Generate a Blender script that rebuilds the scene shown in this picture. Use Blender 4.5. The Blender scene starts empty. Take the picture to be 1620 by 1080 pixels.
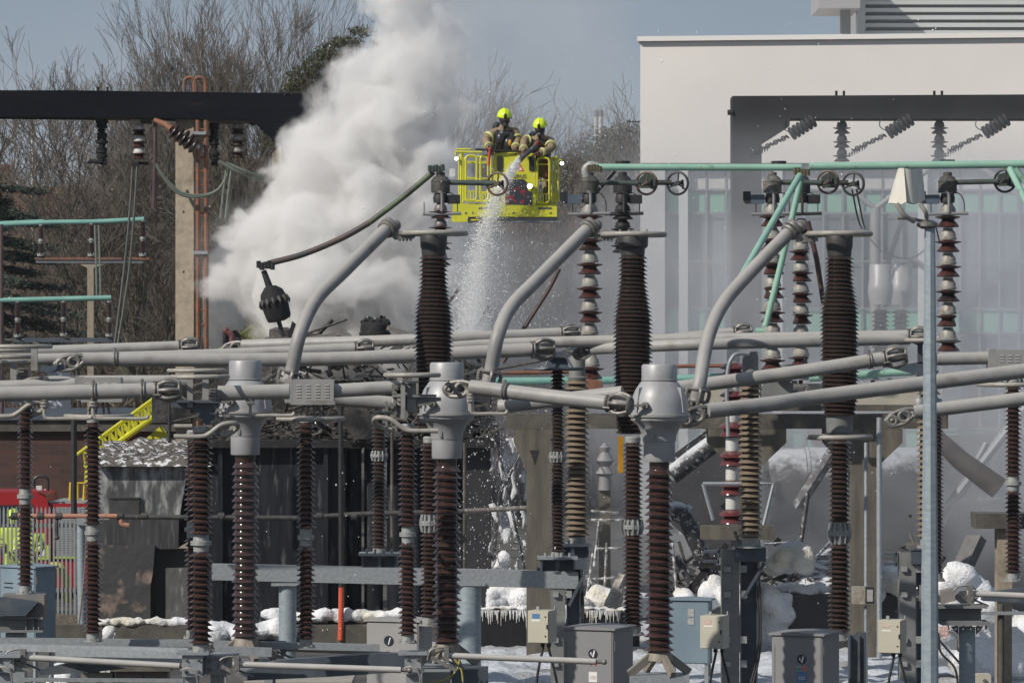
import bpy, bmesh, math, random
from mathutils import Vector, Matrix, noise
R = math.radians
S = bpy.context.scene
COL = S.collection
# ------------------------------------------------------------------ camera, world, sun, exposure
FPX, CAMH, HOR = 6600.0, 6.0, 540.0
cam = bpy.data.cameras.new('camera'); camo = bpy.data.objects.new('camera', cam); COL.objects.link(camo)
camo.location = (0, 0, CAMH); camo.rotation_euler = (R(90), 0, 0)
cam.sensor_width = 36; cam.lens = 36 * FPX / 1620; cam.clip_start = 1; cam.clip_end = 3000
S.camera = camo
S.view_settings.view_transform = 'Standard'; S.view_settings.look = 'None'
S.view_settings.exposure = 0.32; S.view_settings.gamma = 1
SUN_AZ, SUN_EL = 232, 36          # compass bearing of the sun seen from above (0 = +Y, 90 = +X)
sd = Vector((math.sin(R(SUN_AZ)) * math.cos(R(SUN_EL)), math.cos(R(SUN_AZ)) * math.cos(R(SUN_EL)), math.sin(R(SUN_EL))))
sun = bpy.data.lights.new('sun', 'SUN'); sun.energy = 3.3; sun.angle = R(0.6); sun.color = (1, .93, .84)
suno = bpy.data.objects.new('sun', sun); COL.objects.link(suno)
suno.rotation_euler = sd.to_track_quat('Z', 'Y').to_euler(); suno.location = (0, 0, 60)
W = bpy.data.worlds.new('World'); S.world = W; W.use_nodes = True
wn, wl = W.node_tree.nodes, W.node_tree.links
wn.clear()
wo = wn.new('ShaderNodeOutputWorld'); bg1 = wn.new('ShaderNodeBackground'); bg2 = wn.new('ShaderNodeBackground'); mx = wn.new('ShaderNodeMixShader')
sky = wn.new('ShaderNodeTexSky'); sky.sky_type = 'NISHITA'; sky.sun_disc = False
sky.sun_elevation = R(SUN_EL); sky.sun_rotation = R(SUN_AZ)
bg1.inputs[1].default_value = 0.07; wl.new(sky.outputs[0], bg1.inputs[0])
tc = wn.new('ShaderNodeTexCoord'); mp = wn.new('ShaderNodeMapping'); mp.inputs['Scale'].default_value = (3, 3, 9)
nz = wn.new('ShaderNodeTexNoise'); nz.inputs['Scale'].default_value = 2.2; nz.inputs['Detail'].default_value = 6
cr = wn.new('ShaderNodeValToRGB'); cr.color_ramp.elements[0].position = .32; cr.color_ramp.elements[0].color = (.178, .222, .292, 1)
cr.color_ramp.elements[1].position = .72; cr.color_ramp.elements[1].color = (.262, .302, .362, 1)
wl.new(tc.outputs['Generated'], mp.inputs[0]); wl.new(mp.outputs[0], nz.inputs[0]); wl.new(nz.outputs[0], cr.inputs[0]); wl.new(cr.outputs[0], bg2.inputs[0])
bg2.inputs[1].default_value = 1.0
mx.inputs[0].default_value = .85
wl.new(bg1.outputs[0], mx.inputs[1]); wl.new(bg2.outputs[0], mx.inputs[2]); wl.new(mx.outputs[0], wo.inputs[0])
cy = S.cycles
cy.use_denoising = True; cy.use_adaptive_sampling = True; cy.adaptive_threshold = 0.012; cy.volume_bounces = 5; cy.max_bounces = 8; cy.diffuse_bounces = 3; cy.glossy_bounces = 3
cy.volume_step_rate = 1.0; cy.volume_max_steps = 128; cy.transparent_max_bounces = 12
cy.caustics_reflective = False; cy.caustics_refractive = False

def P(px, py, Y): return Vector(((px - 810) * Y / FPX, Y, CAMH - (py - HOR) * Y / FPX))
def s(Y): return Y / FPX
def GY(py): return FPX * CAMH / (py - HOR)      # distance at which flat ground shows at that picture row

# ------------------------------------------------------------------ materials
MATS = {}
def mat(name, c1, c2=None, rough=.6, metal=0, sc=6, detail=6, lo=.35, hi=.65, bump=0, bsc=None, spec=None, stretch=(1, 1, 1), top=None, toplo=.5, tophi=.75, emit=None, coat=0, c3=None, sc3=1.2, lo3=.5, hi3=.6, topn=0):
    if name in MATS: return MATS[name]
    m = bpy.data.materials.new(name); m.use_nodes = True
    N, L = m.node_tree.nodes, m.node_tree.links
    b = N['Principled BSDF']; b.inputs['Roughness'].default_value = rough; b.inputs['Metallic'].default_value = metal
    if spec is not None: b.inputs['Specular IOR Level'].default_value = spec
    b.inputs['Coat Weight'].default_value = coat
    geo = N.new('ShaderNodeNewGeometry'); mpn = N.new('ShaderNodeMapping'); mpn.inputs['Scale'].default_value = stretch
    L.new(geo.outputs['Position'], mpn.inputs[0])
    def nn(scale, d=detail, r=.6):
        n = N.new('ShaderNodeTexNoise'); n.inputs['Scale'].default_value = scale; n.inputs['Detail'].default_value = d
        n.inputs['Roughness'].default_value = r
        L.new(mpn.outputs[0], n.inputs[0]); return n
    def mr(src, a, z):
        r = N.new('ShaderNodeMapRange'); r.inputs[1].default_value = a; r.inputs[2].default_value = z; L.new(src, r.inputs[0]); return r.outputs[0]
    def mixc(f, A, B):
        x = N.new('ShaderNodeMix'); x.data_type = 'RGBA'; L.new(f, x.inputs[0])
        for i, v in ((6, A), (7, B)):
            if isinstance(v, tuple): x.inputs[i].default_value = (*v, 1)
            else: L.new(v, x.inputs[i])
        return x.outputs[2]
    col = c1
    if c2: col = mixc(mr(nn(sc).outputs[0], lo, hi), c1, c2)
    if c3: col = mixc(mr(nn(sc3).outputs[0], lo3, hi3), col, c3)
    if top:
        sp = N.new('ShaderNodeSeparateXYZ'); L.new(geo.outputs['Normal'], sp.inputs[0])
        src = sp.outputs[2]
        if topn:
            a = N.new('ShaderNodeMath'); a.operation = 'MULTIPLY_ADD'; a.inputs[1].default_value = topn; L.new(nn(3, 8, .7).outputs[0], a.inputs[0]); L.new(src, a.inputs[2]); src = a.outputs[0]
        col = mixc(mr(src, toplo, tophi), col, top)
    if isinstance(col, tuple): b.inputs['Base Color'].default_value = (*col, 1)
    else: L.new(col, b.inputs['Base Color'])
    if bump:
        bp = N.new('ShaderNodeBump'); bp.inputs['Strength'].default_value = 1; bp.inputs['Distance'].default_value = bump
        L.new(nn(bsc or sc * 3).outputs[0], bp.inputs['Height']); L.new(bp.outputs[0], b.inputs['Normal'])
    if emit:
        b.inputs['Emission Color'].default_value = (*emit[0], 1); b.inputs['Emission Strength'].default_value = emit[1]
    MATS[name] = m; return m
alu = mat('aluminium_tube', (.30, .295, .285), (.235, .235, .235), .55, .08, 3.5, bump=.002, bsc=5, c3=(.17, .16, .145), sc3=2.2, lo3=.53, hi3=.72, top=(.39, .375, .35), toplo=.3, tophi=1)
cast = mat('cast_aluminium', (.24, .23, .21), (.14, .135, .13), .5, .35, 14, bump=.004, bsc=30)
dome = mat('painted_dome', (.36, .365, .37), (.30, .305, .32), .45, .1, 1.5, bump=.002, bsc=4, c3=(.26, .25, .24), sc3=3, lo3=.55, hi3=.75)
galv = mat('galvanised_steel', (.35, .37, .385), (.24, .265, .285), .5, .3, 18, lo=.3, hi=.7)
galvpole = mat('galvanised_pole', (.33, .38, .41), (.21, .265, .30), .55, .2, 4, lo=.3, hi=.7, stretch=(2, 2, 5))
slate = mat('slate_steel', (.085, .105, .13), (.055, .07, .09), .5, .2, 5, lo=.3, hi=.7, c3=(.16, .16, .15), sc3=2, lo3=.55, hi3=.75)
greyst = mat('grey_channel', (.21, .215, .21), (.15, .155, .155), .6, .1, 3)
flangem = mat('flange_grey', (.36, .37, .36), (.25, .26, .255), .55, .2, 20, c3=(.2, .15, .1), sc3=5, lo3=.6, hi3=.75)
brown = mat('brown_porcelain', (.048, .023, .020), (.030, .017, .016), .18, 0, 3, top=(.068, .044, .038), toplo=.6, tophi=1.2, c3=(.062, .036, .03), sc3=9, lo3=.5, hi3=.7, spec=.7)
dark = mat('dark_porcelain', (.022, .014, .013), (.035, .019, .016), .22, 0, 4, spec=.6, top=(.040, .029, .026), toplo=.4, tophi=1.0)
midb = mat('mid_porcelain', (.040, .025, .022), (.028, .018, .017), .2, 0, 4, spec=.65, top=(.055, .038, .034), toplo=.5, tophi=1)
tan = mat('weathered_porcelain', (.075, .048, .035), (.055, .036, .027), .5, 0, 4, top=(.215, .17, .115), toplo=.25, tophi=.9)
cone = mat('cone_porcelain', (.078, .029, .025), (.050, .022, .020), .2, 0, 5, spec=.6, c3=(.02, .016, .015), sc3=3, lo3=.52, hi3=.62)
conecap = mat('insulator_cap', (.33, .32, .29), (.22, .22, .205), .55, .1, 12, c3=(.22, .15, .09), sc3=10, lo3=.56, hi3=.66)
redcone = mat('red_porcelain', (.13, .03, .03), (.09, .025, .025), .15, 0, 3, spec=.7)
whitecap = mat('white_cap', (.62, .62, .60), (.5, .5, .48), .5, 0, 12, c3=(.2, .16, .12), sc3=8, lo3=.6, hi3=.7)
char = mat('charred', (.006, .0065, .008), (.014, .014, .016), .85, 0, 4, bump=.02, bsc=8, c3=(.06, .06, .062), sc3=6, lo3=.6, hi3=.75)
charbeam = mat('charred_beam', (.0045, .006, .010), (.008, .009, .013), .9, 0, 1.5, stretch=(.25, 1, 1), bump=.01, bsc=9, c3=(.03, .022, .02), sc3=3, lo3=.66, hi3=.74, spec=.12)
green = mat('green_tube', (.27, .46, .36), (.22, .39, .31), .45, 0, 2, c3=(.12, .17, .1), sc3=5, lo3=.62, hi3=.75)
green2 = mat('teal_tube', (.19, .39, .33), (.15, .31, .27), .5, 0, 2)
dgreen = mat('dark_green_arm', (.06, .085, .07), (.035, .045, .04), .5, 0, 5)
conc = mat('concrete', (.34, .29, .225), (.26, .22, .17), .9, 0, 9, bump=.01, bsc=30, c3=(.13, .12, .09), sc3=1.4, lo3=.55, hi3=.7)
concd = mat('sooty_concrete', (.11, .10, .085), (.065, .06, .052), .9, 0, 3, bump=.012, bsc=20, c3=(.2, .17, .13), sc3=1.6, lo3=.58, hi3=.7)
concs = mat('stained_concrete', (.14, .125, .10), (.075, .068, .056), .9, 0, 2.5, bump=.012, bsc=20, stretch=(2, 2, .4))
cream = mat('cream_steel', (.42, .40, .33), (.34, .32, .27), .6, 0, 2, c3=(.24, .17, .1), sc3=4, lo3=.62, hi3=.75)
rust = mat('rusty_steel', (.24, .10, .055), (.15, .07, .045), .75, 0, 8, c3=(.1, .085, .08), sc3=4, lo3=.52, hi3=.66)
black = mat('black_part', (.014, .015, .017), (.025, .025, .027), .5, 0, 6)
bluebox = mat('blue_grey_box', (.085, .115, .15), (.07, .095, .125), .5, 0, 5)
cabg = mat('cabinet_grey', (.235, .235, .24), (.215, .215, .22), .5, .05, 1.5, c3=(.19, .18, .17), sc3=1.5, lo3=.6, hi3=.8)
cabb = mat('cabinet_blue', (.20, .27, .32), (.155, .215, .265), .6, 0, 2, c3=(.25, .2, .14), sc3=7, lo3=.64, hi3=.74, stretch=(1, 1, .5))
boxc = mat('cream_box', (.50, .475, .38), (.46, .44, .36), .5, 0, 2)
foamm = mat('foam_white', (.78, .79, .80), (.70, .72, .76), .85, 0, 2, c3=(.62, .56, .40), sc3=.8, lo3=.5, hi3=.72, bump=.05, bsc=16)
yel = mat('basket_yellow', (.60, .60, .035), (.52, .52, .04), .45, 0, 2, c3=(.36, .36, .05), sc3=5, lo3=.62, hi3=.8)
red = mat('fire_red', (.34, .012, .018), (.28, .012, .016), .35, 0, 2)
glassd = mat('dark_glass', (.02, .025, .03), None, .1)

# ------------------------------------------------------------------ mesh builder
def frame(d):
    d = d.normalized(); u = Vector((0, 0, 1)) if abs(d.z) < .95 else Vector((1, 0, 0))
    a = d.cross(u).normalized(); return a, d.cross(a).normalized()
class MB:
    def __init__(self): self.v = []; self.f = []
    def add(self, vs, fs):
        o = len(self.v); self.v += [Vector(x) for x in vs]; self.f += [tuple(i + o for i in f) for f in fs]; return self
    def box(self, a, b):
        x0, y0, z0 = a; x1, y1, z1 = b
        return self.add([(x0, y0, z0), (x1, y0, z0), (x1, y1, z0), (x0, y1, z0), (x0, y0, z1), (x1, y0, z1), (x1, y1, z1), (x0, y1, z1)],
                        [(0, 3, 2, 1), (4, 5, 6, 7), (0, 1, 5, 4), (1, 2, 6, 5), (2, 3, 7, 6), (3, 0, 4, 7)])
    def pbox(self, px0, py0, px1, py1, Y, depth, bev=0):
        a = P(px0, py1, Y); b = P(px1, py0, Y)
        if bev:
            q = bev; x0, x1, z0, z1 = a.x, b.x, a.z, b.z
            ring = [(x0 + q, z0), (x1 - q, z0), (x1, z0 + q), (x1, z1 - q), (x1 - q, z1), (x0 + q, z1), (x0, z1 - q), (x0, z0 + q)]
            return self.prism([(x, Y, z) for x, z in ring], Vector((0, depth, 0)))
        return self.box((a.x, Y, a.z), (b.x, Y + depth, b.z))
    def prism(self, pts, ext):
        n = len(pts); p = [Vector(x) for x in pts]
        return self.add(p + [q + ext for q in p], [tuple(range(n))[::-1], tuple(range(n, 2 * n))] + [(i, (i + 1) % n, n + (i + 1) % n, n + i) for i in range(n)])
    def pprism(self, pts, Y, depth): return self.prism([P(x, y, Y) for x, y in pts], Vector((0, depth, 0)))
    def tube(self, pts, r, n=12, cap=True):
        pts = [Vector(p) for p in pts]
        rr = r if isinstance(r, (list, tuple)) else [r] * len(pts)
        vs = []; fs = []; a = None
        for i, p in enumerate(pts):
            t = (pts[min(i + 1, len(pts) - 1)] - pts[max(i - 1, 0)]).normalized()
            if a is None: a, b = frame(t)
            else:
                a = (a - t * a.dot(t)).normalized(); b = t.cross(a).normalized()
            for k in range(n):
                w = 2 * math.pi * k / n; vs.append(p + (a * math.cos(w) + b * math.sin(w)) * rr[i])
        for i in range(len(pts) - 1):
            for k in range(n):
                q = i * n; k2 = (k + 1) % n; fs.append((q + k, q + k2, q + n + k2, q + n + k))
        if cap: fs += [tuple(range(n))[::-1], tuple(range(len(vs) - n, len(vs)))]
        return self.add(vs, fs)
    def lathe(self, prof, c, n=24, axis=Vector((0, 0, 1))):
        """prof: (radius, height) from bottom to top, about the axis through c"""
        axis = axis.normalized()
        if abs(axis.z) > .999: a, b = Vector((1, 0, 0)), Vector((0, 1, 0))
        else: a, b = frame(axis)
        c = Vector(c); vs = []; fs = []
        for r, h in prof:
            for k in range(n):
                w = 2 * math.pi * k / n; vs.append(c + axis * h + (a * math.cos(w) + b * math.sin(w)) * max(r, 1e-4))
        for i in range(len(prof) - 1):
            for k in range(n):
                q = i * n; k2 = (k + 1) % n; fs.append((q + k, q + k2, q + n + k2, q + n + k))
        fs += [tuple(range(n))[::-1], tuple(range(len(vs) - n, len(vs)))]
        return self.add(vs, fs)
    def torus(self, c, Rr, r, axis=Vector((0, 0, 1)), n=40, m=8, sx=1.0):
        a, b = (Vector((1, 0, 0)), Vector((0, 1, 0))) if abs(axis.z) > .99 else frame(axis)
        ax = axis.normalized(); c = Vector(c); vs = []; fs = []
        for i in range(n):
            w = 2 * math.pi * i / n; d = (a * math.cos(w) * sx + b * math.sin(w)); dn = d.normalized()
            for k in range(m):
                q = 2 * math.pi * k / m; vs.append(c + d * Rr + (dn * math.cos(q) + ax * math.sin(q)) * r)
        for i in range(n):
            for k in range(m):
                i2 = (i + 1) % n; k2 = (k + 1) % m; fs.append((i * m + k, i * m + k2, i2 * m + k2, i2 * m + k))
        return self.add(vs, fs)
    def ball(self, c, r, n=10, sq=(1, 1, 1)):
        prof = [(r * math.cos(t), r * math.sin(t)) for t in [(-.5 + i / (n - 1)) * math.pi for i in range(n)]]
        o = len(self.v); self.lathe(prof, (0, 0, 0), n + 2)
        for i in range(o, len(self.v)):
            q = self.v[i]; self.v[i] = Vector((q.x * sq[0], q.y * sq[1], q.z * sq[2])) + Vector(c)
        return self
    def jitter(self, amt, sc=3):
        for i, v in enumerate(self.v): self.v[i] = v + noise.noise_vector(v * sc) * amt
        return self
    def islands(self):
        par = list(range(len(self.v)))
        def find(i):
            while par[i] != i: par[i] = par[par[i]]; i = par[i]
            return i
        for f in self.f:
            a = find(f[0])
            for q in f[1:]: par[find(q)] = a
        d = {}
        for f in self.f: d.setdefault(find(f[0]), []).append(f)
        out = []
        for fs in d.values():
            mp_ = {}; b = MB()
            for f in fs:
                for q in f:
                    if q not in mp_: mp_[q] = len(b.v); b.v.append(self.v[q])
            b.f = [tuple(mp_[q] for q in f) for f in fs]; out.append(b)
        return out
    def build(self, name, m, parent=None, smooth=True, ang=38, one=False):
        if name in SPLIT and parent is not None and not one:
            isl = self.islands()
            if 1 < len(isl) <= 40: return [b.build(name, m, parent, smooth, ang, True) for b in isl][0]
        me = bpy.data.meshes.new(name)
        off = PLOC[parent.name] if parent is not None else Vector((0, 0, 0))
        org = off
        if parent is None:
            xs = [v.x for v in self.v]; ys = [v.y for v in self.v]; zs = [v.z for v in self.v]
            org = Vector(((min(xs) + max(xs)) / 2, (min(ys) + max(ys)) / 2, min(zs)))
        me.from_pydata([v - org for v in self.v], [], self.f); me.update()
        o = bpy.data.objects.new(name, me); COL.objects.link(o)
        if smooth:
            me.polygons.foreach_set('use_smooth', [True] * len(me.polygons)); me.set_sharp_from_angle(angle=R(ang))
        if m: me.materials.append(m)
        if parent is not None:
            o.parent = parent
            if parent.type == 'MESH': pass
        else: o.location = org
        PLOC[o.name] = org if parent is None else off
        return o
PLOC = {}
SPLIT = {'under_plate', 'gear_plate', 'lifting_rib', 'guard_wire', 'bolt', 'cable_clip', 'saddle', 'rod', 'leg', 'rung', 'twin_cable', 'strut', 'ring_stand', 'tie_strip', 'fixing_plate', 'cable', 'mounting_lug', 'hinge', 'latch', 'levers', 'light_arm', 'side_rail', 'vent_slot', 'notice_plate', 'guard_rod', 'bolt_hole', 'wire', 'packer_row', 'reflective_band', 'clamp_ring', 'black_hand_rail', 'top_rail', 'rear_channel', 'front_plate', 'web_plates', 'pipe_joint', 'pipe_collar', 'louvre_slot', 'rail', 'tube_cap'}
def tag(o, label=None, cat=None, group=None, kind=None):
    if label: o['label'] = label
    if cat: o['category'] = cat
    if group: o['group'] = group
    if kind: o['kind'] = kind
    return o
def thing(name, label, cat, loc, group=None):
    o = bpy.data.objects.new(name, None); COL.objects.link(o); o.location = loc; o.empty_display_size = .2
    PLOC[o.name] = Vector(loc); return tag(o, label, cat, group)
def struct(o): o['kind'] = 'structure'; return o
def bez(pts, n=8):
    """Catmull-Rom through points"""
    pts = [Vector(p) for p in pts]; q = [pts[0] * 2 - pts[1]] + pts + [pts[-1] * 2 - pts[-2]]; out = []
    for i in range(1, len(q) - 2):
        for k in range(n):
            t = k / n; a, b, c, d = q[i - 1], q[i], q[i + 1], q[i + 2]
            out.append(.5 * ((2 * b) + (c - a) * t + (2 * a - 5 * b + 4 * c - d) * t * t + (3 * b - a - 3 * c + d) * t ** 3))
    out.append(pts[-1]); return out
def lump(name, balls, m, res=.12, disp=.06, dsc=1.6):
    """one smooth merged mass from metaballs"""
    nm = 'mb%d' % len(bpy.data.metaballs)
    mb = bpy.data.metaballs.new(nm + 'x'); mb.resolution = res; mb.threshold = .35
    o = bpy.data.objects.new(nm + 'x', mb); COL.objects.link(o)
    for c, r in balls:
        e = mb.elements.new(); e.co = c; e.radius = r * 1.5
    bpy.context.view_layer.update()
    me = bpy.data.meshes.new_from_object(o.evaluated_get(bpy.context.evaluated_depsgraph_get()))
    v = [x.co.copy() for x in me.vertices]; f = [tuple(p.vertices) for p in me.polygons]
    bpy.data.objects.remove(o); bpy.data.metaballs.remove(mb); bpy.data.meshes.remove(me)
    b = MB(); b.v = v; b.f = f
    for i, q in enumerate(b.v):
        b.v[i] = q + noise.noise_vector(q * dsc) * disp + noise.noise_vector(q * dsc * 3.3) * disp * .5
    return b.build(name, m, None, True, 180)
# ------------------------------------------------------------------ ground, sky-side setting
rnd = random.Random(4)
g = MB(); N0 = 60
xs = [-260 + 520 * i / N0 for i in range(N0 + 1)]; ys = [5 + 900 * (j / N0) ** 2 for j in range(N0 + 1)]
g.add([(x, y, 0) for y in ys for x in xs], [(j * (N0 + 1) + i, j * (N0 + 1) + i + 1, (j + 1) * (N0 + 1) + i + 1, (j + 1) * (N0 + 1) + i) for j in range(N0) for i in range(N0)])
struct(g.build('ground', mat('wet_gravel', (.12, .115, .105), (.07, .068, .064), .9, 0, 5, bump=.03, bsc=25, c3=(.05, .05, .05), sc3=.4)))

# brick materials
def brickmat(name, c1, c2, mortar, scale=1, bw=.23, bh=.075):
    m = bpy.data.materials.new(name); m.use_nodes = True; N, L = m.node_tree.nodes, m.node_tree.links; b = N['Principled BSDF']; b.inputs['Roughness'].default_value = .9
    t = N.new('ShaderNodeNewGeometry'); sp = N.new('ShaderNodeSeparateXYZ'); cb = N.new('ShaderNodeCombineXYZ'); a = N.new('ShaderNodeMath'); a.operation = 'ADD'
    L.new(t.outputs['Position'], sp.inputs[0]); L.new(sp.outputs[0], a.inputs[0]); L.new(sp.outputs[1], a.inputs[1]); L.new(a.outputs[0], cb.inputs[0]); L.new(sp.outputs[2], cb.inputs[1])
    k = N.new('ShaderNodeTexBrick'); k.inputs['Scale'].default_value = scale; k.inputs['Brick Width'].default_value = bw; k.inputs['Row Height'].default_value = bh
    k.inputs['Mortar Size'].default_value = .007; k.inputs['Color1'].default_value = (*c1, 1); k.inputs['Color2'].default_value = (*c2, 1); k.inputs['Mortar'].default_value = (*mortar, 1)
    L.new(cb.outputs[0], k.inputs[0]); L.new(k.outputs[0], b.inputs['Base Color']); return m
brick = brickmat('brick_wall', (.085, .040, .032), (.048, .028, .026), (.06, .052, .048), 1, .5, .155)
# brick control building, left
t = thing('brick_building', 'low dark brick building with flat grey roof edge behind the fire engine', 'building', P(60, 917, 106))
MB().box((-24, 106, 0), (P(300, 0, 106).x, 118, P(0, 682, 106).z)).build('wall', brick, t, False)
MB().box((-24.2, 105.8, P(0, 682, 106).z + .002), (P(300, 0, 106).x + .2, 118.2, P(0, 664, 106).z)).build('roof_edge', concd, t, False)
MB().box((-24.2, 105.7, P(0, 664, 106).z + .002), (P(300, 0, 106).x + .3, 118.3, P(0, 657, 106).z)).build('roof_trim', slate, t, False)
# white panel hut
t = thing('site_cabin', 'small white cabin standing behind the grey tubes at the left', 'cabin', P(86, 830, 124))
a, b = P(74, 655, 124), P(98, 545, 124)
MB().box((a.x, 124, 0), (b.x, 126.5, b.z)).build('wall', mat('cabin_white', (.60, .64, .70), (.55, .58, .64), .5, 0, 1), t, False)
MB().box((a.x - .05, 123.9, b.z + .002), (b.x + .05, 126.6, b.z + .1)).build('roof', cabg, t, False)
# brick houses with orange tiled roofs behind the trees
tile = mat('clay_tiles', (.20, .075, .045), (.12, .055, .04), .85, 0, 3, bump=.05, bsc=8)
brick2 = brickmat('house_brick', (.17, .08, .06), (.12, .065, .05), (.16, .14, .12), 1, .45, .15)
def house(px0, px1, eave, ridge, Y, label):
    t = thing('brick_house', label, 'house', P((px0 + px1) / 2, 800, Y) * 1, 'brick houses behind the winter trees'); t.location.z = 0; PLOC[t.name] = Vector((t.location.x, Y, 0))
    x0, x1 = P(px0, 0, Y).x, P(px1, 0, Y).x; ze, zr = P(0, eave, Y).z, P(0, ridge, Y).z; d = 9
    MB().box((x0, Y, 0), (x1, Y + d, ze)).build('wall', brick2, t, False)
    rf = MB().prism([(x0 - .3, Y - .4, ze + .01), (x0 - .3, Y + d + .4, ze + .01), (x0 - .3, Y + d / 2, zr)], Vector((x1 - x0 + .6, 0, 0))).build('roof', tile, t, False)
    MB().box((x0 + 1, Y + d / 2 - .4, zr - .5), (x0 + 2, Y + d / 2 + .4, zr + 1.1)).build('chimney', brick2, rf, False)
    n = max(1, int((x1 - x0) / 3.2))
    for k in range(n):
        for zz in (1.0, 3.8):
            if zz + 1.6 > ze: continue
            xc = x0 + (k + .5) * (x1 - x0) / n
            w = MB().box((xc - .6, Y - .03, zz), (xc + .6, Y + .02, zz + 1.3)).build('window', mat('house_glass', (.06, .07, .08), None, .15), t, False)
            f = MB()
            for q in (-.65, -.04, .57): f.box((xc + q, Y - .06, zz), (xc + q + .08, Y - .032, zz + 1.3))
            f.build('frame', whitecap, w, False)
house(-60, 150, 430, 290, 205, 'brick house with tiled roof behind the dark conifer at the left edge')
house(170, 300, 420, 310, 200, 'brick house behind the bare trees beside the tall concrete column')
house(318, 520, 380, 245, 210, 'brick house whose orange roof shows beside the smoke plume')
house(700, 1000, 500, 330, 215, 'brick house hidden in haze behind the firefighters')

# white building right
whitew = mat('white_render', (.79, .755, .715), (.75, .72, .685), .8, 0, .25, c3=(.70, .675, .65), sc3=.12, lo3=.45, hi3=.7)
YB = 130
t = thing('white_building', 'large white building with glazed lower front and green panels behind the smoke', 'building', P(1300, 845, YB)); t.location.z = 0; PLOC[t.name] = Vector(t.location)
xl = P(1013, 0, YB).x; zt = P(0, 66, YB).z; zb = P(0, 258, YB).z; XR = 24
MB().prism([(xl, YB, zb), (XR, YB, zb), (XR, YB, zt + .2), (xl, YB, zt)], Vector((2.2, 30, 0))).build('upper_wall', whitew, t, False)
MB().prism([(xl - .1, YB - .15, zt + .002), (XR, YB - .15, zt + .202), (XR, YB - .15, zt + .36), (xl - .1, YB - .15, zt + .15)], Vector((2.2, 30.3, 0))).build('parapet_trim', mat('trim_white', (.78, .76, .73), None, .7), t, False)
MB().prism([(xl, YB + .1, 0), (P(1052, 0, YB).x, YB + .1, 0), (P(1052, 0, YB).x, YB + .1, zb - .002), (xl, YB + .1, zb - .002)], Vector((2.0, 25, 0))).build('side_pier', mat('pale_grey_wall', (.52, .52, .52), (.47, .47, .48), .8, 0, .5), t, False)
x0 = P(1050, 0, YB).x
gl = mat('curtain_glass', (.035, .048, .06), (.14, .17, .19), .2, 0, .35, stretch=(.6, 1, .8), lo=.42, hi=.58)
MB().box((x0 + .002, YB + .5, 0), (XR, YB + 24, zb - .004)).build('glazing', gl, t, False)
gp = mat('green_panel', (.20, .43, .33), (.17, .37, .29), .5, 0, 1)
for k in range(19):
    u = P(1056 + k * 31 + 2, 0, YB).x; v = P(1056 + k * 31 + 29, 0, YB).x
    for (ya, yb) in ((304, 335), (490, 525), (680, 712)):
        MB().box((u, YB + .44, P(0, yb, YB).z), (v, YB + .498, P(0, ya, YB).z)).build('green_panel', gp, t, False)
MB().box((x0 + .01, YB + .4, P(0, 298, YB).z), (XR, YB + .46, P(0, 262, YB).z)).build('fascia_band', mat('pale_grey_wall', 0), t, False)
mu = MB()
for k in range(20):
    u = P(1056 + k * 31, 0, YB).x; mu.box((u - .03, YB + .36, 0), (u + .03, YB + .437, zb - .01))
for yy in (268, 300, 337, 413, 488, 527, 600, 678, 714): mu.box((x0, YB + .33, P(0, yy, YB).z - .022), (XR, YB + .357, P(0, yy, YB).z + .03))
mu.build('mullion_grid', mat('mullion_grey', (.20, .215, .225), None, .5), t, False)
# steel braces and big tube columns in front of the glazing
for k, px in enumerate((1385, 1640)):
    MB().tube([P(px - 95, 260, 128), P(px, 330, 128)], .09).tube([P(px + 95, 260, 128), P(px, 330, 128)], .09).tube([P(px, 330, 128), P(px, 845, 128)], .16).build('brace_post', cabg, t)
for px in (1075, 1225, 1455):
    MB().box((P(px, 0, 129.8).x, 130.15, 0), (P(px + 14, 0, 129.8).x, 130.4, zb - .006)).build('pale_column', mat('pale_col', (.55, .56, .57), None, .7), t, False)
# rooftop louvred plant room and flat canopy
lv = MB(); t2 = thing('rooftop_plant_room', 'grey louvred plant room rising above the white building', 'plant room', P(1500, 60, 138))
lx = P(1373, 0, 138).x; z0 = P(0, 66, 138).z
MB().box((lx, 138.2, z0), (XR + 3, 150, z0 + 6)).build('wall', mat('louvre_shade', (.25, .265, .27), None, .6), t2, False)
for k in range(24):
    zz = z0 + k * .25 - .02
    lv.add([(lx - .1, 138.05, zz), (XR + 3, 138.05, zz), (XR + 3, 138.29, zz + .20), (lx - .1, 138.29, zz + .20), (lx - .1, 138.05, zz + .13), (XR + 3, 138.05, zz + .13)], [(0, 1, 5, 4), (4, 5, 2, 3), (0, 4, 3)])
lv.build('louvres', mat('louvre', (.46, .48, .475), (.42, .44, .44), .55, .1, .5), t2, False)
MB().box((lx - .35, 137.9, z0), (lx - .1, 138.6, z0 + 6)).build('corner_trim', mat('louvre', 0), t2, False)
t3 = tag(MB().box((P(1295, 0, 136).x, 136, P(0, 13, 136).z), (lx - .42, 139.5, P(0, -60, 136).z)).build('rooftop_duct', mat('duct_grey', (.30, .30, .31), None, .6), None, False), 'pale grey duct end beside the louvred rooftop plant room', 'duct')
MB().box((P(1330, 0, 137).x, 136.8, zt + .2), (P(1345, 0, 137).x, 137.3, P(0, 13.1, 136).z)).build('duct_leg', cabg, t3, False)
# television aerial on the building's corner
t = thing('tv_aerial', 'small aerial with short cross rods fixed to the white building corner', 'aerial', P(1008, 200, 130.5))
MB().tube([P(991, 193, 130.4), P(1016, 193, 130.4)], .02, 6).build('boom', black, t)
for k in range(5): MB().tube([P(992 + k * 4.5, 190, 130.4), P(992 + k * 4.5, 197, 130.4)], .012, 5).build('rod', black, t)
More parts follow.
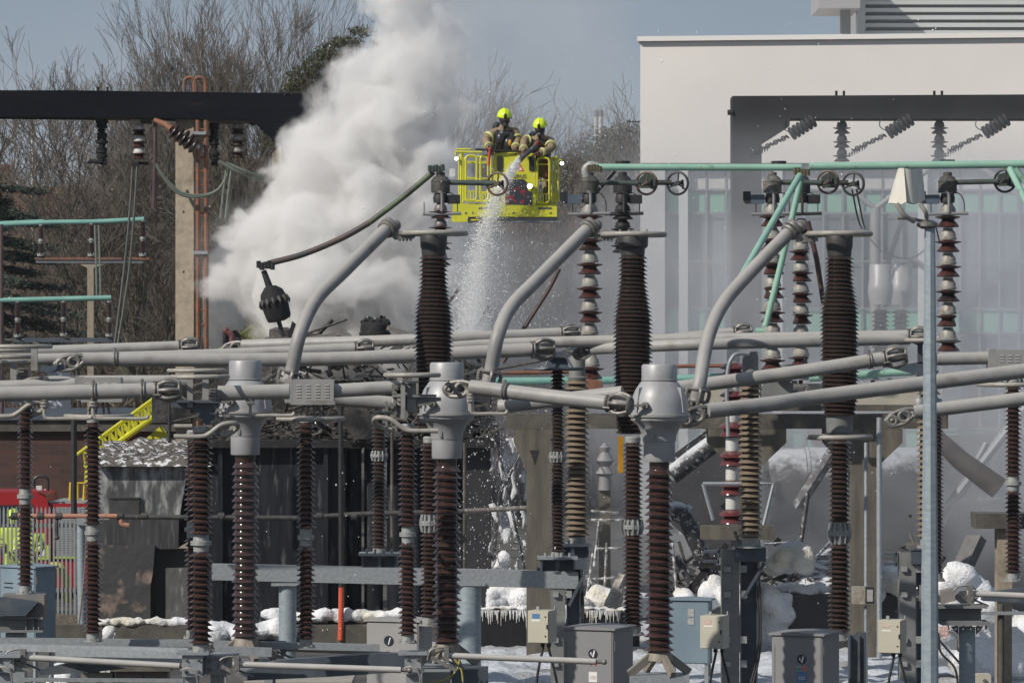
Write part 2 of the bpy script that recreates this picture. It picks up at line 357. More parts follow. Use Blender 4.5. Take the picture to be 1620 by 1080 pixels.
# flue pipes in the distance
for px in (943, 950):
    t = thing('flue_pipe', ('left' if px == 943 else 'right') + ' pale flue pipe of the pair beyond the second firefighter', 'flue', P(px, 320, 190), 'pair of pale flues')
    MB().lathe([(.11, 0), (.11, 4)], P(px, 320, 190)).build('pipe', whitecap, t)
    MB().lathe([(.13, 0), (.13, .25), (.08, .3)], P(px, 184, 190)).build('cowl', cabg, t)
# street light at left
t = thing('street_lamp', 'slim pale street lamp among the bare trees at the left', 'street lamp', (P(52, 0, 160).x, 160, 0))
MB().tube([(P(53, 0, 160).x, 160, 0), P(52, 198, 160)], [.11, .06], 8).build('pole', whitecap, t)
MB().tube([P(52, 199, 160), P(52, 197, 160) + Vector((.3, 0, .08)), P(62, 199, 160)], .05, 6).build('lamp_head', galv, t)
# ------------------------------------------------------------------ winter trees
bark = mat('bark', (.12, .105, .082), (.085, .075, .06), .9, 0, 3)
bark2 = mat('greenish_bark', (.11, .105, .07), (.075, .072, .05), .9, 0, 3)
twigm = mat('twigs', (.135, .115, .095), (.095, .082, .07), .9, 0, 2)
def grow(mb, p, d, L, r, depth, rng, spread=.5, up=.12, minr=.012, tw=None, wob=.17):
    tgt = mb if depth > 1 or tw is None else tw
    n = 4 if depth > 1 else 3; pts = [p]; rr = [r]; cur = p.copy(); dd = d.copy()
    for i in range(n):
        dd = (dd + Vector((rng.gauss(0, wob), rng.gauss(0, wob), rng.gauss(0, .08) + up * .35))).normalized()
        cur = cur + dd * (L / n); pts.append(cur.copy()); rr.append(max(minr, r * (1 - .38 * (i + 1) / n)))
    tgt.tube(pts, rr, 6 if depth > 3 else (4 if depth > 2 else 3), False)
    if depth <= 0: return
    k = rng.choice((2, 3, 3)) if depth > 1 else rng.choice((3, 4))
    for j in range(k):
        t = rng.uniform(.35, 1) if j else 1; i = min(n - 1, int(t * n)); q = pts[i].lerp(pts[i + 1], t * n - i)
        a, b = frame(dd); w = rng.uniform(0, 6.283); sp = spread * rng.uniform(.5, 1.25)
        nd = (dd * math.cos(sp) + (a * math.cos(w) + b * math.sin(w)) * math.sin(sp)); nd.z += up; nd.normalize()
        grow(mb, q, nd, L * rng.uniform(.62, .86), max(minr, r * rng.uniform(.45, .66)), depth - 1, rng, spread, up, minr, tw, wob)
def tree(px, Y, top_py, seed, label, depth=7, spread=.48, up=.1, r=None, m=bark, stems=1, lean=0, L0=.26, leaf=None, wob=.17):
    rng = random.Random(seed); H = P(0, top_py, Y).z; x = P(px, 0, Y).x
    t = thing('bare_tree', label, 'tree', (x, Y, 0), 'bare winter trees behind the substation')
    tr, cr_ = MB(), MB(); r = r or H * .014
    for k in range(stems):
        d = Vector((lean + (rng.uniform(-.3, .3) if stems > 1 else 0), rng.uniform(-.15, .15), 1)).normalized()
        grow(tr, Vector((x, Y, -.1)), d, H * L0, r * (1 if stems == 1 else .75), depth, rng, spread, up, .0065, cr_, wob)
    zz = sorted(v.z for v in cr_.v); k = H / zz[int(len(zz) * .99)]      # scale the whole growth to the wanted height
    for b in (tr, cr_):
        b.v = [Vector((x + (v.x - x) * k, Y + (v.y - Y) * k, v.z * k)) for v in b.v]
    tr.build('trunk', m, t); c = cr_.build('crown', twigm, t)
    return t
tree(70, 150, 138, 11, 'low spreading bare tree above the left end of the black beam', 6, .58, .06, stems=2)
tree(205, 150, 92, 12, 'wide bare tree rising highest above the middle of the black beam', 7, .52, stems=2)
tree(330, 152, 100, 13, 'fine bare tree behind the rusty ladder hoops', 7, .5, stems=2)
tree(0, 165, 215, 14, 'bare tree cut by the left edge of the photo', 6, .5)
tree(440, 138, -5, 15, 'tall greenish bare tree reaching the top of the photo left of the smoke', 8, .40, .15, m=bark2, stems=3, wob=.10, L0=.3)
tree(135, 156, 128, 25, 'bare tree with a low wide crown left of the brown and white hanging insulator', 6, .58, .06, stems=2)
tree(268, 154, 105, 26, 'bare tree crown just left of the rusty hoops', 7, .56, .08, stems=2)
tree(375, 156, 112, 27, 'bare tree crown between the hoops and the tall greenish tree', 6, .56, .08, stems=2)
tree(400, 141, 45, 16, 'slender bare tree left of the tall greenish one', 7, .38, .14, m=bark2, wob=.10, L0=.3)
tree(520, 142, 50, 17, 'bare tree half hidden by the smoke plume', 7, .38, .14, m=bark2, wob=.10, L0=.3)
tree(765, 146, 150, 18, 'bare tree behind the first firefighter', 7, .55, stems=2)
tree(880, 150, 160, 19, 'thin bare tree behind the second firefighter', 7, .55, stems=2, lean=.1)
tree(700, 148, 175, 20, 'bare tree in the smoke left of the rescue basket', 7, .5)
tree(150, 135, 250, 21, 'smaller bare tree behind the concrete post frame', 7, .55, stems=2)
tree(235, 133, 215, 22, 'thick trunked bare tree left of the tall concrete column', 7, .5, stems=3, m=bark2)
tree(385, 140, 200, 23, 'bare tree between the two concrete columns', 6, .5, stems=2)
tree(1000, 160, 250, 24, 'bare tree fading in haze beside the white building', 6, .5, stems=2)
# undergrowth thicket: countless stems
rng = random.Random(5); th = MB()
for i in range(700):
    px = rng.uniform(-60, 470); Y = rng.uniform(140, 175); top = rng.uniform(330, 520); q = Vector((P(px, 0, Y).x, Y, 0))
    d = Vector((rng.gauss(0, .25), 0, 1)).normalized(); grow(th, q, d, P(0, top, Y).z * .5, .022, 3, rng, .5, .1, .008)
for i in range(500):
    px = rng.uniform(640, 1040); Y = rng.uniform(150, 185); top = rng.uniform(240, 420); q = Vector((P(px, 0, Y).x, Y, 0))
    d = Vector((rng.gauss(0, .25), 0, 1)).normalized(); grow(th, q, d, P(0, top, Y).z * .5, .022, 2, rng, .5, .1, .009)
tag(th.build('thicket', mat('thicket_stems', (.16, .125, .10), (.11, .09, .072), .9, 0, .5)), 'dense brown thicket of bare stems behind the substation', 'thicket', kind='stuff')
# leafy masses: cedar, ivy
def leafcloud(mb, c, rad, n, size, rng, flat=1.0):
    for i in range(n):
        while True:
            u = Vector((rng.uniform(-1, 1), rng.uniform(-1, 1), rng.uniform(-1, 1)))
            if u.length < 1: break
        p = Vector(c) + Vector((u.x * rad[0], u.y * rad[1], u.z * rad[2]))
        a = Vector((rng.gauss(0, 1), rng.gauss(0, 1), rng.gauss(0, flat))).normalized(); b_ = a.cross(Vector((rng.gauss(0, 1), rng.gauss(0, 1), rng.gauss(0, 1)))).normalized()
        z = size * rng.uniform(.5, 1.3); mb.add([p, p + a * z, p + a * z * .5 + b_ * z * .35], [(0, 1, 2)])
cedarm = mat('cedar_needles', (.032, .05, .042), (.05, .065, .045), .8, 0, 1.2)
ivym = mat('ivy_leaves', (.055, .068, .026), (.09, .085, .04), .8, 0, 1)
rng = random.Random(8); YC = 122
t = thing('cedar_tree', 'dark layered conifer at the left behind the green tubes', 'tree', (P(-30, 0, YC).x, YC, 0))
tr = MB().tube([(P(-30, 0, YC).x, YC, 0), P(-25, 300, YC)], [.35, .08], 8); cd = MB()
for k in range(34):
    py = 288 + k * 8.5; z = P(0, py, YC).z; ln = (1.2 + k * .055) * rng.uniform(.6, 1.2); w = rng.uniform(-1.2, 1.2) if k % 3 else rng.uniform(1.5, 4.5)
    q0 = Vector((P(-25, 0, YC).x, YC, z)); q1 = q0 + Vector((math.cos(w) * ln * 1.3, math.sin(w) * ln, -.15 - rng.random() * .4))
    tr.tube([q0, q0.lerp(q1, .5) + Vector((0, 0, .15)), q1], [.06, .04, .015], 5)
    for j in range(9):
        f = .15 + j * .1; c = q0.lerp(q1, f); leafcloud(cd, c + Vector((0, 0, .05)), (.42, .42, .12), 110, .13, rng, .3)
tr.build('trunk', bark, t); cd.build('crown', cedarm, t, False)
iv = MB(); rng = random.Random(9)
t = thing('ivy_clad_tree', 'ivy clad tree with dark green clumps behind the end of the black beam', 'tree', (P(505, 0, 136).x, 136, 0))
tk = MB().tube([(P(505, 0, 136).x, 136, 0), P(500, 300, 136), P(520, 80, 136)], [.3, .22, .06], 7); tk.build('trunk', bark, t)
for (px, py, rx, rz, n) in ((478, 128, .55, .5, 1100), (500, 105, .5, .45, 900), (520, 85, .5, .35, 700), (545, 68, .6, .22, 700), (570, 50, .4, .15, 300), (470, 165, .6, .6, 1000), (455, 150, .3, .4, 500), (500, 210, .9, 1.2, 2200), (440, 215, .5, .8, 1200), (480, 300, 1, 1.6, 2200)):
    leafcloud(iv, P(px, py, 136), (rx, .7, rz), n, .13, rng)
iv.build('crown', ivym, t, False)
t = thing('evergreen_bush', 'dull green bushy tree in the haze left of the white building', 'tree', (P(960, 0, 175).x, 175, 0))
bu = MB()
for (px, py, rx, rz, n) in ((950, 260, 1.6, 1.5, 3000), (985, 235, 1.2, 1.1, 2200), (915, 290, 1.2, 1.3, 2000), (1000, 330, 1.6, 2.2, 2500), (940, 380, 2.0, 2.5, 3000)):
    leafcloud(bu, P(px, py, 175), (rx, 1, rz), n, .2, rng)
bu.build('crown', ivym, t, False); MB().tube([(P(960, 0, 175).x, 175, 0), P(960, 260, 175)], [.25, .08], 7).build('trunk', bark, t)
# ------------------------------------------------------------------ switchgear builders
def _xf(self, M_):
    self.v = [M_ @ v for v in self.v]; return self
MB.xf = _xf
def beam(mb, p0, p1, w, h, up=Vector((0, 0, 1))):
    p0, p1 = Vector(p0), Vector(p1); d = (p1 - p0).normalized(); a = d.cross(up).normalized(); b = a.cross(d).normalized()
    c = [a * w / 2 + b * h / 2, a * -w / 2 + b * h / 2, a * -w / 2 - b * h / 2, a * w / 2 - b * h / 2]
    return mb.prism([p0 + q for q in c], p1 - p0)
def ibeam(mb, p0, p1, w, h, t=.02, up=Vector((0, 0, 1))):
    p0, p1 = Vector(p0), Vector(p1); d = (p1 - p0).normalized(); a = d.cross(up).normalized(); b = a.cross(d).normalized()
    beam(mb, p0 + b * (h / 2 - t / 2), p1 + b * (h / 2 - t / 2), w, t, up); beam(mb, p0 - b * (h / 2 - t / 2), p1 - b * (h / 2 - t / 2), w, t, up)
    return beam(mb, p0, p1, t, h - 2 * t - .002, up)
def hcol(mb, x, Y, z0, z1, w, d, t=.02):
    """upright H section, flanges left and right"""
    mb.box((x - w / 2, Y, z0), (x - w / 2 + t, Y + d, z1)); mb.box((x + w / 2 - t, Y, z0), (x + w / 2, Y + d, z1))
    return mb.box((x - w / 2 + t + .001, Y + d * .35, z0), (x + w / 2 - t - .001, Y + d * .35 + t, z1))
def shedprof(H, p, fr, alt=.86, k0=0):
    """fr(t) -> (core, shed) radius, t 0 bottom .. 1 top"""
    n = max(1, round(H / p)); p = H / n; pr = []
    for k in range(n):
        h = k * p; rc, ro = fr((k + .5) / n); q = ro if (k + k0) % 2 == 0 else rc + (ro - rc) * alt
        pr += [(rc, h), (rc, h + .40 * p), (q * .975, h + .20 * p), (q, h + .26 * p), (rc * 1.06, h + .74 * p), (rc, h + .97 * p)]
    return pr
def shedstack(mb, px, yt, yb, Y, rc, ro, pitch, alt=.86, n=28, taper=None):
    c = P(px, yb, Y); H = (yb - yt) * s(Y); k = s(Y)
    fr = (lambda t: (rc * k, ro * k)) if taper is None else (lambda t: (taper(t)[0] * k, taper(t)[1] * k))
    return mb.lathe(shedprof(H, pitch * k, fr, alt), c, n)
def flange(mb, px, yt, yb, Y, r, ribs=0):
    c = P(px, yb, Y); H = (yb - yt) * s(Y); k = s(Y) * r
    mb.lathe([(k * .86, 0), (k * .9, H * .36), (k * 1.2, H * .38), (k * 1.2, H * .5), (k * 1.12, H * .505), (k * 1.2, H * .51), (k * 1.2, H * .62), (k * .9, H * .64), (k * .86, H)], c, 28)
    for i in range(ribs):
        w = 6.283 * i / ribs; u = Vector((math.cos(w), math.sin(w), 0)); q = c + u * k * .98
        mb.tube([q + Vector((0, 0, H * .05)), q + u * k * .18 + Vector((0, 0, H * .4)), q + u * k * .18 + Vector((0, 0, H * .6)), q + Vector((0, 0, H * .95))], k * .12, 5)
    return mb
def post(px, Y, segs, label, m=brown, rc=8, ro=15, pitch=8, fl=11, ribs=0, topcap=10, base=14, group='brown post insulators', alt=.82, cat='post insulator', ped=None):
    t = thing('post_insulator', label, cat, P(px, segs[-1][1] + base, Y), group)
    for i, (a, b) in enumerate(segs):
        shedstack(MB(), px, a, b, Y, rc, ro, pitch, alt).build('porcelain', m, t, True, 50)
        if i + 1 < len(segs): flange(MB(), px, b - .1, segs[i + 1][0] + .1, Y, fl, ribs).build('joint_flange', flangem, t)
    yt, yb = segs[0][0], segs[-1][1]
    if topcap: MB().lathe([(rc * 1.15 * s(Y), 0), (rc * 1.2 * s(Y), topcap * .8 * s(Y)), (rc * s(Y), topcap * s(Y))], P(px, yt + .1, Y), 24).build('top_cap', flangem, t)
    if base:
        k = s(Y); q = MB().lathe([(fl * 1.35 * k, 0), (fl * 1.35 * k, 2.5 * k), (fl * .95 * k, 2.6 * k), (fl * .95 * k, base * k)], P(px, yb + base, Y), 28)
        for i in range(6):
            w = i * 1.047 + .3; q.lathe([(1.3 * k, 0), (1.3 * k, 2.4 * k)], P(px, yb + base - 2.5, Y) + Vector((math.cos(w), math.sin(w), 0)) * fl * 1.15 * k, 6)
        q.build('base_flange', flangem, t)
    if ped: ped(t)
    return t
def ring(mb, px, py, Y, rx, r=3.6): return mb.torus(P(px, py, Y), rx * s(Y), r * s(Y), n=56, m=10)
def coupling(mb, p, d, r, L=None, seed=0):
    """bolted flexible coupling: two collars, bulging straps, inner end"""
    rng = random.Random(seed); p = Vector(p); d = Vector(d).normalized(); L = L or r * 3.2; a, b = frame(d)
    mb.torus(p, r * 1.12, r * .2, d, 20, 6); mb.torus(p + d * r * .45, r * 1.12, r * .18, d, 20, 6); mb.torus(p + d * L, r * 1.05, r * .2, d, 20, 6)
    mb.lathe([(r * .8, 0), (r * .82, r * .6), (r * .5, r * 1.1)], p + d * r * .3, 16, d)
    mb.lathe([(r * .72, 0), (r * .8, L * .5), (r * .72, L)], p, 16, d)
    for i in range(7):
        w = i * .9 + rng.uniform(-.15, .15); u = a * math.cos(w) + b * math.sin(w)
        mb.tube(bez([p + d * r * .5 + u * r * 1.05, p + d * L * .45 + u * r * 1.5, p + d * L * .75 + u * r * 1.4, p + d * L + u * r * 1.0], 5), r * .25, 7)
    for i in range(4):
        w = i * 1.57 + .5; u = a * math.cos(w) + b * math.sin(w); mb.lathe([(r * .14, -r * .25), (r * .14, r * .75)], p + u * r * 1.3, 6, d)
    return mb
def knuckle(mb, p, d, r):
    """pair of hollow clamp rings beside each other with a strap"""
    p = Vector(p); d = Vector(d).normalized(); up = Vector((0, 0, 1)); f = Vector((0, -1, 0))
    q = p + d * r * 1.4 - up * r * .4; w = p + d * r * 3.2 - up * r * .75
    mb.torus(q, r * .78, r * .33, f, 20, 8); mb.torus(q + Vector((0, r * .9, 0)), r * .8, r * .3, f, 20, 8); mb.ball((q + w) / 2 + Vector((0, r * .6, 0)), r * .85, 9, (1.5, .5, .8))
    mb.torus(w, r * .62, r * .34, f, 18, 8); mb.ball(w + f * r * .2, r * .36, 8)
    mb.tube(bez([p + up * r * .5, q + up * r * 1.0, w + up * r * .9, w + d * r * 1.0], 5), r * .3, 8)
    mb.tube(bez([p - up * r * .4, q - up * r * 1.0, w - up * r * .8, w + d * r * .9], 5), r * .32, 8)
    return mb
def bus(pts, r, label, ends=(0, 0), clamps=(), m=alu, group='grey aluminium busbar tubes', name='busbar_tube', cat='busbar', links=()):
    """pts: (px, py, Y); ends: 0 plain, 1 flexible coupling, 2 knuckle clamp; clamps: 0..1 along"""
    q = [P(*a) for a in pts]; rr = r * s(pts[0][2]); mid = q[len(q) // 2]
    t = thing(name, label, cat, mid, group)
    cur = bez(q, 10) if len(q) > 2 else q
    MB().tube(cur, rr, 20).build('tube', m, t)
    for e, p, d in ((ends[0], q[0], q[0] - q[1]), (ends[1], q[-1], q[-1] - q[-2])):
        if e == 1: coupling(MB(), p, d, rr, seed=int(abs(p.x) * 10)).build('flexible_coupling', cast, t)
        if e == 2: knuckle(MB(), p, d, rr).build('knuckle_clamp', cast, t)
    for c in clamps:
        a = q[0].lerp(q[-1], c); d = (q[-1] - q[0]).normalized(); k = MB()
        k.torus(a, rr * 1.08, rr * .2, d, 20, 6); k.torus(a + d * rr * .35, rr * 1.08, rr * .15, d, 20, 6)
        k.lathe([(rr * .22, 0), (rr * .22, rr * .5)], a + Vector((0, -rr * .2, rr * 1.05)), 6)
        k.build('clamp', cast, t)
    for (c, x2, y2) in links:        # bent rod hanging under the tube with its insulated sleeves
        a = q[0].lerp(q[-1], c); Yc = a.y - rr * .3; k = rr / r; d1 = Vector((x2 * k, 0, 0)); dn = Vector((0, 0, -y2 * k)); rd = 3.6 * k
        h = MB().tube([a, a + dn * .35], rd * 1.5, 10)
        for j in range(3): h.lathe([(rd * 2, 0), (rd * 2, rd * .8)], a + dn * (.3 + .12 * j), 12)
        h.tube(bez([a + dn * .5, a + dn * .85, a + dn + d1 * .08, a + dn + d1 * .5, a + dn + d1 * .92, a + dn * .88 + d1], 5), rd * .8, 8)
        h.build('hanging_rod', mat('rod_cream', (.36, .34, .30), (.26, .25, .23), .55, .1, 10), t)
    return t
def headgear(t, cx, Y, ys, w=44, fl=1, two=True, bend=True):
    """contact head at the top of an end post; ys = row of the post top"""
    k = s(Y); rod = mat('rod_cream', (.36, .34, .30), (.26, .25, .23), .55, .1, 10)
    yr = ys - 98 if two else ys - 92
    r_ = MB(); ring(r_, cx - 2 * fl, yr + 10, Y, w, 3.8); r_.build('corona_ring', rod, t)
    if two: ring(MB(), cx - 7 * fl, yr, Y + .5, w, 3.4).build('corona_ring', rod, t)
    st = MB(); st.pbox(cx - 22, yr + 13, cx - 13, yr + 58, Y - .06, .05); st.pbox(cx + 2, yr + 6, cx + 12, yr + 50, Y + .3, .05); st.build('ring_stand', alu, t, False)
    br = MB().prism([P(cx - 48 * fl, ys - 47, Y), P(cx + 28 * fl, ys - 47, Y), P(cx + 28 * fl, ys - 30, Y), P(cx + 16 * fl, ys - 12, Y), P(cx + 8 * fl, ys - 12, Y), P(cx - 12 * fl, ys - 36, Y), P(cx - 48 * fl, ys - 41, Y)][::fl], Vector((0, .04, 0)))
    br.prism([P(cx - 40 * fl, ys - 51, Y - .12), P(cx + 30 * fl, ys - 51, Y - .12), P(cx + 30 * fl, ys - 47.2, Y - .12), P(cx - 40 * fl, ys - 47.2, Y - .12)][::fl], Vector((0, .3, 0)))
    br.build('bracket_plate', slate if fl > 0 else greyst, t, False)
    cb = MB(); cb.pbox(min(cx + 12 * fl, cx + 30 * fl), ys - 68, max(cx + 12 * fl, cx + 30 * fl), ys - 52, Y - .1, .25)
    for j in range(4): cb.pbox(cx + 14 * fl - 1, ys - 70 + j * 4.6, cx + 14 * fl + 10, ys - 67.6 + j * 4.6, Y - .16, .05)
    for j in range(3): cb.lathe([(1.6 * k, 0), (1.6 * k, .04)], P(cx + (16 + j * 5) * fl, ys - 60, Y - .1), 6, Vector((0, -1, 0)))
    cb.build('contact_block', cast, t)
    cf = MB()
    for j in range(5):
        x0 = cx + (24 + (j % 2) * 12) * fl; y0 = ys - 38 + j * 9
        cf.pbox(min(x0, x0 + 9 * fl), y0, max(x0, x0 + 9 * fl), y0 + 5, Y - .1 + .03 * j, .06)
    cf.pbox(min(cx + 22 * fl, cx + 25 * fl), ys - 44, max(cx + 22 * fl, cx + 25 * fl), ys + 8, Y - .03, .04)
    cf.pbox(min(cx + 37 * fl, cx + 40 * fl), ys - 40, max(cx + 37 * fl, cx + 40 * fl), ys + 2, Y - .03, .04)
    cf.build('contact_fingers', cast, t, False)
    if bend:
        g_ = MB().tube(bez([P(cx - 43 * fl, ys + 6, Y - .3), P(cx, ys + 6, Y - .3), P(cx + 14 * fl, ys + 1, Y - .3), P(cx + 32 * fl, ys - 12, Y - .3), P(cx + 52 * fl, ys - 15, Y - .25), P(cx + 58 * fl, ys - 9, Y - .1), P(cx + 46 * fl, ys + 1, Y), P(cx + 30 * fl, ys + 5, Y)], 6), 4 * k, 10)
        g_.tube([P(cx - 43 * fl, ys - 10, Y + .3), P(cx - 14 * fl, ys - 10, Y + .3)], 3.8 * k, 10)
        g_.tube(bez([P(cx + 28 * fl, ys - 22, Y + .3), P(cx + 48 * fl, ys - 24, Y + .3), P(cx + 55 * fl, ys - 19, Y + .3), P(cx + 40 * fl, ys - 10, Y + .3)], 5), 3.4 * k, 10)
        g_.build('guard_rod', rod, t)
def ventbox(t, x0, y0, x1, y1, Y, side=1, ringw=52):
    k = s(Y); bx = mat('vent_box', (.30, .30, .29), (.26, .26, .255), .5, .1, 3)
    B = MB().pbox(x0, y0, x1, y1 - 7, Y - .18, .36, .012); B.build('contact_housing', bx, t, False)
    MB().pbox(x0 - 2, y1 - 6.8, x1 + 2, y1, Y - .2, .4).build('housing_base_plate', alu, t, False)
    e = MB().pbox(x0 - 12, y0 - 1, x0 - .3, y1 - 3, Y - .16, .32, .01); e.build('housing_end', alu, t, False)
    lv = MB()
    n = 4
    for i in range(n):
        for j in range(5 if y1 - y0 > 36 else 4):
            cx = x0 + (x1 - x0) * (.16 + .225 * i); yy = y0 + 9 + j * 4.6
            if yy > y1 - 11: continue
            a, b = P(cx - 3.6, yy + 1.1, Y - .18), P(cx + 3.6, yy - .7, Y - .18)
            lv.prism([(a.x, a.y - .001, a.z), (a.x, a.y - .012, a.z), (a.x, a.y - .001, b.z)][::-1], Vector((b.x - a.x, 0, 0)))
    lv.build('louvre_slot', alu, t, False)
    cx = (x0 + x1) / 2; ft = MB()
    for q in (-22, -10, 4, 14): ft.tube([P(cx + q * .6, y1, Y), P(cx + q, y1 + 22, Y)], 2.2 * k, 6)
    ft.build('strut', cast, t)
    ring(MB(), cx - 4, y1 + 22, Y, ringw, 3.8).build('corona_ring', mat('rod_cream', (0, 0, 0)), t)
def rotbox(mb, c, w, d, h, a):
    """box standing on c (front bottom corner shared by both visible faces), rotated by a about z"""
    M_ = Matrix.Translation(c) @ Matrix.Rotation(a, 4, 'Z'); o = len(mb.v); mb.box((-w, 0, 0), (0, d, h))
    for i in range(o, len(mb.v)): mb.v[i] = M_ @ mb.v[i]
    return mb
def text(body, size, m, name, parent, M_, ext=.004, alignx='CENTER'):
    cu = bpy.data.curves.new('txt', 'FONT'); cu.body = body; cu.size = size; cu.extrude = ext; cu.align_x = alignx; cu.align_y = 'CENTER'
    o = bpy.data.objects.new('txt', cu); COL.objects.link(o); bpy.context.view_layer.update()
    me = bpy.data.meshes.new_from_object(o.evaluated_get(bpy.context.evaluated_depsgraph_get())); bpy.data.objects.remove(o)
    b = MB(); b.v = [M_ @ v.co for v in me.vertices]; b.f = [tuple(p.vertices) for p in me.polygons]; bpy.data.meshes.remove(me)
    return b.build(name, m, parent, False)
# ------------------------------------------------------------------ front row: disconnector posts, current transformers, arresters
rodc = mat('rod_cream', (.36, .34, .30), (.26, .25, .23), .55, .1, 10)
G1 = 'brown post insulators of the front disconnectors'
def fpost(px, Y, segs, label, **k): return post(px, Y, segs, label, group=G1, **k)
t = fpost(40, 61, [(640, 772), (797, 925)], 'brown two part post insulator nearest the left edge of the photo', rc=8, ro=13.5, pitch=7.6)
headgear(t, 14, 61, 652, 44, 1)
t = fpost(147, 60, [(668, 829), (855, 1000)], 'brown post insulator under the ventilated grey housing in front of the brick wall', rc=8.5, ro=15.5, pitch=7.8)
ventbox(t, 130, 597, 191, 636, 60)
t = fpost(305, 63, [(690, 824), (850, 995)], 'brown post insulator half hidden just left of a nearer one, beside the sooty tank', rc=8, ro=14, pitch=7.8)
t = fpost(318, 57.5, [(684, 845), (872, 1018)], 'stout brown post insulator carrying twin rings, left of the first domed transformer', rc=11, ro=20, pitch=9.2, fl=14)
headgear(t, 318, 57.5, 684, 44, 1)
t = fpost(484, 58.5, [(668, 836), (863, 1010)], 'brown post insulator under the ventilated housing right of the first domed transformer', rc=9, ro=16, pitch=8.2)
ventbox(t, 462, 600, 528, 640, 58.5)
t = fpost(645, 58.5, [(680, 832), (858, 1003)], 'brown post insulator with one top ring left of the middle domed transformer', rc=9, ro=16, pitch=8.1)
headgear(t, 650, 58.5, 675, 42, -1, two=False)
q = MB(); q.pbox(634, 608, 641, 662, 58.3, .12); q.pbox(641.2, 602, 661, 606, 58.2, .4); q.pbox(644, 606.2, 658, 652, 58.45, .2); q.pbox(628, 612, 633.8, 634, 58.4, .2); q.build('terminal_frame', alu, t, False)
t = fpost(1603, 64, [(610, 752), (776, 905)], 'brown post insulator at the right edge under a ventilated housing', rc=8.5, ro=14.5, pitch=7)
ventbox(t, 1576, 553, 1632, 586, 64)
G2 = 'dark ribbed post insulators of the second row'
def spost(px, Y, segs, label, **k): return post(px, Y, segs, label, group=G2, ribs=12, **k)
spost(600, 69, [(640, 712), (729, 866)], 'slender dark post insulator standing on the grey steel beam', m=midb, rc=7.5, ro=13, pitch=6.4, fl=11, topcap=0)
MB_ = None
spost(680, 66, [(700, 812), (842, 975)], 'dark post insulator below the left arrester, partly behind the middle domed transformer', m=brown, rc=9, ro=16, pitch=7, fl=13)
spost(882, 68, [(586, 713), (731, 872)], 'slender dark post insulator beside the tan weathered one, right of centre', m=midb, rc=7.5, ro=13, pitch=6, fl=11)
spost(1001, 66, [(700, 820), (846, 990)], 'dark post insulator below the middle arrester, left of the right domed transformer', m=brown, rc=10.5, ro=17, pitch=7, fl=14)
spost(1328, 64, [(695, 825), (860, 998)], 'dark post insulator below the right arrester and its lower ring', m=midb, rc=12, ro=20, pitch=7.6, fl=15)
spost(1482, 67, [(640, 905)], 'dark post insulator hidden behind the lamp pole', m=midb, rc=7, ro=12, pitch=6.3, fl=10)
# tan weathered columns
G3 = 'tan weathered multi shed insulators'
def tpost(px, Y, yt, yb, label, capy):
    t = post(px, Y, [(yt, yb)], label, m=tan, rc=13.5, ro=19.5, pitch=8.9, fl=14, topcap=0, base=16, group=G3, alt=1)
    k = s(Y); MB().lathe([(15 * k, 0), (16 * k, 3 * k), (13 * k, 5 * k), (13 * k, (yt - capy) * k * .8), (11 * k, (yt - capy) * k)], P(px, yt - .2, Y), 24).build('head_casing', greyst, t)
    return t
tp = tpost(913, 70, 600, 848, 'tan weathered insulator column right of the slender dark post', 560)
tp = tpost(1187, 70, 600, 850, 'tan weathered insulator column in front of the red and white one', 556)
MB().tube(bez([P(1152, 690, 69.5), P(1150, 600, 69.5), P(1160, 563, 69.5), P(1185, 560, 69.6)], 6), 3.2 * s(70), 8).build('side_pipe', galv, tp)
tpost(1469, 70, 590, 850, 'tan weathered insulator column mostly hidden by the lamp pole', 560)
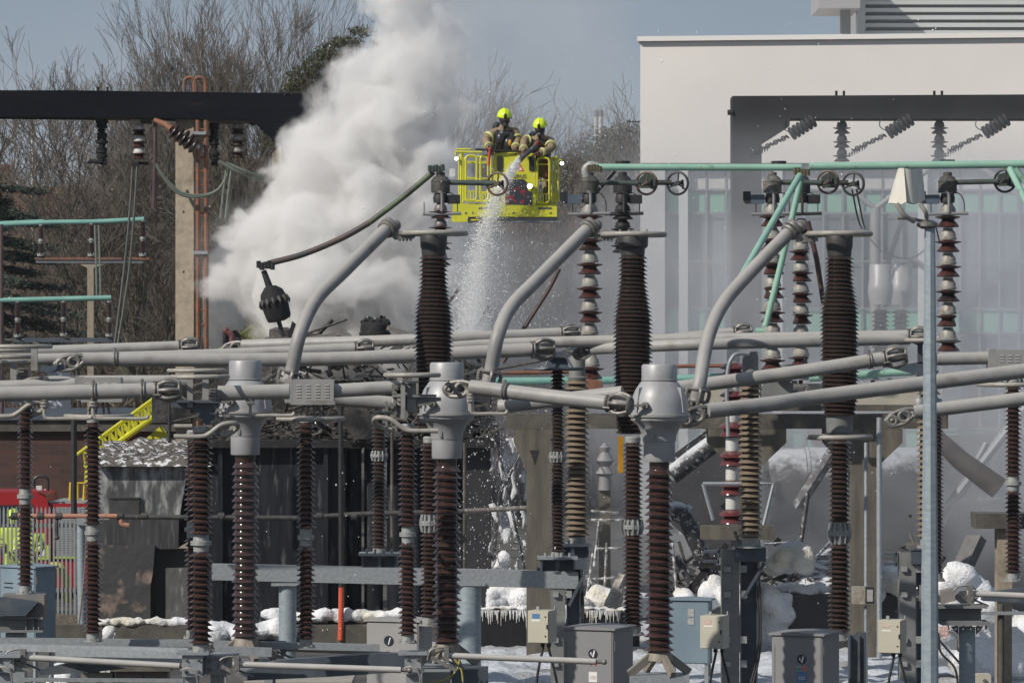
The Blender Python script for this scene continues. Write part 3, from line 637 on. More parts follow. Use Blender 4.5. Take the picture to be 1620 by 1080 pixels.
# red and white cap insulator
def capstack(name, px, Y, yt, yb, pitch, label, cat, wc, wd, wt, mc, mp_, group, broken=0, seed=1, shape=0, base=True):
    t = thing(name, label, cat, P(px, yb, Y), group); k = s(Y); n = max(1, round((yb - yt) / pitch)); p = (yb - yt) / n * k; rng = random.Random(seed)
    for i in range(n):
        c = P(px, yb, Y) + Vector((0, 0, i * p))
        if shape == 0:     # cap, thin disc, skirt below it
            MB().lathe([(wc * .80 * k, 0.5 * p), (wc * 1.06 * k, .51 * p), (wc * 1.08 * k, .60 * p), (wc * .98 * k, .62 * p), (wc * .94 * k, .78 * p), (wc * .62 * k, .92 * p), (wc * .60 * k, .985 * p)], c, 24).build('metal_cap', mc, t)
            b = MB().lathe([(wt * k, .0), (wd * .93 * k, .02 * p), (wd * .97 * k, .06 * p), (wc * .82 * k, .30 * p), (wc * .8 * k, .32 * p), (wd * 1.08 * k, .40 * p), (wd * 1.1 * k, .44 * p), (wc * .85 * k, .48 * p), (wc * .5 * k, .49 * p)], c, 26)
        else:
            MB().lathe([(wc * k, .52 * p), (wc * 1.02 * k, .55 * p), (wc * k, .98 * p)], c, 24).build('metal_cap', mc, t)
            b = MB().lathe([(wt * k, 0), (wd * 1.0 * k, .03 * p), (wd * .92 * k, .12 * p), (wt * k, .24 * p), (wd * 1.12 * k, .3 * p), (wd * 1.1 * k, .36 * p), (wt * k, .5 * p)], c, 26)
        if broken and rng.random() < broken:
            w0 = rng.uniform(0, 6.28); lim = wc * k * rng.uniform(.8, 1.0)
            for j, v in enumerate(b.v):
                w = math.atan2(v.y - c.y, v.x - c.x); dlt = abs((w - w0 + math.pi) % 6.283 - math.pi); rr = math.hypot(v.x - c.x, v.y - c.y)
                if dlt < 1.0 and rr > lim:
                    f = (lim + rng.uniform(0, .35) * (rr - lim)) / rr; b.v[j] = Vector((c.x + (v.x - c.x) * f, c.y + (v.y - c.y) * f, v.z))
            edge = MB().tube([c + Vector((math.cos(w0 + q) * lim * 1.03, math.sin(w0 + q) * lim * 1.03, .40 * p + .03 * p * math.sin(q * 9))) for q in (-.9, -.5, -.1, .3, .7, .95)], .9 * k, 5)
            edge.build('broken_edge', mat('raw_ceramic', (.72, .68, .6), None, .6), t)
        b.build('porcelain_disc', mp_, t, True, 45)
    return t
capstack('cap_insulator', 1158, 74, 645, 829, 46, 'glossy red and white insulator stack left of the tan column on the right', 'insulator', 10, 19, 12, whitecap, redcone, 'red and white cap insulators', shape=1)
capstack('cap_insulator', 1160, 77, 552, 640, 44, 'upper glossy red insulator stack just above the cream beam', 'insulator', 10, 19, 12, whitecap, redcone, 'red and white cap insulators', shape=1)
# domed current transformers
def dct(px, Y, yd, yi, yb, label, sc=1.0, ro=23, rc=16, foot=True):
    t = thing('current_transformer', label, 'transformer', P(px, yb + 14, Y), 'domed current transformers'); k = s(Y); q = sc
    H = lambda y: (yi - y) * k
    prof = [(23 * q, yi), (24 * q, yi - 2), (24 * q, yi - 30 * q), (25 * q, yi - 31 * q), (26 * q, yi - 40 * q), (33 * q, yi - 55 * q), (43 * q, yi - 63 * q), (44 * q, yi - 68 * q)]
    MB().lathe([(a * k, (yi - b) * k) for a, b in prof], P(px, yi, Y), 40).build('lower_bowl', dome, t)
    y2 = yi - 68.2 * q
    MB().lathe([(46.5 * q * k, 0), (46.5 * q * k, 3 * q * k), (45 * q * k, 3.2 * q * k)], P(px, y2, Y), 40).build('rim_flange', alu, t)
    pr = [(43.5, 3.4), (43, 16), (41, 30), (36, 42), (29, 52), (26, 55)]
    MB().lathe([(a * q * k, b * q * k) for a, b in pr], P(px, y2, Y), 40).build('upper_dome', dome, t)
    y3 = y2 - 55.2 * q
    MB().lathe([(27.5 * k * q, 0), (28 * k * q, 1 * k), (27 * k * q, 2 * k), (27 * k * q, (y3 - yd - 3) * k), (25 * k * q, (y3 - yd) * k)], P(px, y3, Y), 36).build('top_canister', dome, t)
    st = MB()
    for w in (-.9, .9, 2.4): # lifting ribs
        u = Vector((math.sin(w), -math.cos(w), 0)); v = Vector((math.cos(w), math.sin(w), 0)) * 1.6 * k
        c = P(px, y2, Y)
        a = [c + u * 40 * q * k + Vector((0, 0, 5 * k)), c + u * 46 * q * k + Vector((0, 0, 8 * k)), c + u * 41 * q * k + Vector((0, 0, 44 * q * k)), c + u * 30 * q * k + Vector((0, 0, 46 * q * k))]
        st.prism([z - v / 2 for z in a], v)
    st.build('lifting_rib', dome, t, False)
    nm = MB().pbox(px - 12, yi - 46 * q, px - 8, yi - 34 * q, Y - 27 * q * k, .03); nm.build('data_plate', alu, t, False)
    tm = MB().lathe([(5.5 * k, 0), (5.5 * k, 12 * k)], P(px - 20, y2 - 18, Y - 36 * k), 16, Vector((-.35, -1, 0)))
    beam(tm, P(px - 24, y2 - 18, Y - 46 * k), P(px - 62, y2 - 17, Y - 46 * k), 4 * k, 9 * k, Vector((0, -1, 0)))
    for j in range(4): tm.lathe([(1.5 * k, -6 * k), (1.5 * k, 6 * k)], P(px - 34 - 7 * j, y2 - 17, Y - 46 * k), 6)
    tm.build('terminal_bar', cast, t)
    MB().lathe([(15.5 * k, 0), (16 * k, 12 * k), (15 * k, 13 * k)], P(px, yi + 12, Y), 28).build('porcelain_neck', brown, t)
    shedstack(MB(), px, yi + 12.2, yb, Y, rc, ro, 10.6, .74, 32).build('porcelain', brown, t, True, 50)
    ft = MB().lathe([(22 * k, 0), (21 * k, 6 * k), (17.5 * k, 14 * k)], P(px, yb + 14, Y), 28)
    for w in (.4, 1.97, 3.54, 5.1):
        u = Vector((math.cos(w), math.sin(w), 0)); beam(ft, P(px, yb + 8, Y) + u * 16 * k, P(px, yb + 34, Y) + u * 52 * k, 8 * k, 12 * k)
    ft.build('foot', mat('worn_cast_foot', (.27, .235, .19), (.2, .185, .16), .6, .1, 6), t)
    pd = MB(); hw = 46 * k; z1 = P(0, yb + 36, Y).z - .002
    x = P(px, 0, Y).x; pd.box((x - hw, Y - hw, z1 - .16), (x + hw, Y + hw, z1))
    for (u, v) in ((-1, -1), (1, -1), (-1, 1), (1, 1)): pd.box((x + u * hw * .85 - .06, Y + v * hw * .85 - .06, 0), (x + u * hw * .85 + .06, Y + v * hw * .85 + .06, z1 - .162))
    pd.build('support_frame', galv, t, False)
    return t
dct(388, 60.5, 570, 719, 1008, 'domed grey current transformer at the left, behind the horizontal tube', .96, ro=22)
dct(707, 60.5, 573, 725, 1016, 'domed grey current transformer in the middle of the photo', 1.0, ro=24)
dct(1043, 58.5, 576, 730, 1030, 'domed grey current transformer at the right, fully in view with its shadowed side', 1.04, ro=24.5)
# arresters
def arrester(px, Y, yr, yt, yb, rtop, rmid, rbot, label, capr, ringdx=0, base=None):
    t = thing('bulged_insulator', label, 'insulator', P(px, yb, Y), 'dark bulging insulators with top rings'); k = s(Y)
    def tp_(f):
        if f > .62: q_ = min(1, (f - .62) / .27); r = rmid + (rtop - rmid) * q_ * q_ * (3 - 2 * q_)
        elif f < .16: r = rbot + (rmid - rbot) * (f / .16) ** .5
        else: r = rmid
        return (r, r + 5.8)
    shedstack(MB(), px, yt, yb, Y, 0, 0, 6.6, .9, 36, tp_).build('porcelain', dark, t, True, 50)
    MB().lathe([(rtop * 1.05 * k, 0), (rtop * 1.08 * k, 10 * k), (capr * k, 14 * k), (capr * 1.03 * k, 31 * k), (capr * .99 * k, 33 * k)], P(px, yt, Y), 36).build('top_casing', mat('arrester_cap', (.06, .058, .058), (.045, .045, .048), .5, .2, 3), t)
    y2 = yt - 33; pl = MB(); pl.box((P(px - 55, 0, Y).x, Y - 8 * k, P(0, y2, Y).z + .002), (P(px + 28, 0, Y).x, Y + 8 * k, P(0, y2, Y).z + 3 * k))
    for j in (-20, -6, 8, 22): pl.lathe([(2 * k, 0), (2 * k, 8 * k)], P(px + j, y2, Y - 6 * k), 6)
    for j in range(6): pl.lathe([(1.5 * k, -4 * k), (1.5 * k, 6 * k)], P(px - 30 - 4 * j, y2, Y - 3 * k), 6)
    pl.build('top_plate', alu, t)
    rg = ring(MB(), px + ringdx, yr, Y, 49, 4.3)
    for w in (.5, 2.6, 4.7):
        u = Vector((math.cos(w), math.sin(w), 0)); rg.tube([P(px, y2, Y) + u * 18 * k, P(px + ringdx, yr, Y) + u * 47 * k], 1.6 * k, 6)
    rg.build('corona_ring', rodc, t)
    if base:
        MB().lathe([(capr * 1.02 * k, 0), (capr * 1.02 * k, 24 * k), (rbot * 1.1 * k, 30 * k)], P(px, base, Y), 36).build('bottom_casing', greyst, t)
        f = MB().lathe([(capr * 1.12 * k, -4 * k), (capr * 1.12 * k, -.01)], P(px, base, Y), 30)
        for j in range(10):
            w = j * .628; f.lathe([(2.2 * k, -12 * k), (2.2 * k, -4 * k)], P(px, base, Y) + Vector((math.cos(w), math.sin(w), 0)) * 22 * k, 6)
        f.build('bolted_plate', cast, t)
        r2 = ring(MB(), px, 691, Y, 49, 4.3)
        for w in (.5, 2.6, 4.7): r2.tube([P(px, base + 5, Y) + Vector((math.cos(w), math.sin(w), 0)) * 20 * k, P(px, 690, Y) + Vector((math.cos(w), math.sin(w), 0)) * 47 * k], 1.8 * k, 6)
        r2.build('lower_ring', rodc, t)
    return t
arrester(686, 64, 369, 404, 684, 18, 26.5, 21, 'dark bulging insulator at the foot of the burnt green tube, left of the foam stream', 21, 2)
arrester(1001, 64, 371, 404, 686, 18, 26.5, 21, 'dark bulging insulator in the middle behind the right domed transformer', 24, 1)
arrester(1328, 63, 370, 405, 657, 18, 26.5, 21, 'dark bulging insulator at the right with rings above and below', 21, 0, base=684)
# curved jumper tubes
GJ = 'curved jumper tubes rising to the dark insulators'
def jumper(pts, label):
    return bus(pts, 11, label, (0, 0), (), group=GJ, name='jumper_tube', cat='jumper tube')
for pts, (ex, ey), label in (
    ([(455, 606, 62), (462, 585, 62), (474, 530, 62), (500, 474, 62.5), (545, 428, 63), (612, 362, 64)], (612, 362), 'curved grey jumper tube rising to the left dark insulator'),
    ([(772, 606, 62), (778, 580, 62), (788, 530, 62), (808, 486, 62.5), (850, 442, 63), (930, 362, 64)], (930, 362), 'curved grey jumper tube rising to the middle dark insulator'),
    ([(1102, 634, 61), (1108, 600, 61), (1120, 535, 61.5), (1142, 484, 62), (1178, 440, 62.5), (1250, 366, 63)], (1250, 366), 'curved grey jumper tube rising to the right dark insulator')):
    t = jumper(pts, label); k = s(64); q = P(*pts[-1]); d = (q - P(*pts[-2])).normalized()
    c = MB(); c.torus(q - d * .02, 12 * k, 3.2 * k, d, 20, 8); c.torus(q + d * .06, 12.5 * k, 3 * k, d, 20, 8); c.torus(q + d * .12, 10 * k, 4 * k, (d + Vector((.3, -.3, 0))).normalized(), 20, 8)
    c.ball(q + d * .15 + Vector((.06, 0, -.02)), 9 * k)
    c.prism([q + Vector((.05, -.03, -.09)), q + Vector((.16, -.03, -.02)), q + Vector((.42, -.03, -.10)), q + Vector((.42, -.03, -.15)), q + Vector((.12, -.03, -.17))][::-1], Vector((0, .06, 0)))
    for j in range(4): c.lathe([(1.8 * k, -7 * k), (1.8 * k, 5 * k)], q + Vector((.2 + .055 * j, 0, -.12)), 6)
    c.build('upper_clamp', cast, t)
    p = P(*pts[0]); d = (P(*pts[1]) - p).normalized(); b_ = MB(); b_.torus(p + d * .17, 14 * k, 2.6 * k, d, 20, 6); b_.torus(p, 12 * k, 3 * k, d, 20, 6)
    for w in (0.2, 1.6, 3.3, 4.7):
        a1, b1 = frame(d); u = a1 * math.cos(w) + b1 * math.sin(w); b_.tube(bez([p + d * .2 + u * 12 * k, p + d * .14 + u * 17 * k, p + d * .02 + u * 16 * k, p - d * .08 + u * 11 * k], 4), 3 * k, 7)
    b_.build('lower_clamp', cast, t)
# horizontal busbar tubes
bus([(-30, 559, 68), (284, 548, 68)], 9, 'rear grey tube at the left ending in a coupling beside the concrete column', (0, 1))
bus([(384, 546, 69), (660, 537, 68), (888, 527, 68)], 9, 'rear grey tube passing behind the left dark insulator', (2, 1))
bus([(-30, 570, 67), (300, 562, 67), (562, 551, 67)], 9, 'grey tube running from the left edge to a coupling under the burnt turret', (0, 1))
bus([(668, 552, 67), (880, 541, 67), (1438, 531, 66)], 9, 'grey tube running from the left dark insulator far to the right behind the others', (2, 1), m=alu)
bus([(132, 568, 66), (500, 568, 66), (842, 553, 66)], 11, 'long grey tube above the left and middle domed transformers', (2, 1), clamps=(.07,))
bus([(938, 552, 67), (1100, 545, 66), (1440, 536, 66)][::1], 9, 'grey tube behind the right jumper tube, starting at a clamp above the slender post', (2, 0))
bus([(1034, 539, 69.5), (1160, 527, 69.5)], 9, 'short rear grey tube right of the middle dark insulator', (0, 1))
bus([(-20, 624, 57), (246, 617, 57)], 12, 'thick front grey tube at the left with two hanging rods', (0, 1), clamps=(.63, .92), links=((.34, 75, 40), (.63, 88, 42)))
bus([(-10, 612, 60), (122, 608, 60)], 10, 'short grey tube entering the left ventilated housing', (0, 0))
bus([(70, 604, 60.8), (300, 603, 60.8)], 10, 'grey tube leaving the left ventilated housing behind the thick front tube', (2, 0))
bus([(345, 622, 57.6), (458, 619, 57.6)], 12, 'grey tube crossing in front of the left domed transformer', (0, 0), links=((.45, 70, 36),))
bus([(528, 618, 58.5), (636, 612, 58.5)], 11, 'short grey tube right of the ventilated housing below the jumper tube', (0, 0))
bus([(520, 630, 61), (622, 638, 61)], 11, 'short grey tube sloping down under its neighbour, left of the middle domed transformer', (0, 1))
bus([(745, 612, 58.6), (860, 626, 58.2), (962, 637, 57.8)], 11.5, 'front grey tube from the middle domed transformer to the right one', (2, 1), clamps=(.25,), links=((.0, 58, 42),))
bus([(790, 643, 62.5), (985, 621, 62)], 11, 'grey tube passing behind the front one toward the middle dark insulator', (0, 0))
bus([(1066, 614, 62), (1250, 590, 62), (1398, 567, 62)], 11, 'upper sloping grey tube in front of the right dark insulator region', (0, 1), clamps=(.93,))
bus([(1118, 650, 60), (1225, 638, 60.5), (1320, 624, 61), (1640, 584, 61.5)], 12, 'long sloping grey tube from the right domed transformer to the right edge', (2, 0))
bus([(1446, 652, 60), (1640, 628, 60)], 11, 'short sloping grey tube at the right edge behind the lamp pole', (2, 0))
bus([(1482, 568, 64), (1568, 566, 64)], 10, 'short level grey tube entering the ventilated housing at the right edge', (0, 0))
# contact head right of the lamp pole
t = post(1455, 66, [(640, 660)], 'grey contact head with a flat ring left of the lamp pole', m=midb, rc=7, ro=12, pitch=6, group='contact heads', base=0)
ring(MB(), 1472, 538, 66, 40, 3.6).build('corona_ring', rodc, t)
h_ = MB(); h_.pbox(1452, 541, 1460, 575, 66, .08); h_.pprism([(1400, 580), (1460, 572), (1462, 600), (1440, 590)], 66, .05); h_.build('bracket_plate', slate, t, False)
MB().tube([P(1458, 640, 66), P(1450, 590, 66)], .02, 6).build('stay_rod', cast, t)
# ring and platform above the slender post at 882
t = thing('contact_support', 'slate platform with flat rim holding the clamp above the slender dark post', 'contact support', P(880, 586, 68)); k = s(68)
MB().lathe([(48 * k, 0), (49 * k, 2.5 * k), (48 * k, 5 * k)], P(878, 586, 68), 40).build('platform_disc', slate, t)
q = MB(); q.pprism([(866, 581), (870, 565), (896, 565), (900, 581)], 68 - .1, .3); q.tube([P(862, 581, 67.8), P(872, 562, 67.8)], 1.6 * k, 6).tube([P(906, 581, 67.8), P(894, 562, 67.8)], 1.6 * k, 6); q.build('pedestal', bluebox, t, False)
q = MB().pprism([(862, 564), (898, 566), (935, 545), (930, 541), (885, 556), (862, 558)], 67.8, .2); q.build('clamp_arm', slate, t, False)
MB().torus(P(905, 548, 67.6), 9 * k, 3 * k, Vector((0, -1, 0)), 20, 8).torus(P(924, 553, 67.6), 6 * k, 3 * k, Vector((0, -1, 0)), 20, 8).build('clamp_ring', cast, t)
# left edge ring pieces
t = thing('ring_assembly', 'flat pale ring on a slab stand at the left edge above the tubes', 'corona ring', P(50, 580, 60))
ring(MB(), 30, 548, 60, 50, 3.6).build('corona_ring', rodc, t)
q = MB(); q.pbox(49, 551, 59, 586, 60, .07); q.build('stand', alu, t, False)
q = MB(); q.pprism([(60, 590), (66, 580), (100, 576), (102, 584), (88, 588)], 59.9, .2); q.build('bracket_plate', slate, t, False)
ring(MB(), 0, 572, 60.5, 42, 3).build('lower_ring', rodc, t)
# lamp pole
t = thing('lamp_post', 'galvanised octagonal lamp post with a floodlight in front of everything at the right', 'lamp post', (P(1471, 0, 48).x, 48, 0)); k = s(48)
x = P(1471, 0, 48).x
def octp(rr0, rr1, y0, y1, xo=0): return MB().tube([(x + xo, 48, y0), (x + xo, 48, y1)], [rr0, rr1], 8)
octp(14.5 * k, 13.3 * k, 0, P(0, 892, 48).z).build('lower_pole', galvpole, t, False)
octp(12.9 * k, 8.4 * k, P(0, 892, 48).z + .001, P(0, 360, 48).z).build('upper_pole', galvpole, t, False)
hd = MB().lathe([(9 * k, 0), (17 * k, 4 * k), (17 * k, 9 * k), (8 * k, 14 * k)], P(1467, 362, 48), 14); hd.tube(bez([P(1470, 352, 48), P(1440, 346, 48), P(1420, 345, 48)], 4), 3 * k, 6).tube([P(1480, 356, 48), P(1487, 385, 48.2)], 1.2 * k, 5); hd.build('pole_top', cast, t)
fl = MB().prism([P(1424, 265, 47.7), P(1428, 266, 47.7), P(1424, 322, 47.7), P(1407, 322, 47.7)], Vector((.34, .12, 0))); 
b0 = MB(); n_ = 12; fv = []
for i in range(n_ + 1):
    u = i / n_; dy = -.07 * math.sin(math.pi * u) + .22 * u
    fv += [P(1428 + 31 * u, 266 + 1.5 * math.sin(math.pi * u), 47.8 + dy), P(1432 + 32 * u, 316 + 6 * math.sin(math.pi * u), 47.8 + dy * 1.3)]
o_ = len(fv); fv += [v + Vector((0, .26, 0)) for v in fv]
fs_ = [(2 * i, 2 * i + 1, 2 * i + 3, 2 * i + 2) for i in range(n_)] + [(o_ + 2 * i, o_ + 2 * i + 2, o_ + 2 * i + 3, o_ + 2 * i + 1) for i in range(n_)] + [(2 * i, 2 * i + 2, o_ + 2 * i + 2, o_ + 2 * i) for i in range(n_)] + [(2 * i + 1, o_ + 2 * i + 1, o_ + 2 * i + 3, 2 * i + 3) for i in range(n_)] + [(0, o_, o_ + 1, 1), (2 * n_, 2 * n_ + 1, o_ + 2 * n_ + 1, o_ + 2 * n_)]
b0.add(fv, fs_); b0.build('floodlight_housing', mat('flood_white', (.66, .64, .58), (.55, .53, .47), .5, 0, 3, c3=(.38, .36, .30), sc3=2.5, lo3=.54, hi3=.72, stretch=(5, 3, .5)), t, True, 45)
MB().prism([P(1423, 266, 47.92), P(1430, 266, 47.79), P(1434, 319, 47.76), P(1427, 323, 47.79), P(1407, 321, 48.05)][::-1], Vector((.0, .2, 0))).build('floodlight_lit_side', mat('flood_side_sunlit', (.72, .69, .62), (.62, .59, .52), .5, 0, 6), t, False)  # left side face, coloured paler than the housing to look sunlit
q = MB(); q.tube(bez([P(1418, 322, 47.8), P(1430, 340, 47.8), P(1446, 350, 47.9)], 4), 4 * k, 8); q.tube(bez([P(1455, 322, 47.8), P(1464, 335, 47.8), P(1466, 346, 47.9)], 4), 3.5 * k, 8); q.build('floodlight_bracket', rodc, t)
# ------------------------------------------------------------------ low steelwork, cabinets
def rail(p0, p1, w, h, m, label, name='steel_rail', cat='steel rail', holes=0, grp='galvanised rails of the disconnector bases'):
    p0, p1 = P(*p0), P(*p1); b = MB(); beam(b, p0, p1, w, h)
    return tag(b.build(name, m, None, False), label, cat, grp)
rail((-30, 1013, 60.6), (330, 1017, 60.6), .12, .10, galv, 'upper galvanised rail under the left brown posts')
rail((-30, 1022, 59.4), (300, 1030, 58.4), .12, .10, galv, 'middle galvanised rail below the left brown posts')
rail((90, 1032, 58.8), (300, 1036, 58.3), .10, .09, galv, 'lower galvanised rail running behind the pale operating tube at the left')
rail((338, 1018, 60.9), (600, 1024, 60.9), .12, .10, galv, 'galvanised rail between the left and middle domed transformers')
rail((340, 1028, 58.6), (430, 1031, 58.6), .12, .12, galv, 'short galvanised rail beside the bolted bracket')
rail((-20, 1074, 60), (290, 1076, 60), .1, .05, galv, 'thin pale rail along the bottom left edge of the photo')
def oprod(p0, p1, r, label):
    a, b = P(*p0), P(*p1); t = thing('operating_tube', label, 'operating tube', a.lerp(b, .5), 'pale operating tubes of the disconnectors'); k = s(p0[2])
    MB().tube([a, b], r * k, 16).build('tube', mat('rod_pale', (.50, .48, .45), (.42, .41, .39), .45, .1, 3), t)
    d = (b - a).normalized(); q = MB().lathe([(r * .6 * k, 0), (r * .6 * k, 14 * k)], b, 12, d); q.ball(b + d * 14 * k, r * .9 * k, 8); q.build('end_fitting', cast, t)
    c = MB(); c.torus(a + d * 6 * k, r * 1.4 * k, 2.2 * k, d, 16, 6); c.pbox(p0[0] + 2, p0[1] - 12, p0[0] + 10, p0[1] + 12, p0[2] - .08, .16)
    beam(c, P(p0[0] - 18, p0[1] + 3, p0[2] - .1), P(p0[0] + 22, p0[1] + 24, p0[2] - .1), .04, .05); beam(c, P(p0[0] - 4, p0[1] + 4, p0[2] + .1), P(p0[0] + 34, p0[1] + 20, p0[2] + .1), .03, .03)
    c.tube(bez([P(p0[0] - 24, p0[1] + 8, p0[2]), P(p0[0] - 18, p0[1] - 8, p0[2]), P(p0[0] + 2, p0[1] - 12, p0[2]), P(p0[0] + 14, p0[1] - 6, p0[2])], 5), 1.6 * k, 6)
    c.build('crank_link', cast, t)
    return t
oprod((30, 1039, 58), (284, 1053, 58), 5, 'pale operating tube at the lower left')
oprod((368, 1050, 57.5), (634, 1059, 57.5), 5, 'pale operating tube at the bottom between two bolted brackets')
oprod((442, 1026, 61), (600, 1032, 61), 3.6, 'thinner pale tube behind the slate beam at the bottom')
oprod((700, 1036, 58), (942, 1046, 58), 5, 'pale operating tube reaching across the front of the grey S20 cabinet')
oprod((1530, 938, 62), (1640, 943, 62), 5, 'pale operating tube at the right edge above the round steel post')
def sbeam(poly, Y, d, label):
    tag(MB().pprism(poly, Y, d).build('slate_beam', slate, None, False), label, 'steel beam', 'dark slate base beams')
sbeam([(60, 1060), (150, 1038), (288, 1034), (288, 1048), (150, 1062), (62, 1068)], 59.2, .25, 'slate beam tapering behind the lower left operating tube')
sbeam([(372, 1068), (440, 1044), (600, 1033), (640, 1034), (640, 1062), (520, 1070), (390, 1076)], 59, .3, 'slate beam tapering left between the bolted brackets at the bottom')
sbeam([(1555, 938), (1640, 928), (1640, 954), (1555, 950)], 62.6, .3, 'slate beam behind the operating tube at the right edge')
def bracket(px, py, Y, w, h, label):
    t = thing('bolted_bracket', label, 'bracket', P(px + w / 2, py + h, Y), 'bolted brackets under the posts'); k = s(Y)
    MB().pbox(px, py, px + w, py + h, Y - .2, .04).pbox(px, py, px + 4, py + h, Y - .159, .5).pbox(px + w - 4, py, px + w, py + h, Y - .159, .5).build('front_plate', galv, t, False)
    MB().pbox(px - 10, py - 4, px + w + 10, py - .2, Y - .25, .6).build('top_plate', galv, t, False)
    b = MB()
    for u in (.2, .8):
        for v in (.2, .75): b.lathe([(3.2 * k, 0), (3.2 * k, .01), (1.8 * k, .011), (1.8 * k, .035)], P(px + w * u, py + h * v, Y - .2), 6, Vector((0, -1, 0)))
    b.build('bolt', cast, t)
    MB().tube(bez([P(px - 2, py + h * .7, Y - .25), P(px + 10, py + h * .6, Y - .3), P(px + 22, py + h * .9, Y - .3), P(px + 26, py + h + 20, Y - .25)], 5), 1.5 * k, 6).build('earth_cable', rodc, t)
    MB().box((P(px + w / 2, 0, Y).x - .09, Y - .1, 0), (P(px + w / 2, 0, Y).x + .09, Y + .1, P(0, py + h, Y).z)).build('support_leg', galv, t, False)
bracket(288, 1036, 57.5, 32, 34, 'bolted galvanised bracket under the stout brown post')
bracket(640, 1036, 58.5, 26, 30, 'bolted galvanised bracket under the brown post left of the middle transformer')
bracket(-6, 1040, 58, 28, 24, 'bolted galvanised bracket cut by the left edge near the bottom')
bracket(324, 1040, 57.9, 40, 26, 'slate toned bracket box right beside the bracket under the stout post')
# steel support boxes under post at 40
t = thing('steel_support', 'galvanised box support with plates under the leftmost brown post', 'steel support', P(35, 1010, 61))
MB().pbox(4, 940, 70, 975, 60.8, .5).build('upper_box', mat('support_brown', (.24, .21, .18), (.16, .17, .18), .6, .1, 5), t, False)
MB().pprism([(-10, 946), (4, 944), (60, 952), (40, 974), (-10, 974)], 60.6, .18).build('side_plate', slate, t, False)
q = MB(); q.pbox(-10, 979, 64, 996, 60.8, .4); q.pbox(-14, 975.2, 68, 978.8, 60.7, .6); q.pbox(-14, 996.3, 68, 1000, 60.7, .6)
for u in (40, 52, 60): q.pbox(u, 979.1, u + 2, 996, 60.74, .05)
q.build('channel', greyst, t, False)
MB().box((P(10, 0, 61).x, 60.9, 0), (P(40, 0, 61).x, 61.2, P(0, 1000.4, 61).z)).build('support_leg', galv, t, False)
# long galvanised beam on round posts
YG = 71; t = thing('gantry_beam', 'pale galvanised beam on round posts in front of the burnt transformer', 'steel beam', P(620, 1000, YG))
a, b = P(335, 892, YG), P(915, 931, YG); z1, z0 = P(0, 894, YG).z, P(0, 918, YG).z
bm = MB().prism([P(335, 892, YG), P(915, 904, YG), P(915, 931, YG), P(335, 917, YG)][::-1], Vector((0, .3, 0))); bm.build('beam', galv, t, False)
for px in (455, 742):
    q = MB().tube([(P(px, 0, YG + .15).x, YG + .15, 0), P(px, 927, YG + .15)], (19 if px > 600 else 14) * s(YG), 24); q.build('round_post', galvpole, t)
    q = MB(); q.pbox(px - 26, 922, px + 26, 926.5, YG - .05, .4)
    for j in (-20, -8, 8, 20): q.lathe([(.02, 0), (.02, .06)], P(px + j, 928, YG), 6)
    q.build('head_plate', galv, t, False)
# steel pads on the beam
def pad(px, py, Y, w, label):
    t = thing('steel_pedestal', label, 'pedestal', P(px, py + 14, Y), 'slate seats under the second row posts')
    MB().pbox(px - w, py, px + w, py + 4, Y - .28, .56).build('seat_plate', galv, t, False)
    q = MB(); q.pbox(px - w * .85, py + 4.2, px - w * .75, py + 22, Y - .25, .5).pbox(px + w * .75, py + 4.2, px + w * .85, py + 22, Y - .25, .5).pbox(px - 3, py + 4.2, px + 3, py + 22, Y - .25, .5).pbox(px - w * .74, py + 4.2, px - 3.2, py + 22, Y - .05, .1).pbox(px + 3.2, py + 4.2, px + w * .74, py + 22, Y - .05, .1)
    q.build('web_plates', slate, t, False)
    q = MB()
    for j in (-.6, -.2, .2, .6): q.lathe([(.022, 0), (.022, .07)], P(px + w * j, py - .1, Y - .2), 6)
    q.build('bolt', flangem, t)
pad(600, 875, 69, 33, 'slate seat under the slender post on the pale beam')
pad(882, 881, 68, 32, 'slate seat under the slender dark post beside the tan column')
pad(906, 860, 70, 30, 'slate seat under the tan insulator right of centre')
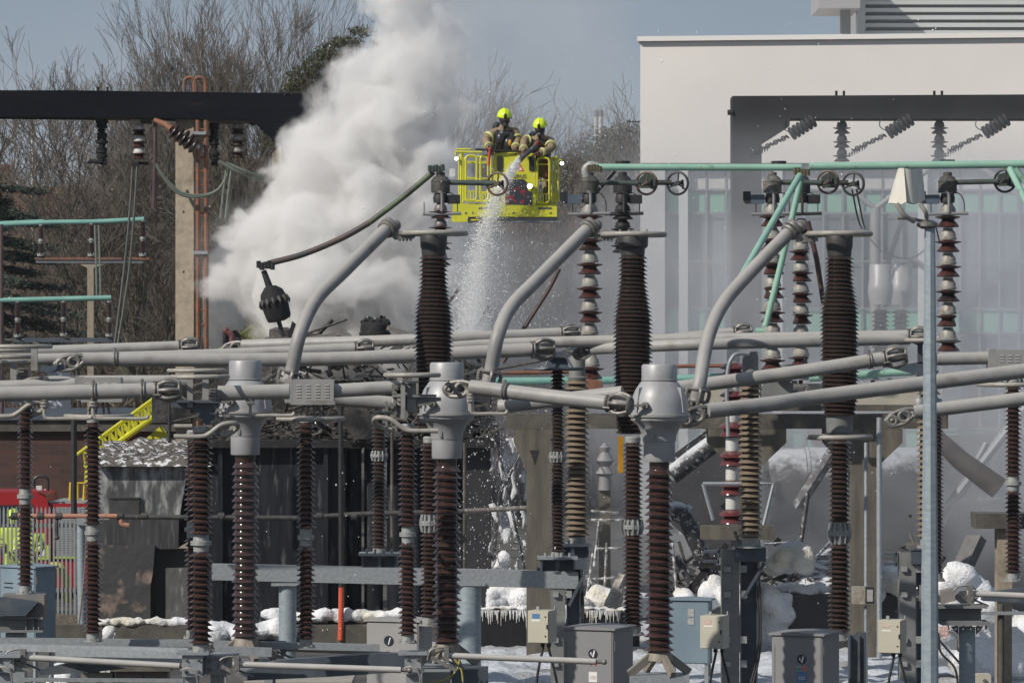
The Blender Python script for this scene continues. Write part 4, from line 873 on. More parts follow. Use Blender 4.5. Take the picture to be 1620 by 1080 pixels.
# H columns
def column(px, Y, ytop, w, label, head=True):
    t = thing('steel_column', label, 'steel column', (P(px, 0, Y).x, Y, 0), 'grey steel columns carrying the tan insulators'); k = s(Y); z = P(0, ytop, Y).z; x = P(px, 0, Y).x
    MB().box((x - w * k * .5, Y - .18, 0), (x - w * k * .02, Y - .15, z)).box((x - w * k * .5, Y - .149, 0), (x - w * k * .46, Y + .2, z)).build('front_channel', greyst, t, False)
    hcol(MB(), x + w * k * .26, Y - .1, 0, z - .01, w * k * .46, .32).build('rear_channel', slate, t, False)
    q = MB()
    for j, yy in enumerate((900, 940, 1012, 1050)):
        q.pbox(px - w * .42, yy - 4, px - w * .24, yy + 4, Y - .24, .058); q.pbox(px + w * .02, yy - 6, px + w * .2, yy + 5, Y - .2, .09)
    q.build('cable_clip', flangem, t, False)
    if head:
        q = MB(); q.pbox(px - 6, ytop - 2, px + w * .72, ytop + 20, Y - .3, .5); q.pbox(px - w * .95, ytop + 2, px - w * .55, ytop + 6, Y - .1, .2); q.pbox(px - w * .95, ytop + 18, px - w * .55, ytop + 22, Y - .1, .2); q.pbox(px - w * .6, ytop, px - w * .55, ytop + 24, Y - .1, .2)
        beam(q, P(px + w * .68, ytop + 22, Y - .28), P(px + w * .1, ytop + 78, Y - .28), .05, .05)
        q.build('head_beam', slate, t, False)
        q = MB().tube([P(px + 2, ytop - 3, Y - .3), P(px - 8, ytop - 28, Y - .3)], .03, 8); q.pbox(px - 14, ytop - 14, px + 6, ytop - 4, Y - .34, .06); q.build('lever', cast, t)
    q = MB(); 
    for dx in (.46, .52): q.tube(bez([P(px + w * dx, ytop + 30, Y - .15), P(px + w * dx + 3, 960, Y - .18), P(px + w * dx + 2, 1030, Y - .2), P(px + w * dx - 10, 1085, Y - .2)], 5), 1.8 * k, 6)
    q.build('cable', black, t)
column(1170, 70.5, 868, 58, 'grey steel column with cable clips under the tan insulator on the right')
column(1448, 70.5, 872, 52, 'grey steel column mostly behind the lamp pole')
column(895, 71.2, 880, 48, 'grey steel column behind the cream box right of centre')
# round post and platform, right
t = thing('round_steel_support', 'round steel post with layered steel platform at the lower right', 'steel support', (P(1530, 0, 62).x, 62, 0)); k = s(62)
MB().tube([(P(1530, 0, 62).x, 62, 0), P(1530, 991, 62)], 13 * k, 24).build('round_post', galvpole, t)
q = MB(); ibeam(q, P(1478, 972, 62), P(1552, 972, 62), .35, .19); q.pbox(1462, 958, 1562, 962, 61.7, .6); q.pbox(1490, 984, 1566, 989, 61.65, .7)
for j in range(6): q.lathe([(.018, -.06), (.018, 0)], P(1500 + j * 12, 989.2, 61.7), 6)
for u in (-1, 1): q.pprism([(1530 + u * 14, 990), (1530 + u * 26, 990), (1530 + u * 14, 1004)][::u], 61.97, .03)
q.build('platform', greyst, t, False)
q = MB(); q.pbox(1455, 925, 1470, 962, 61.6, .05); q.pprism([(1490, 935), (1508, 930), (1512, 950), (1490, 955)], 61.6, .3); q.build('gear_plate', mat('worn_plate', (.27, .24, .21), (.2, .19, .18), .5, .1, 5), t, False)
MB().tube(bez([P(1486, 1000, 61.6), P(1488, 1030, 61.6), P(1510, 1055, 61.6), P(1516, 1085, 61.6)], 6), 2 * k, 6).tube(bez([P(1500, 998, 61.6), P(1512, 1005, 61.6), P(1516, 1030, 61.6)], 5), 1.6 * k, 6).build('cable', mat('cable_olive', (.16, .14, .07), None, .6), t)
MB().tube([P(1484, 1010, 62.1), P(1518, 1048, 62.1)], 2.2 * k, 6).build('brace', galv, t)
t = thing('warning_sign', 'small faded pink notice hanging beside the round steel post', 'sign', P(1494, 1008, 61.4))
MB().pbox(1486, 990, 1500, 1007, 61.35, .01).build('plate', mat('faded_pink', (.60, .38, .34), (.52, .30, .28), .6, 0, 20), t, False)
q = MB()
for j in range(2):
    for i in range(3): q.pbox(1487.5 + i * 4, 992.5 + j * 7, 1490.3 + i * 4, 997 + j * 7, 61.346, .003)
q.build('faded_lettering', mat('faded_letter', (.66, .5, .46), None, .6), t, False)
t = thing('concrete_post', 'tan square concrete post at the lower right behind the brown post', 'concrete post', (P(1590, 0, 66).x, 66.4, 0))
MB().box((P(1578, 0, 66.3).x, 66.3, 0), (P(1601, 0, 66.3).x, 66.7, P(0, 836, 66.3).z)).build('shaft', conc, t, False)
MB().box((P(1543, 0, 66.2).x, 66.15, P(0, 836, 66.2).z + .002), (P(1650, 0, 66.2).x, 66.9, P(0, 812, 66.2).z)).build('cross_arm', concd, t, False)
t = thing('steel_tube_post', 'thin dark steel tube post beside the tan concrete post', 'post', (P(1584, 0, 64).x, 64, 0))
MB().tube([(P(1584, 0, 64).x, 64, 0), P(1584, 955, 64)], .045, 12).build('tube', concd, t); MB().pbox(1540, 967, 1640, 972, 63.9, .06).pbox(1480 + 60, 966, 1546, 974, 63.85, .1).build('cross_bar', galv, t, False)
# cabinets
def cabinet(name, px, ytop, ybot, Y, w, d, ang, m, label, group, ms=None, roof=True, legs=True):
    """px: pixel column of the corner between front and right faces; w,d in pixels"""
    k = s(Y); c = P(px, ybot, Y); t = thing(name, label, 'cabinet', c, group); h = (ybot - ytop) * k; a = R(ang)
    M_ = Matrix.Translation(c) @ Matrix.Rotation(-a, 4, 'Z')
    MB().box((-w * k, 0, 0), (0, d * k, h)).xf(M_).build('casing', m, t, False)
    if roof: MB().prism([(-w * k - .04, -.04, h + .002), (.04, -.04, h + .002), (.04, -.04, h + .03), (-w * k * .5, -.04, h + .055), (-w * k - .04, -.04, h + .03)], Vector((0, d * k + .08, 0))).xf(M_).build('roof', m, t, False)
    dr = MB().box((-w * k + .02, -.012, .02), (-.02, -.001, h - .02)).xf(M_).build('door', m, t, False)
    hn = MB().box((.001, .02, h * .25), (.02, .06, h * .4)).box((.001, .02, h * .8), (.02, .06, h * .9)).xf(M_).build('hinge', cast, t, False)
    if legs:
        q = MB()
        for u, v in ((-w * k + .05, .05), (-.05, .05), (-w * k + .05, d * k - .05), (-.05, d * k - .05)): q.box((u - .03, v - .03, -c.z), (u + .03, v + .03, -.001))
        q.xf(M_).build('leg', galv, t, False)
    return t, M_, k, h, dr
def s20(t, M_, k, w, h, blue, dy=0):
    sg = mat('switch_black', (.02, .025, .04), None, .35); wt = mat('label_white', (.72, .72, .70), None, .6)
    x = -w * k * .40
    F = Matrix.Rotation(R(90), 4, 'X')
    def plate(x0, z0, x1, z1, m, nm, par, y=-.016): return MB().box((x0, y, z0), (x1, -.0125, z1)).xf(M_).build(nm, m, par, False)
    sw = MB().lathe([(7.5 * k, 0), (7.5 * k, .012)], (x, -.0125, h - 37 * k), 24, Vector((0, -1, 0))).xf(M_).build('rotary_switch', sg, t)
    MB().prism([(x - 1 * k, -.026, h - 42 * k), (x + 1.5 * k, -.026, h - 42.5 * k), (x + 4 * k, -.026, h - 33 * k), (x + 2 * k, -.026, h - 31 * k)], Vector((0, .001, 0))).xf(M_).build('pointer', wt, sw, False)
    MB().prism([(x - 4.6 * k, -.026, h - 36 * k), (x - 1.5 * k, -.026, h - 41 * k), (x - 2.5 * k, -.026, h - 34 * k)], Vector((0, .001, 0))).xf(M_).build('switch_mark', wt, sw, False)
    gb = plate(x - 8 * k, h - 56 * k, x - 1 * k, h - 48 * k, mat('btn_plate_green', (.35, .40, .38), None, .5), 'button_plate', t)
    MB().lathe([(2.6 * k, 0), (2.6 * k, .014)], (x - 4.5 * k, -.0165, h - 52 * k), 14, Vector((0, -1, 0))).xf(M_).build('green_button', mat('btn_green', (.02, .28, .2), None, .4), gb)
    rb = plate(x + 0 * k, h - 56 * k, x + 7.5 * k, h - 48 * k, mat('btn_pink', (.62, .25, .27), None, .5), 'button_plate', t)
    MB().lathe([(2.4 * k, 0), (2.4 * k, .014)], (x + 3.7 * k, -.0165, h - 52 * k), 14, Vector((0, -1, 0))).xf(M_).build('red_button', mat('btn_red', (.55, .10, .12), None, .4), rb)
    z = h - (74 + dy) * k
    if blue: lb = plate(x - 8 * k, z - 8 * k, x + 8 * k, z + 10 * k, mat('label_blue', (.08, .20, .38), None, .5), 'label_plate', t)
    else: lb = plate(x - 7 * k, z - 8 * k, x + 7 * k, z + 8 * k, wt, 'label_plate', t)
    T = M_ @ Matrix.Translation((x, -.0175, z - 1 * k)) @ F
    text('S20', 7.6 * k, wt if blue else mat('label_ink', (.32, .25, .18), None, .6), 'label_text', lb, T, .0008)
    plate(x - 3.5 * k, z - 40 * k, x + 3.5 * k, z - 12 * k, wt, 'small_label', t)
    sw = MB().lathe([(7.5 * k, 0), (7.5 * k, .012)], (x + 11 * k, -.0125, z - 31 * k), 24, Vector((0, -1, 0))).xf(M_).build('rotary_switch', sg, t)
    MB().prism([(x + 7 * k, -.026, z - 26 * k), (x + 16 * k, -.026, z - 33 * k), (x + 14 * k, -.026, z - 36 * k)], Vector((0, .001, 0))).xf(M_).build('pointer', wt, sw, False)
    MB().box((-w * k * .95, -.016, h * .1), (-w * k * .93, -.0125, h * .9)).xf(M_).build('door_seam', cast, t, False)
CG = 'grey S20 control cabinets'
t, M_, k, h, dr = cabinet('control_cabinet', 970, 997, 1165, 60, 84, 90, 22, cabg, 'grey control cabinet with a white S20 label behind the long operating tube', CG)
s20(t, M_, k, 84, h, False)
t, M_, k, h, dr = cabinet('control_cabinet', 1301, 1006, 1165, 60, 84, 88, 22, cabg, 'grey control cabinet with a blue S20 label at the lower right', CG)
s20(t, M_, k, 84, h, True, -8)
t, M_, k, h, dr = cabinet('control_cabinet', 662, 984, 1120, 66, 88, 60, 20, mat('cabinet_pale', (.33, .325, .32), (.28, .28, .28), .6, 0, 1.5), 'pale grey cabinet behind the brown post left of the middle transformer', 'plain grey cabinets')
sw = MB().lathe([(8 * k, 0), (8 * k, .012)], (-50 * k, -.0125, h - 30 * k), 24, Vector((0, -1, 0))).xf(M_).build('rotary_switch', mat('switch_black', 0), t)
MB().prism([(-51 * k, -.026, h - 36 * k), (-49.5 * k, -.026, h - 36 * k), (-46 * k, -.026, h - 25 * k), (-48 * k, -.026, h - 25 * k)], Vector((0, .001, 0))).xf(M_).build('pointer', mat('label_white', 0), sw, False)
t, M_, k, h, dr = cabinet('kiosk_cabinet', 1122, 950, 1050, 68, 66, 30, 12, cabb, 'weathered blue grey cabinet behind the right domed transformer', 'blue grey kiosks')
q = MB().box((-34 * k, -.02, h - 25 * k), (-24 * k, -.0125, h - 13 * k)).box((-34 * k, -.02, h - 38 * k), (-24 * k, -.0125, h - 28 * k)).xf(M_).build('notice_plate', mat('plate_silver', (.5, .5, .48), (.36, .36, .36), .4, .2, 30), t, False)
t, M_, k, h, dr = cabinet('kiosk_cabinet', 56, 899, 1030, 70, 80, 44, 40, cabb, 'pale blue cabinet at the left edge in front of the palisade fence', 'blue grey kiosks')
q = MB().box((-70 * k, -.016, h - 26 * k), (-50 * k, -.0125, h - 24 * k)).box((-70 * k, -.016, h - 33 * k), (-50 * k, -.0125, h - 31 * k)).xf(M_).build('vent_slot', black, t, False)
# back-of-cabinet steel by S20 right
for px, lab in ((1352, 'slate ribbed steel upright right of the blue labelled cabinet'), (1362, 'second narrower slate steel upright right of the blue labelled cabinet')):
    tag(hcol(MB(), P(px, 0, 62 + (px - 1352) * .05).x, 62 + (px - 1352) * .05, 0, P(0, 1004, 62).z, .16, .25).build('steel_upright', slate, None, False), lab, 'steel upright')
def jbox(px, yt, yb, Y, w, d, label, mode):
    k = s(Y); c = P(px, yb, Y); t = thing('junction_box', label, 'junction box', c, 'cream junction boxes'); h = (yb - yt) * k; M_ = Matrix.Translation(c) @ Matrix.Rotation(R(-20), 4, 'Z')
    MB().box((-w * k, 0, 0), (0, d * k, h)).xf(M_).build('casing', boxc, t, False)
    MB().box((-w * k + .008, -.014, .008), (-.008, -.001, h - .008)).xf(M_).build('door', boxc, t, False)
    MB().box((-6 * k, -.024, h * .8), (-4 * k, -.0145, h * .84)).box((-6 * k, -.024, h * .2), (-4 * k, -.0145, h * .24)).box((-3 * k, -.03, h * .45), (-1 * k, -.0145, h * .58)).xf(M_).build('latch', black, t, False)
    MB().box((-w * k * .75, d * k * .4, h + .001), (-w * k * .62, d * k * .5, h + 6 * k)).box((-w * k * .05, d * k * .8, h + .001), (-w * k * .0, d * k * .9, h + 6 * k)).xf(M_).build('mounting_lug', flangem, t, False)
    wt = mat('label_white', 0)
    if mode == 0:
        MB().box((-w * k * .78, -.018, h * .76), (-w * k * .42, -.0145, h * .91)).xf(M_).build('blue_label', mat('label_blue', 0), t, False)
        MB().box((-w * k * .80, -.018, h * .67), (-w * k * .40, -.0145, h * .745)).xf(M_).build('white_label', wt, t, False)
    else:
        b = MB().prism([(-w * k * .78, -.018, h * .78), (-w * k * .5, -.018, h * .80), (-w * k * .42, -.018, h * .86), (-w * k * .62, -.018, h * .93), (-w * k * .74, -.018, h * .9)], Vector((0, .003, 0))).xf(M_) if mode == 1 else MB().box((-w * k * .8, -.018, h * .74), (-w * k * .5, -.0145, h * .9)).xf(M_)
        b.build('faded_warning_label', mat('faded_red', (.5, .33, .28), (.6, .5, .42), .6, 0, 60), t, False)
        MB().box((-w * k * .82, -.018, h * .66), (-w * k * .42, -.0145, h * .71)).xf(M_).build('white_label', wt, t, False)
    q = MB()
    for dx in (-w * .4, -w * .1): 
        p0 = M_ @ Vector((dx * k, d * k * .3, 0)); q.tube(bez([p0, p0 + Vector((0, 0, -.1)), p0 + Vector((-.08 if dx < -w * .2 else .1, 0, -.5)), p0 + Vector((-.12 if dx < -w * .2 else .2, .05, -1.1))], 5), 2.2 * k, 7)
        q.lathe([(3.4 * k, -6 * k), (3.4 * k, -.002)], p0, 8)
    q.build('cable', black, t)
jbox(868, 966, 1017, 63, 35, 38, 'cream junction box with a blue label below the slender dark post', 0)
jbox(1143, 974, 1026, 64, 37, 36, 'cream junction box with a square warning label left of the first steel column', 2)
jbox(1425, 981, 1033, 64, 37, 36, 'cream junction box with a faded triangular label left of the lamp pole', 1)
t = thing('weathered_box', 'small weathered metal box with a white notice behind the right dark post', 'junction box', P(1365, 956, 68))
MB().pbox(1349, 928, 1369, 955, 68, .25, .01).build('casing', mat('weathered_box', (.38, .36, .30), (.22, .19, .15), .6, 0, 12), t, False)
MB().pbox(1369.3, 929, 1383, 954, 67.95, .2).build('frame', black, t, False); MB().pbox(1371.5, 932, 1381, 951, 67.94, .008).build('notice', mat('plate_silver', 0), t, False)
q = MB(); q.tube([P(1370, 927, 68.1), P(1370, 700, 68.3)], 3 * s(68), 8).tube([P(1370, 957, 68.1), P(1370, 1100, 68.1)], 3 * s(68), 8); q.build('conduit', galv, t)
t = thing('valve_box', 'small cream box on the ground beside the round steel post at the bottom edge', 'junction box', P(1556, 1082, 63)); MB().pbox(1544, 1066, 1568, 1090, 63, .3, .01).build('casing', boxc, t, False); MB().lathe([(.03, 0), (.03, .02)], P(1558, 1076, 63), 12, Vector((0, -1, 0))).build('knob', cast, t)
# bottom left brown cabinets and pale slabs
t = thing('low_cabinet', 'low brown and grey cabinet row at the bottom left under the rails', 'cabinet', P(210, 1100, 66))
MB().pbox(128, 1063, 178, 1110, 66, .5).build('steel_section', mat('dull_steel', (.23, .22, .19), (.18, .17, .15), .5, .2, 3), t, False)
MB().pbox(183, 1062, 265, 1110, 66, .5).build('brown_section', mat('brown_panel', (.13, .105, .09), None, .6), t, False)
MB().pbox(126, 1056, 270, 1061.5, 65.9, .7).build('top', concs, t, False)
MB().pbox(226, 1063, 227, 1110, 65.985, .01).build('door_seam', black, t, False)
q = MB()
for u in (131, 158, 166): q.pbox(u, 1060, u + 8, 1063, 65.8, .05)
q.build('tie_strip', whitecap, t, False)
t = tag(MB().box((P(392, 0, 68).x, 67, 0), (P(560, 0, 68).x, 69, P(0, 1070, 68).z)).box((P(470, 0, 68).x, 66.6, 0), (P(640, 0, 68).x, 67 - .001, P(0, 1078, 68).z)).build('concrete_plinth', mat('pale_plinth', (.36, .34, .30), (.28, .27, .24), .9, 0, 3, bump=.01), None, False), 'pale concrete plinth at the bottom under the slate beam', 'plinth')
t = thing('steel_box', 'slate steel box beside the foot of the middle domed transformer', 'box', P(720, 1110, 59.5))
MB().pbox(668, 1063, 712, 1120, 59, .6).build('left_box', mat('plate_grey2', (.25, .26, .25), None, .5), t, False); MB().pbox(714, 1058, 772, 1120, 59.1, .6).build('right_box', slate, t, False)
MB().tube(bez([P(728, 1040, 58.8), P(722, 1060, 58.8), P(700, 1076, 58.8), P(650, 1082, 58.8)], 6), 1.6 * s(59), 6).tube(bez([P(718, 1040, 58.8), P(730, 1060, 58.8), P(733, 1090, 58.8)], 6), 1.6 * s(59), 6).build('cable', mat('cable_yellow', (.38, .34, .08), None, .6), t)
# ------------------------------------------------------------------ tall cap stacks with switch heads (rear row)
GS = 'tall brown and white insulator stacks of the rear row'
def headunit(t, px, Y, dark_=False, box=-1, wheel=None, arm=None, cap=None):
    k = s(Y); m1 = cap or mat('head_casing', (.10, .095, .08), (.045, .045, .042), .6, .1, 14, c3=(.2, .17, .13), sc3=5, lo3=.6, hi3=.75)
    MB().lathe([(14.5 * k, 0), (15 * k, 2 * k), (15 * k, 17 * k), (15.8 * k, 18 * k), (11 * k, 25 * k), (7 * k, 27 * k), (7 * k, 32 * k), (4 * k, 33 * k)], P(px, 305, Y), 26).build('switch_head', m1, t)
    nb = mat('neck_dark', (.03, .028, .028), None, .5)
    MB().lathe([(11 * k, 0), (12 * k, 7 * k), (10 * k, 15 * k)], P(px, 321, Y), 20).build('neck', nb, t)
    if box:
        x0, x1 = (px - 34, px - 12) if box < 0 else (px + 11, px + 31)
        MB().pbox(x0, 308, x1, 322, Y - .1, .2, .012).build('drive_box', bluebox if box < 0 else black, t, False)
        if box < 0: MB().pprism([(px - 46, 303), (px - 34.2, 302.5), (px - 34.2, 322), (px - 42, 322), (px - 46, 316)], Y - .09, .18).build('box_mouth', black, t, False)
    g_ = MB(); g_.tube([P(px - 33 if box < 0 else px - 20, 339, Y - .15), P(px + 33, 337.5, Y - .15)], 2.6 * k, 8); g_.tube([P(px - 28, 339, Y + .2), P(px + 33, 337, Y + .2)], 2.2 * k, 8)
    g_.tube(bez([P(px + 2, 337, Y - .17), P(px + 2, 308, Y - .17), P(px - 4, 303, Y - .17)], 4), 2.6 * k, 6)
    g_.build('guard_frame', cabg if not dark_ else nb, t)
    w_ = MB(); w_.tube(bez([P(px + 27, 337, Y), P(px + 26, 318, Y), P(px + 18, 306, Y), P(px + 8, 306, Y)], 5), .8 * k, 5); w_.tube([P(px - 26, 338, Y), P(px - 26, 320, Y)], .8 * k, 5); w_.build('guard_wire', black, t)
    if arm:
        x1, y1 = arm
        MB().tube([P(px + 12, 288.5, Y), P(x1, y1, Y - .1)], 4.2 * k, 12).build('contact_arm', cap if dark_ and cap else dgreen, t)
    for (wx, wy, rx, mm) in (wheel or ()):
        wd = mat('wheel_brown', (.12, .075, .055), (.06, .045, .04), .5, .1, 6) if mm else black
        q = MB(); ax = Vector((-.45, -1, .0)).normalized(); c = P(wx, wy, Y - .15)
        q.torus(c, 17.5 * k, 2 * k, ax, 32, 7); a1, b1 = frame(ax)
        for w in (.4, 2.5, 4.6): q.tube([c, c + (a1 * math.cos(w) + b1 * math.sin(w)) * 17 * k], 1.5 * k, 6)
        q.lathe([(4 * k, -3 * k), (4 * k, 3 * k)], c, 10, ax); q.build('grading_wheel', wd, t)
        q = MB(); q.tube([c + Vector((-10 * k, .1, -2 * k)), c + Vector((9 * k, .1, 2 * k))], 3.4 * k, 8); q.tube([c + Vector((8 * k, .08, 6 * k)), c + Vector((9 * k, .08, -9 * k))], 2 * k, 6); q.build('contact_jaw', black, t)
oldcap = mat('head_casing_pale', (.24, .225, .20), (.07, .068, .06), .55, .15, 9)
t = capstack('insulator_stack', 697, 76, 321, 420, 28, 'brown insulator stack standing behind the left dark insulator beside the basket', 'insulator', 10, 17, 11, mat('steel_cap', (.20, .19, .18), (.12, .11, .105), .5, .2, 10), cone, GS, .2, 3)
headunit(t, 697, 76, box=1, arm=(784, 290), wheel=((787, 291, 17, 1),))
t = capstack('insulator_stack', 933, 75, 321, 548, 36.4, 'brown and white insulator stack right of the foam stream', 'insulator', 13, 19, 12, conecap, cone, GS, .12, 4)
headunit(t, 932, 75, box=-1, arm=(1010, 290), wheel=((1023, 290, 17, 1),))
MB().pprism([(1012, 282), (1022, 273), (1034, 274), (1040, 282), (1040, 297), (1014, 297)], 75.1, .25).build('contact_box', dgreen, t, False)
t2 = capstack('insulator_stack', 935, 75.5, 560, 640, 40, 'short lower brown and white stack under the grey tubes at the centre right', 'insulator', 13, 19, 12, conecap, cone, 'lower insulator stacks under the tubes', 0, 5)
MB().pprism([(918, 602), (926, 598), (952, 602), (955, 612), (938, 618), (920, 612)], 75.3, .2).build('rusty_fitting', rust, t2, False)
charw = mat('charred_insulator', (.025, .025, .027), (.012, .012, .014), .6, 0, 4)
t = capstack('insulator_stack', 985, 77, 321, 400, 27, 'blackened burnt insulator stack above the middle dark insulator', 'insulator', 12, 17, 11, charw, charw, GS, .9, 6)
headunit(t, 985, 77, True, box=1, arm=(1062, 289), wheel=((1072, 290, 17, 0),), cap=mat('head_black', (.03, .03, .032), (.018, .018, .02), .6))
t = capstack('insulator_stack', 1222, 75, 321, 586, 36.5, 'brown and white stack behind the diagonal green tubes, left of the pair', 'insulator', 13, 19, 12, conecap, cone, GS, .15, 7)
headunit(t, 1222, 75, box=-1, arm=(1300, 289), wheel=((1310, 288, 17, 1),), cap=oldcap)
MB().pprism([(1300, 280), (1312, 272), (1325, 276), (1326, 296), (1302, 297)], 75.1, .25).build('contact_box', dgreen, t, False)
t = capstack('insulator_stack', 1267, 77, 345, 580, 35, 'chipped brown and white stack behind the diagonal green tubes, right of the pair', 'insulator', 12.5, 18, 12, conecap, cone, GS, .8, 8)
headunit(t, 1267, 77, True, box=1, arm=(1342, 289), wheel=((1350, 291, 17, 0),), cap=mat('head_black', 0))
t = capstack('insulator_stack', 1500, 75, 321, 556, 36.5, 'chipped brown and white insulator stack right of the lamp pole', 'insulator', 12.5, 19, 12, conecap, cone, GS, .7, 9)
headunit(t, 1499, 75, box=-1, arm=(1578, 287), wheel=((1590, 286, 17, 0),), cap=mat('head_casing', 0))
MB().pprism([(1580, 276), (1600, 270), (1616, 276), (1616, 293), (1580, 294)], 75.1, .25).build('contact_box', dgreen, t, False)
# supports under stacks
for px, yt, Y, lab in ((933, 618, 76, 'left'), (1245, 588, 78, 'right')):
    pass
GG = 'green painted busbar tubes'
def gbus(pts, r, label, m=green, **k): return bus(pts, r, label, (0, 0), (), m=m, group=GG, **k)
def fit(t, px, py, Y, r, m=None):
    k = s(Y); q = MB(); rng = random.Random(int(px))
    for j in range(5): q.lathe([(r * .35 * k, -r * .5 * k), (r * .35 * k, r * .5 * k)], P(px + (j - 2) * r * .5, py + rng.uniform(-2, 3), Y - .08), 7)
    q.pbox(px - r, py - r * .45, px + r, py + r * .45, Y - .1, .2, .01); q.build('bolted_clamp', m or mat('clamp_rust', (.07, .055, .035), (.12, .11, .06), .6, .1, 20), t)
t = gbus([(945, 264.5, 74.5), (1268, 265, 74.5)], 5.4, 'pale green tube from the foam stream to the diagonal tubes')
fit(t, 940, 266, 74.4, 9)
MB().tube(bez([P(928, 280, 74.6), P(926, 268, 74.6), P(934, 261, 74.6), P(944, 263, 74.6)], 5), 6.5 * s(75), 10).build('white_elbow', flangem, t)
for px in (985, 1232): MB().lathe([(12 * s(76), 0), (12 * s(76), 4 * s(76))], P(px, 259, 75.5), 12).build('tube_cap', black, t)
MB().tube([P(930, 318, 75.6), P(972, 270, 75.6)], 4.2 * s(75), 10).build('stay_tube', black, t)
t = gbus([(1280, 263.5, 74.5), (1760, 258, 74.5)], 6.2, 'pale green tube running off the right edge above the floodlight')
fit(t, 1268, 272, 74.3, 10); 
MB().lathe([(12 * s(76), 0), (12 * s(76), 4 * s(76))], P(1499, 257, 75.5), 12).build('tube_cap', black, t)
gbus([(1265, 278, 74), (1222, 352, 72), (1161, 458, 69.5)], 5.2, 'long diagonal green tube descending left from the tube clamp')
gbus([(1268, 280, 74.5), (1240, 400, 74.5), (1211, 516, 74.5)], 5.0, 'second steeper diagonal green tube ending at a clamp near the right jumper')
gbus([(1195, 524, 75), (1225, 524, 75)], 5.5, 'short green stub joining the end of the steeper diagonal tube')
gbus([(1598, 268, 74), (1640, 352, 72)], 5.2, 'diagonal green tube leaving the right edge, upper of two')
gbus([(1606, 266, 74.5), (1660, 340, 74.5)], 4.6, 'thin green tube beside the one leaving the right edge')
gbus([(770, 603, 77), (1030, 600, 77), (1280, 590, 77)], 6, 'teal tube low behind the grey tubes right of centre', m=green2)
gbus([(1280, 598, 76), (1400, 590, 76), (1445, 588, 76)], 6, 'dark green tube behind the right dark insulator', m=green)
gbus([(780, 590, 79), (900, 588, 79)], 3, 'dull rusty red rod above the teal tube', m=rust, name='steel_rod', cat='rod')
gbus([(1010, 580, 79), (1160, 578, 79)], 3, 'rusty red rod left of the red insulator stack', m=rust, name='steel_rod', cat='rod')
# burnt sagging tube with the hanging burnt bushing
t = thing('burnt_tube', 'sagging tube, green near its top and blackened below, ending at the burnt bushing', 'busbar', P(560, 350, 76))
gb = mat('scorched_green', (.09, .13, .06), (.06, .09, .05), .55, 0, 3, c3=(.05, .05, .045), sc3=2, lo3=.5, hi3=.6)
sc2 = mat('scorched_tube', (.05, .05, .052), (.09, .06, .05), .5, .1, 3)
up = bez([P(686, 272, 76), P(640, 310, 76), P(585, 352, 76)], 8); lo = bez([P(585, 352, 76), P(540, 377, 76), P(480, 402, 76), P(424, 417, 76)], 8)
MB().tube(up, 4.6 * s(76), 12).build('green_tube_end', gb, t); MB().tube(lo, 4.9 * s(76), 12).build('charred_tube_end', sc2, t)
fit(t, 690, 267, 76, 10, dgreen); fit(t, 420, 420, 76, 11, charw)
t = thing('burnt_bushing', 'charred barrel shaped bushing hanging from the end of the sagging tube', 'bushing', P(440, 515, 76)); k = s(76); ax = (P(418, 425, 76) - P(445, 518, 76)).normalized()
MB().tube([P(417, 428, 76), P(427, 456, 76)], [4.5 * k, 6 * k], 10).build('upper_rod', charw, t)
c = P(443, 508, 76)
b_ = MB().lathe([(8 * k, 0), (18 * k, 3 * k), (20 * k, 8 * k), (22 * k, 32 * k), (23.5 * k, 33 * k), (22 * k, 36 * k), (18 * k, 48 * k), (9 * k, 57 * k)], c, 26, ax); b_.jitter(.018, 9); b_.build('barrel', char, t)
q = MB(); a1, b1 = frame(ax)
for i in range(14):
    w = i * .449; u = a1 * math.cos(w) + b1 * math.sin(w); q.tube([c + ax * 38 * k + u * 21 * k, c + ax * 30 * k + u * 24.5 * k, c + ax * 25 * k + u * 23 * k], [2.6 * k, 2.2 * k, .8 * k], 6)
q.build('melted_drips', mat('ash_grey', (.13, .125, .12), (.03, .03, .03), .8, 0, 9), t)
MB().tube([P(441, 508, 76), P(448, 532, 76)], 3.6 * k, 8).build('lower_rod', charw, t)
t = thing('rusty_rod', 'thin reddish burnt strut leaning behind the middle jumper tube', 'rod', P(828, 523, 77)); MB().tube(bez([P(885, 425, 77), P(868, 458, 77), P(836, 508, 77), P(818, 538, 77), P(795, 574, 77)], 4), 3.3 * s(77), 8).build('rod', mat('scorched_red', (.075, .035, .03), (.04, .03, .03), .6), t)
t = thing('rusty_rod', 'long dark rusty strut leaning behind the right jumper tube', 'rod', P(1300, 480, 76)); MB().tube([P(1278, 350, 76), P(1292, 410, 76), P(1303, 480, 76)], 4.2 * s(76), 8).build('rod', mat('scorched_red', 0), t)

# ------------------------------------------------------------------ left: blackened gantry, concrete columns
YL = 92
t = thing('charred_gantry', 'blackened gantry beam entering from the left and vanishing into the smoke', 'gantry beam', P(200, 190, YL))
bb = MB().prism([P(-60, 143, YL), P(110, 143, YL), P(250, 145, YL), P(483, 148, YL), P(495, 175, YL), P(478, 215, YL), P(470, 232, YL), P(440, 229, YL), P(403, 195, YL), P(400, 191, YL), P(250, 187, YL), P(-60, 184, YL)], Vector((0, 1.1, 0)))
bb.build('beam', charbeam, t, False)
rng = random.Random(3); q = MB()
for i in range(60):
    px = 400 + rng.uniform(0, 85); q.ball(P(px, 148 + rng.uniform(-1, 2) if i % 2 else 195 + (px - 403) * .8 + rng.uniform(-3, 3), YL + rng.uniform(0, .2)), rng.uniform(.02, .06), 6, (1.3, 1, .8))
tag(q.build('charred_crust', char, t), kind='stuff')
q = MB()
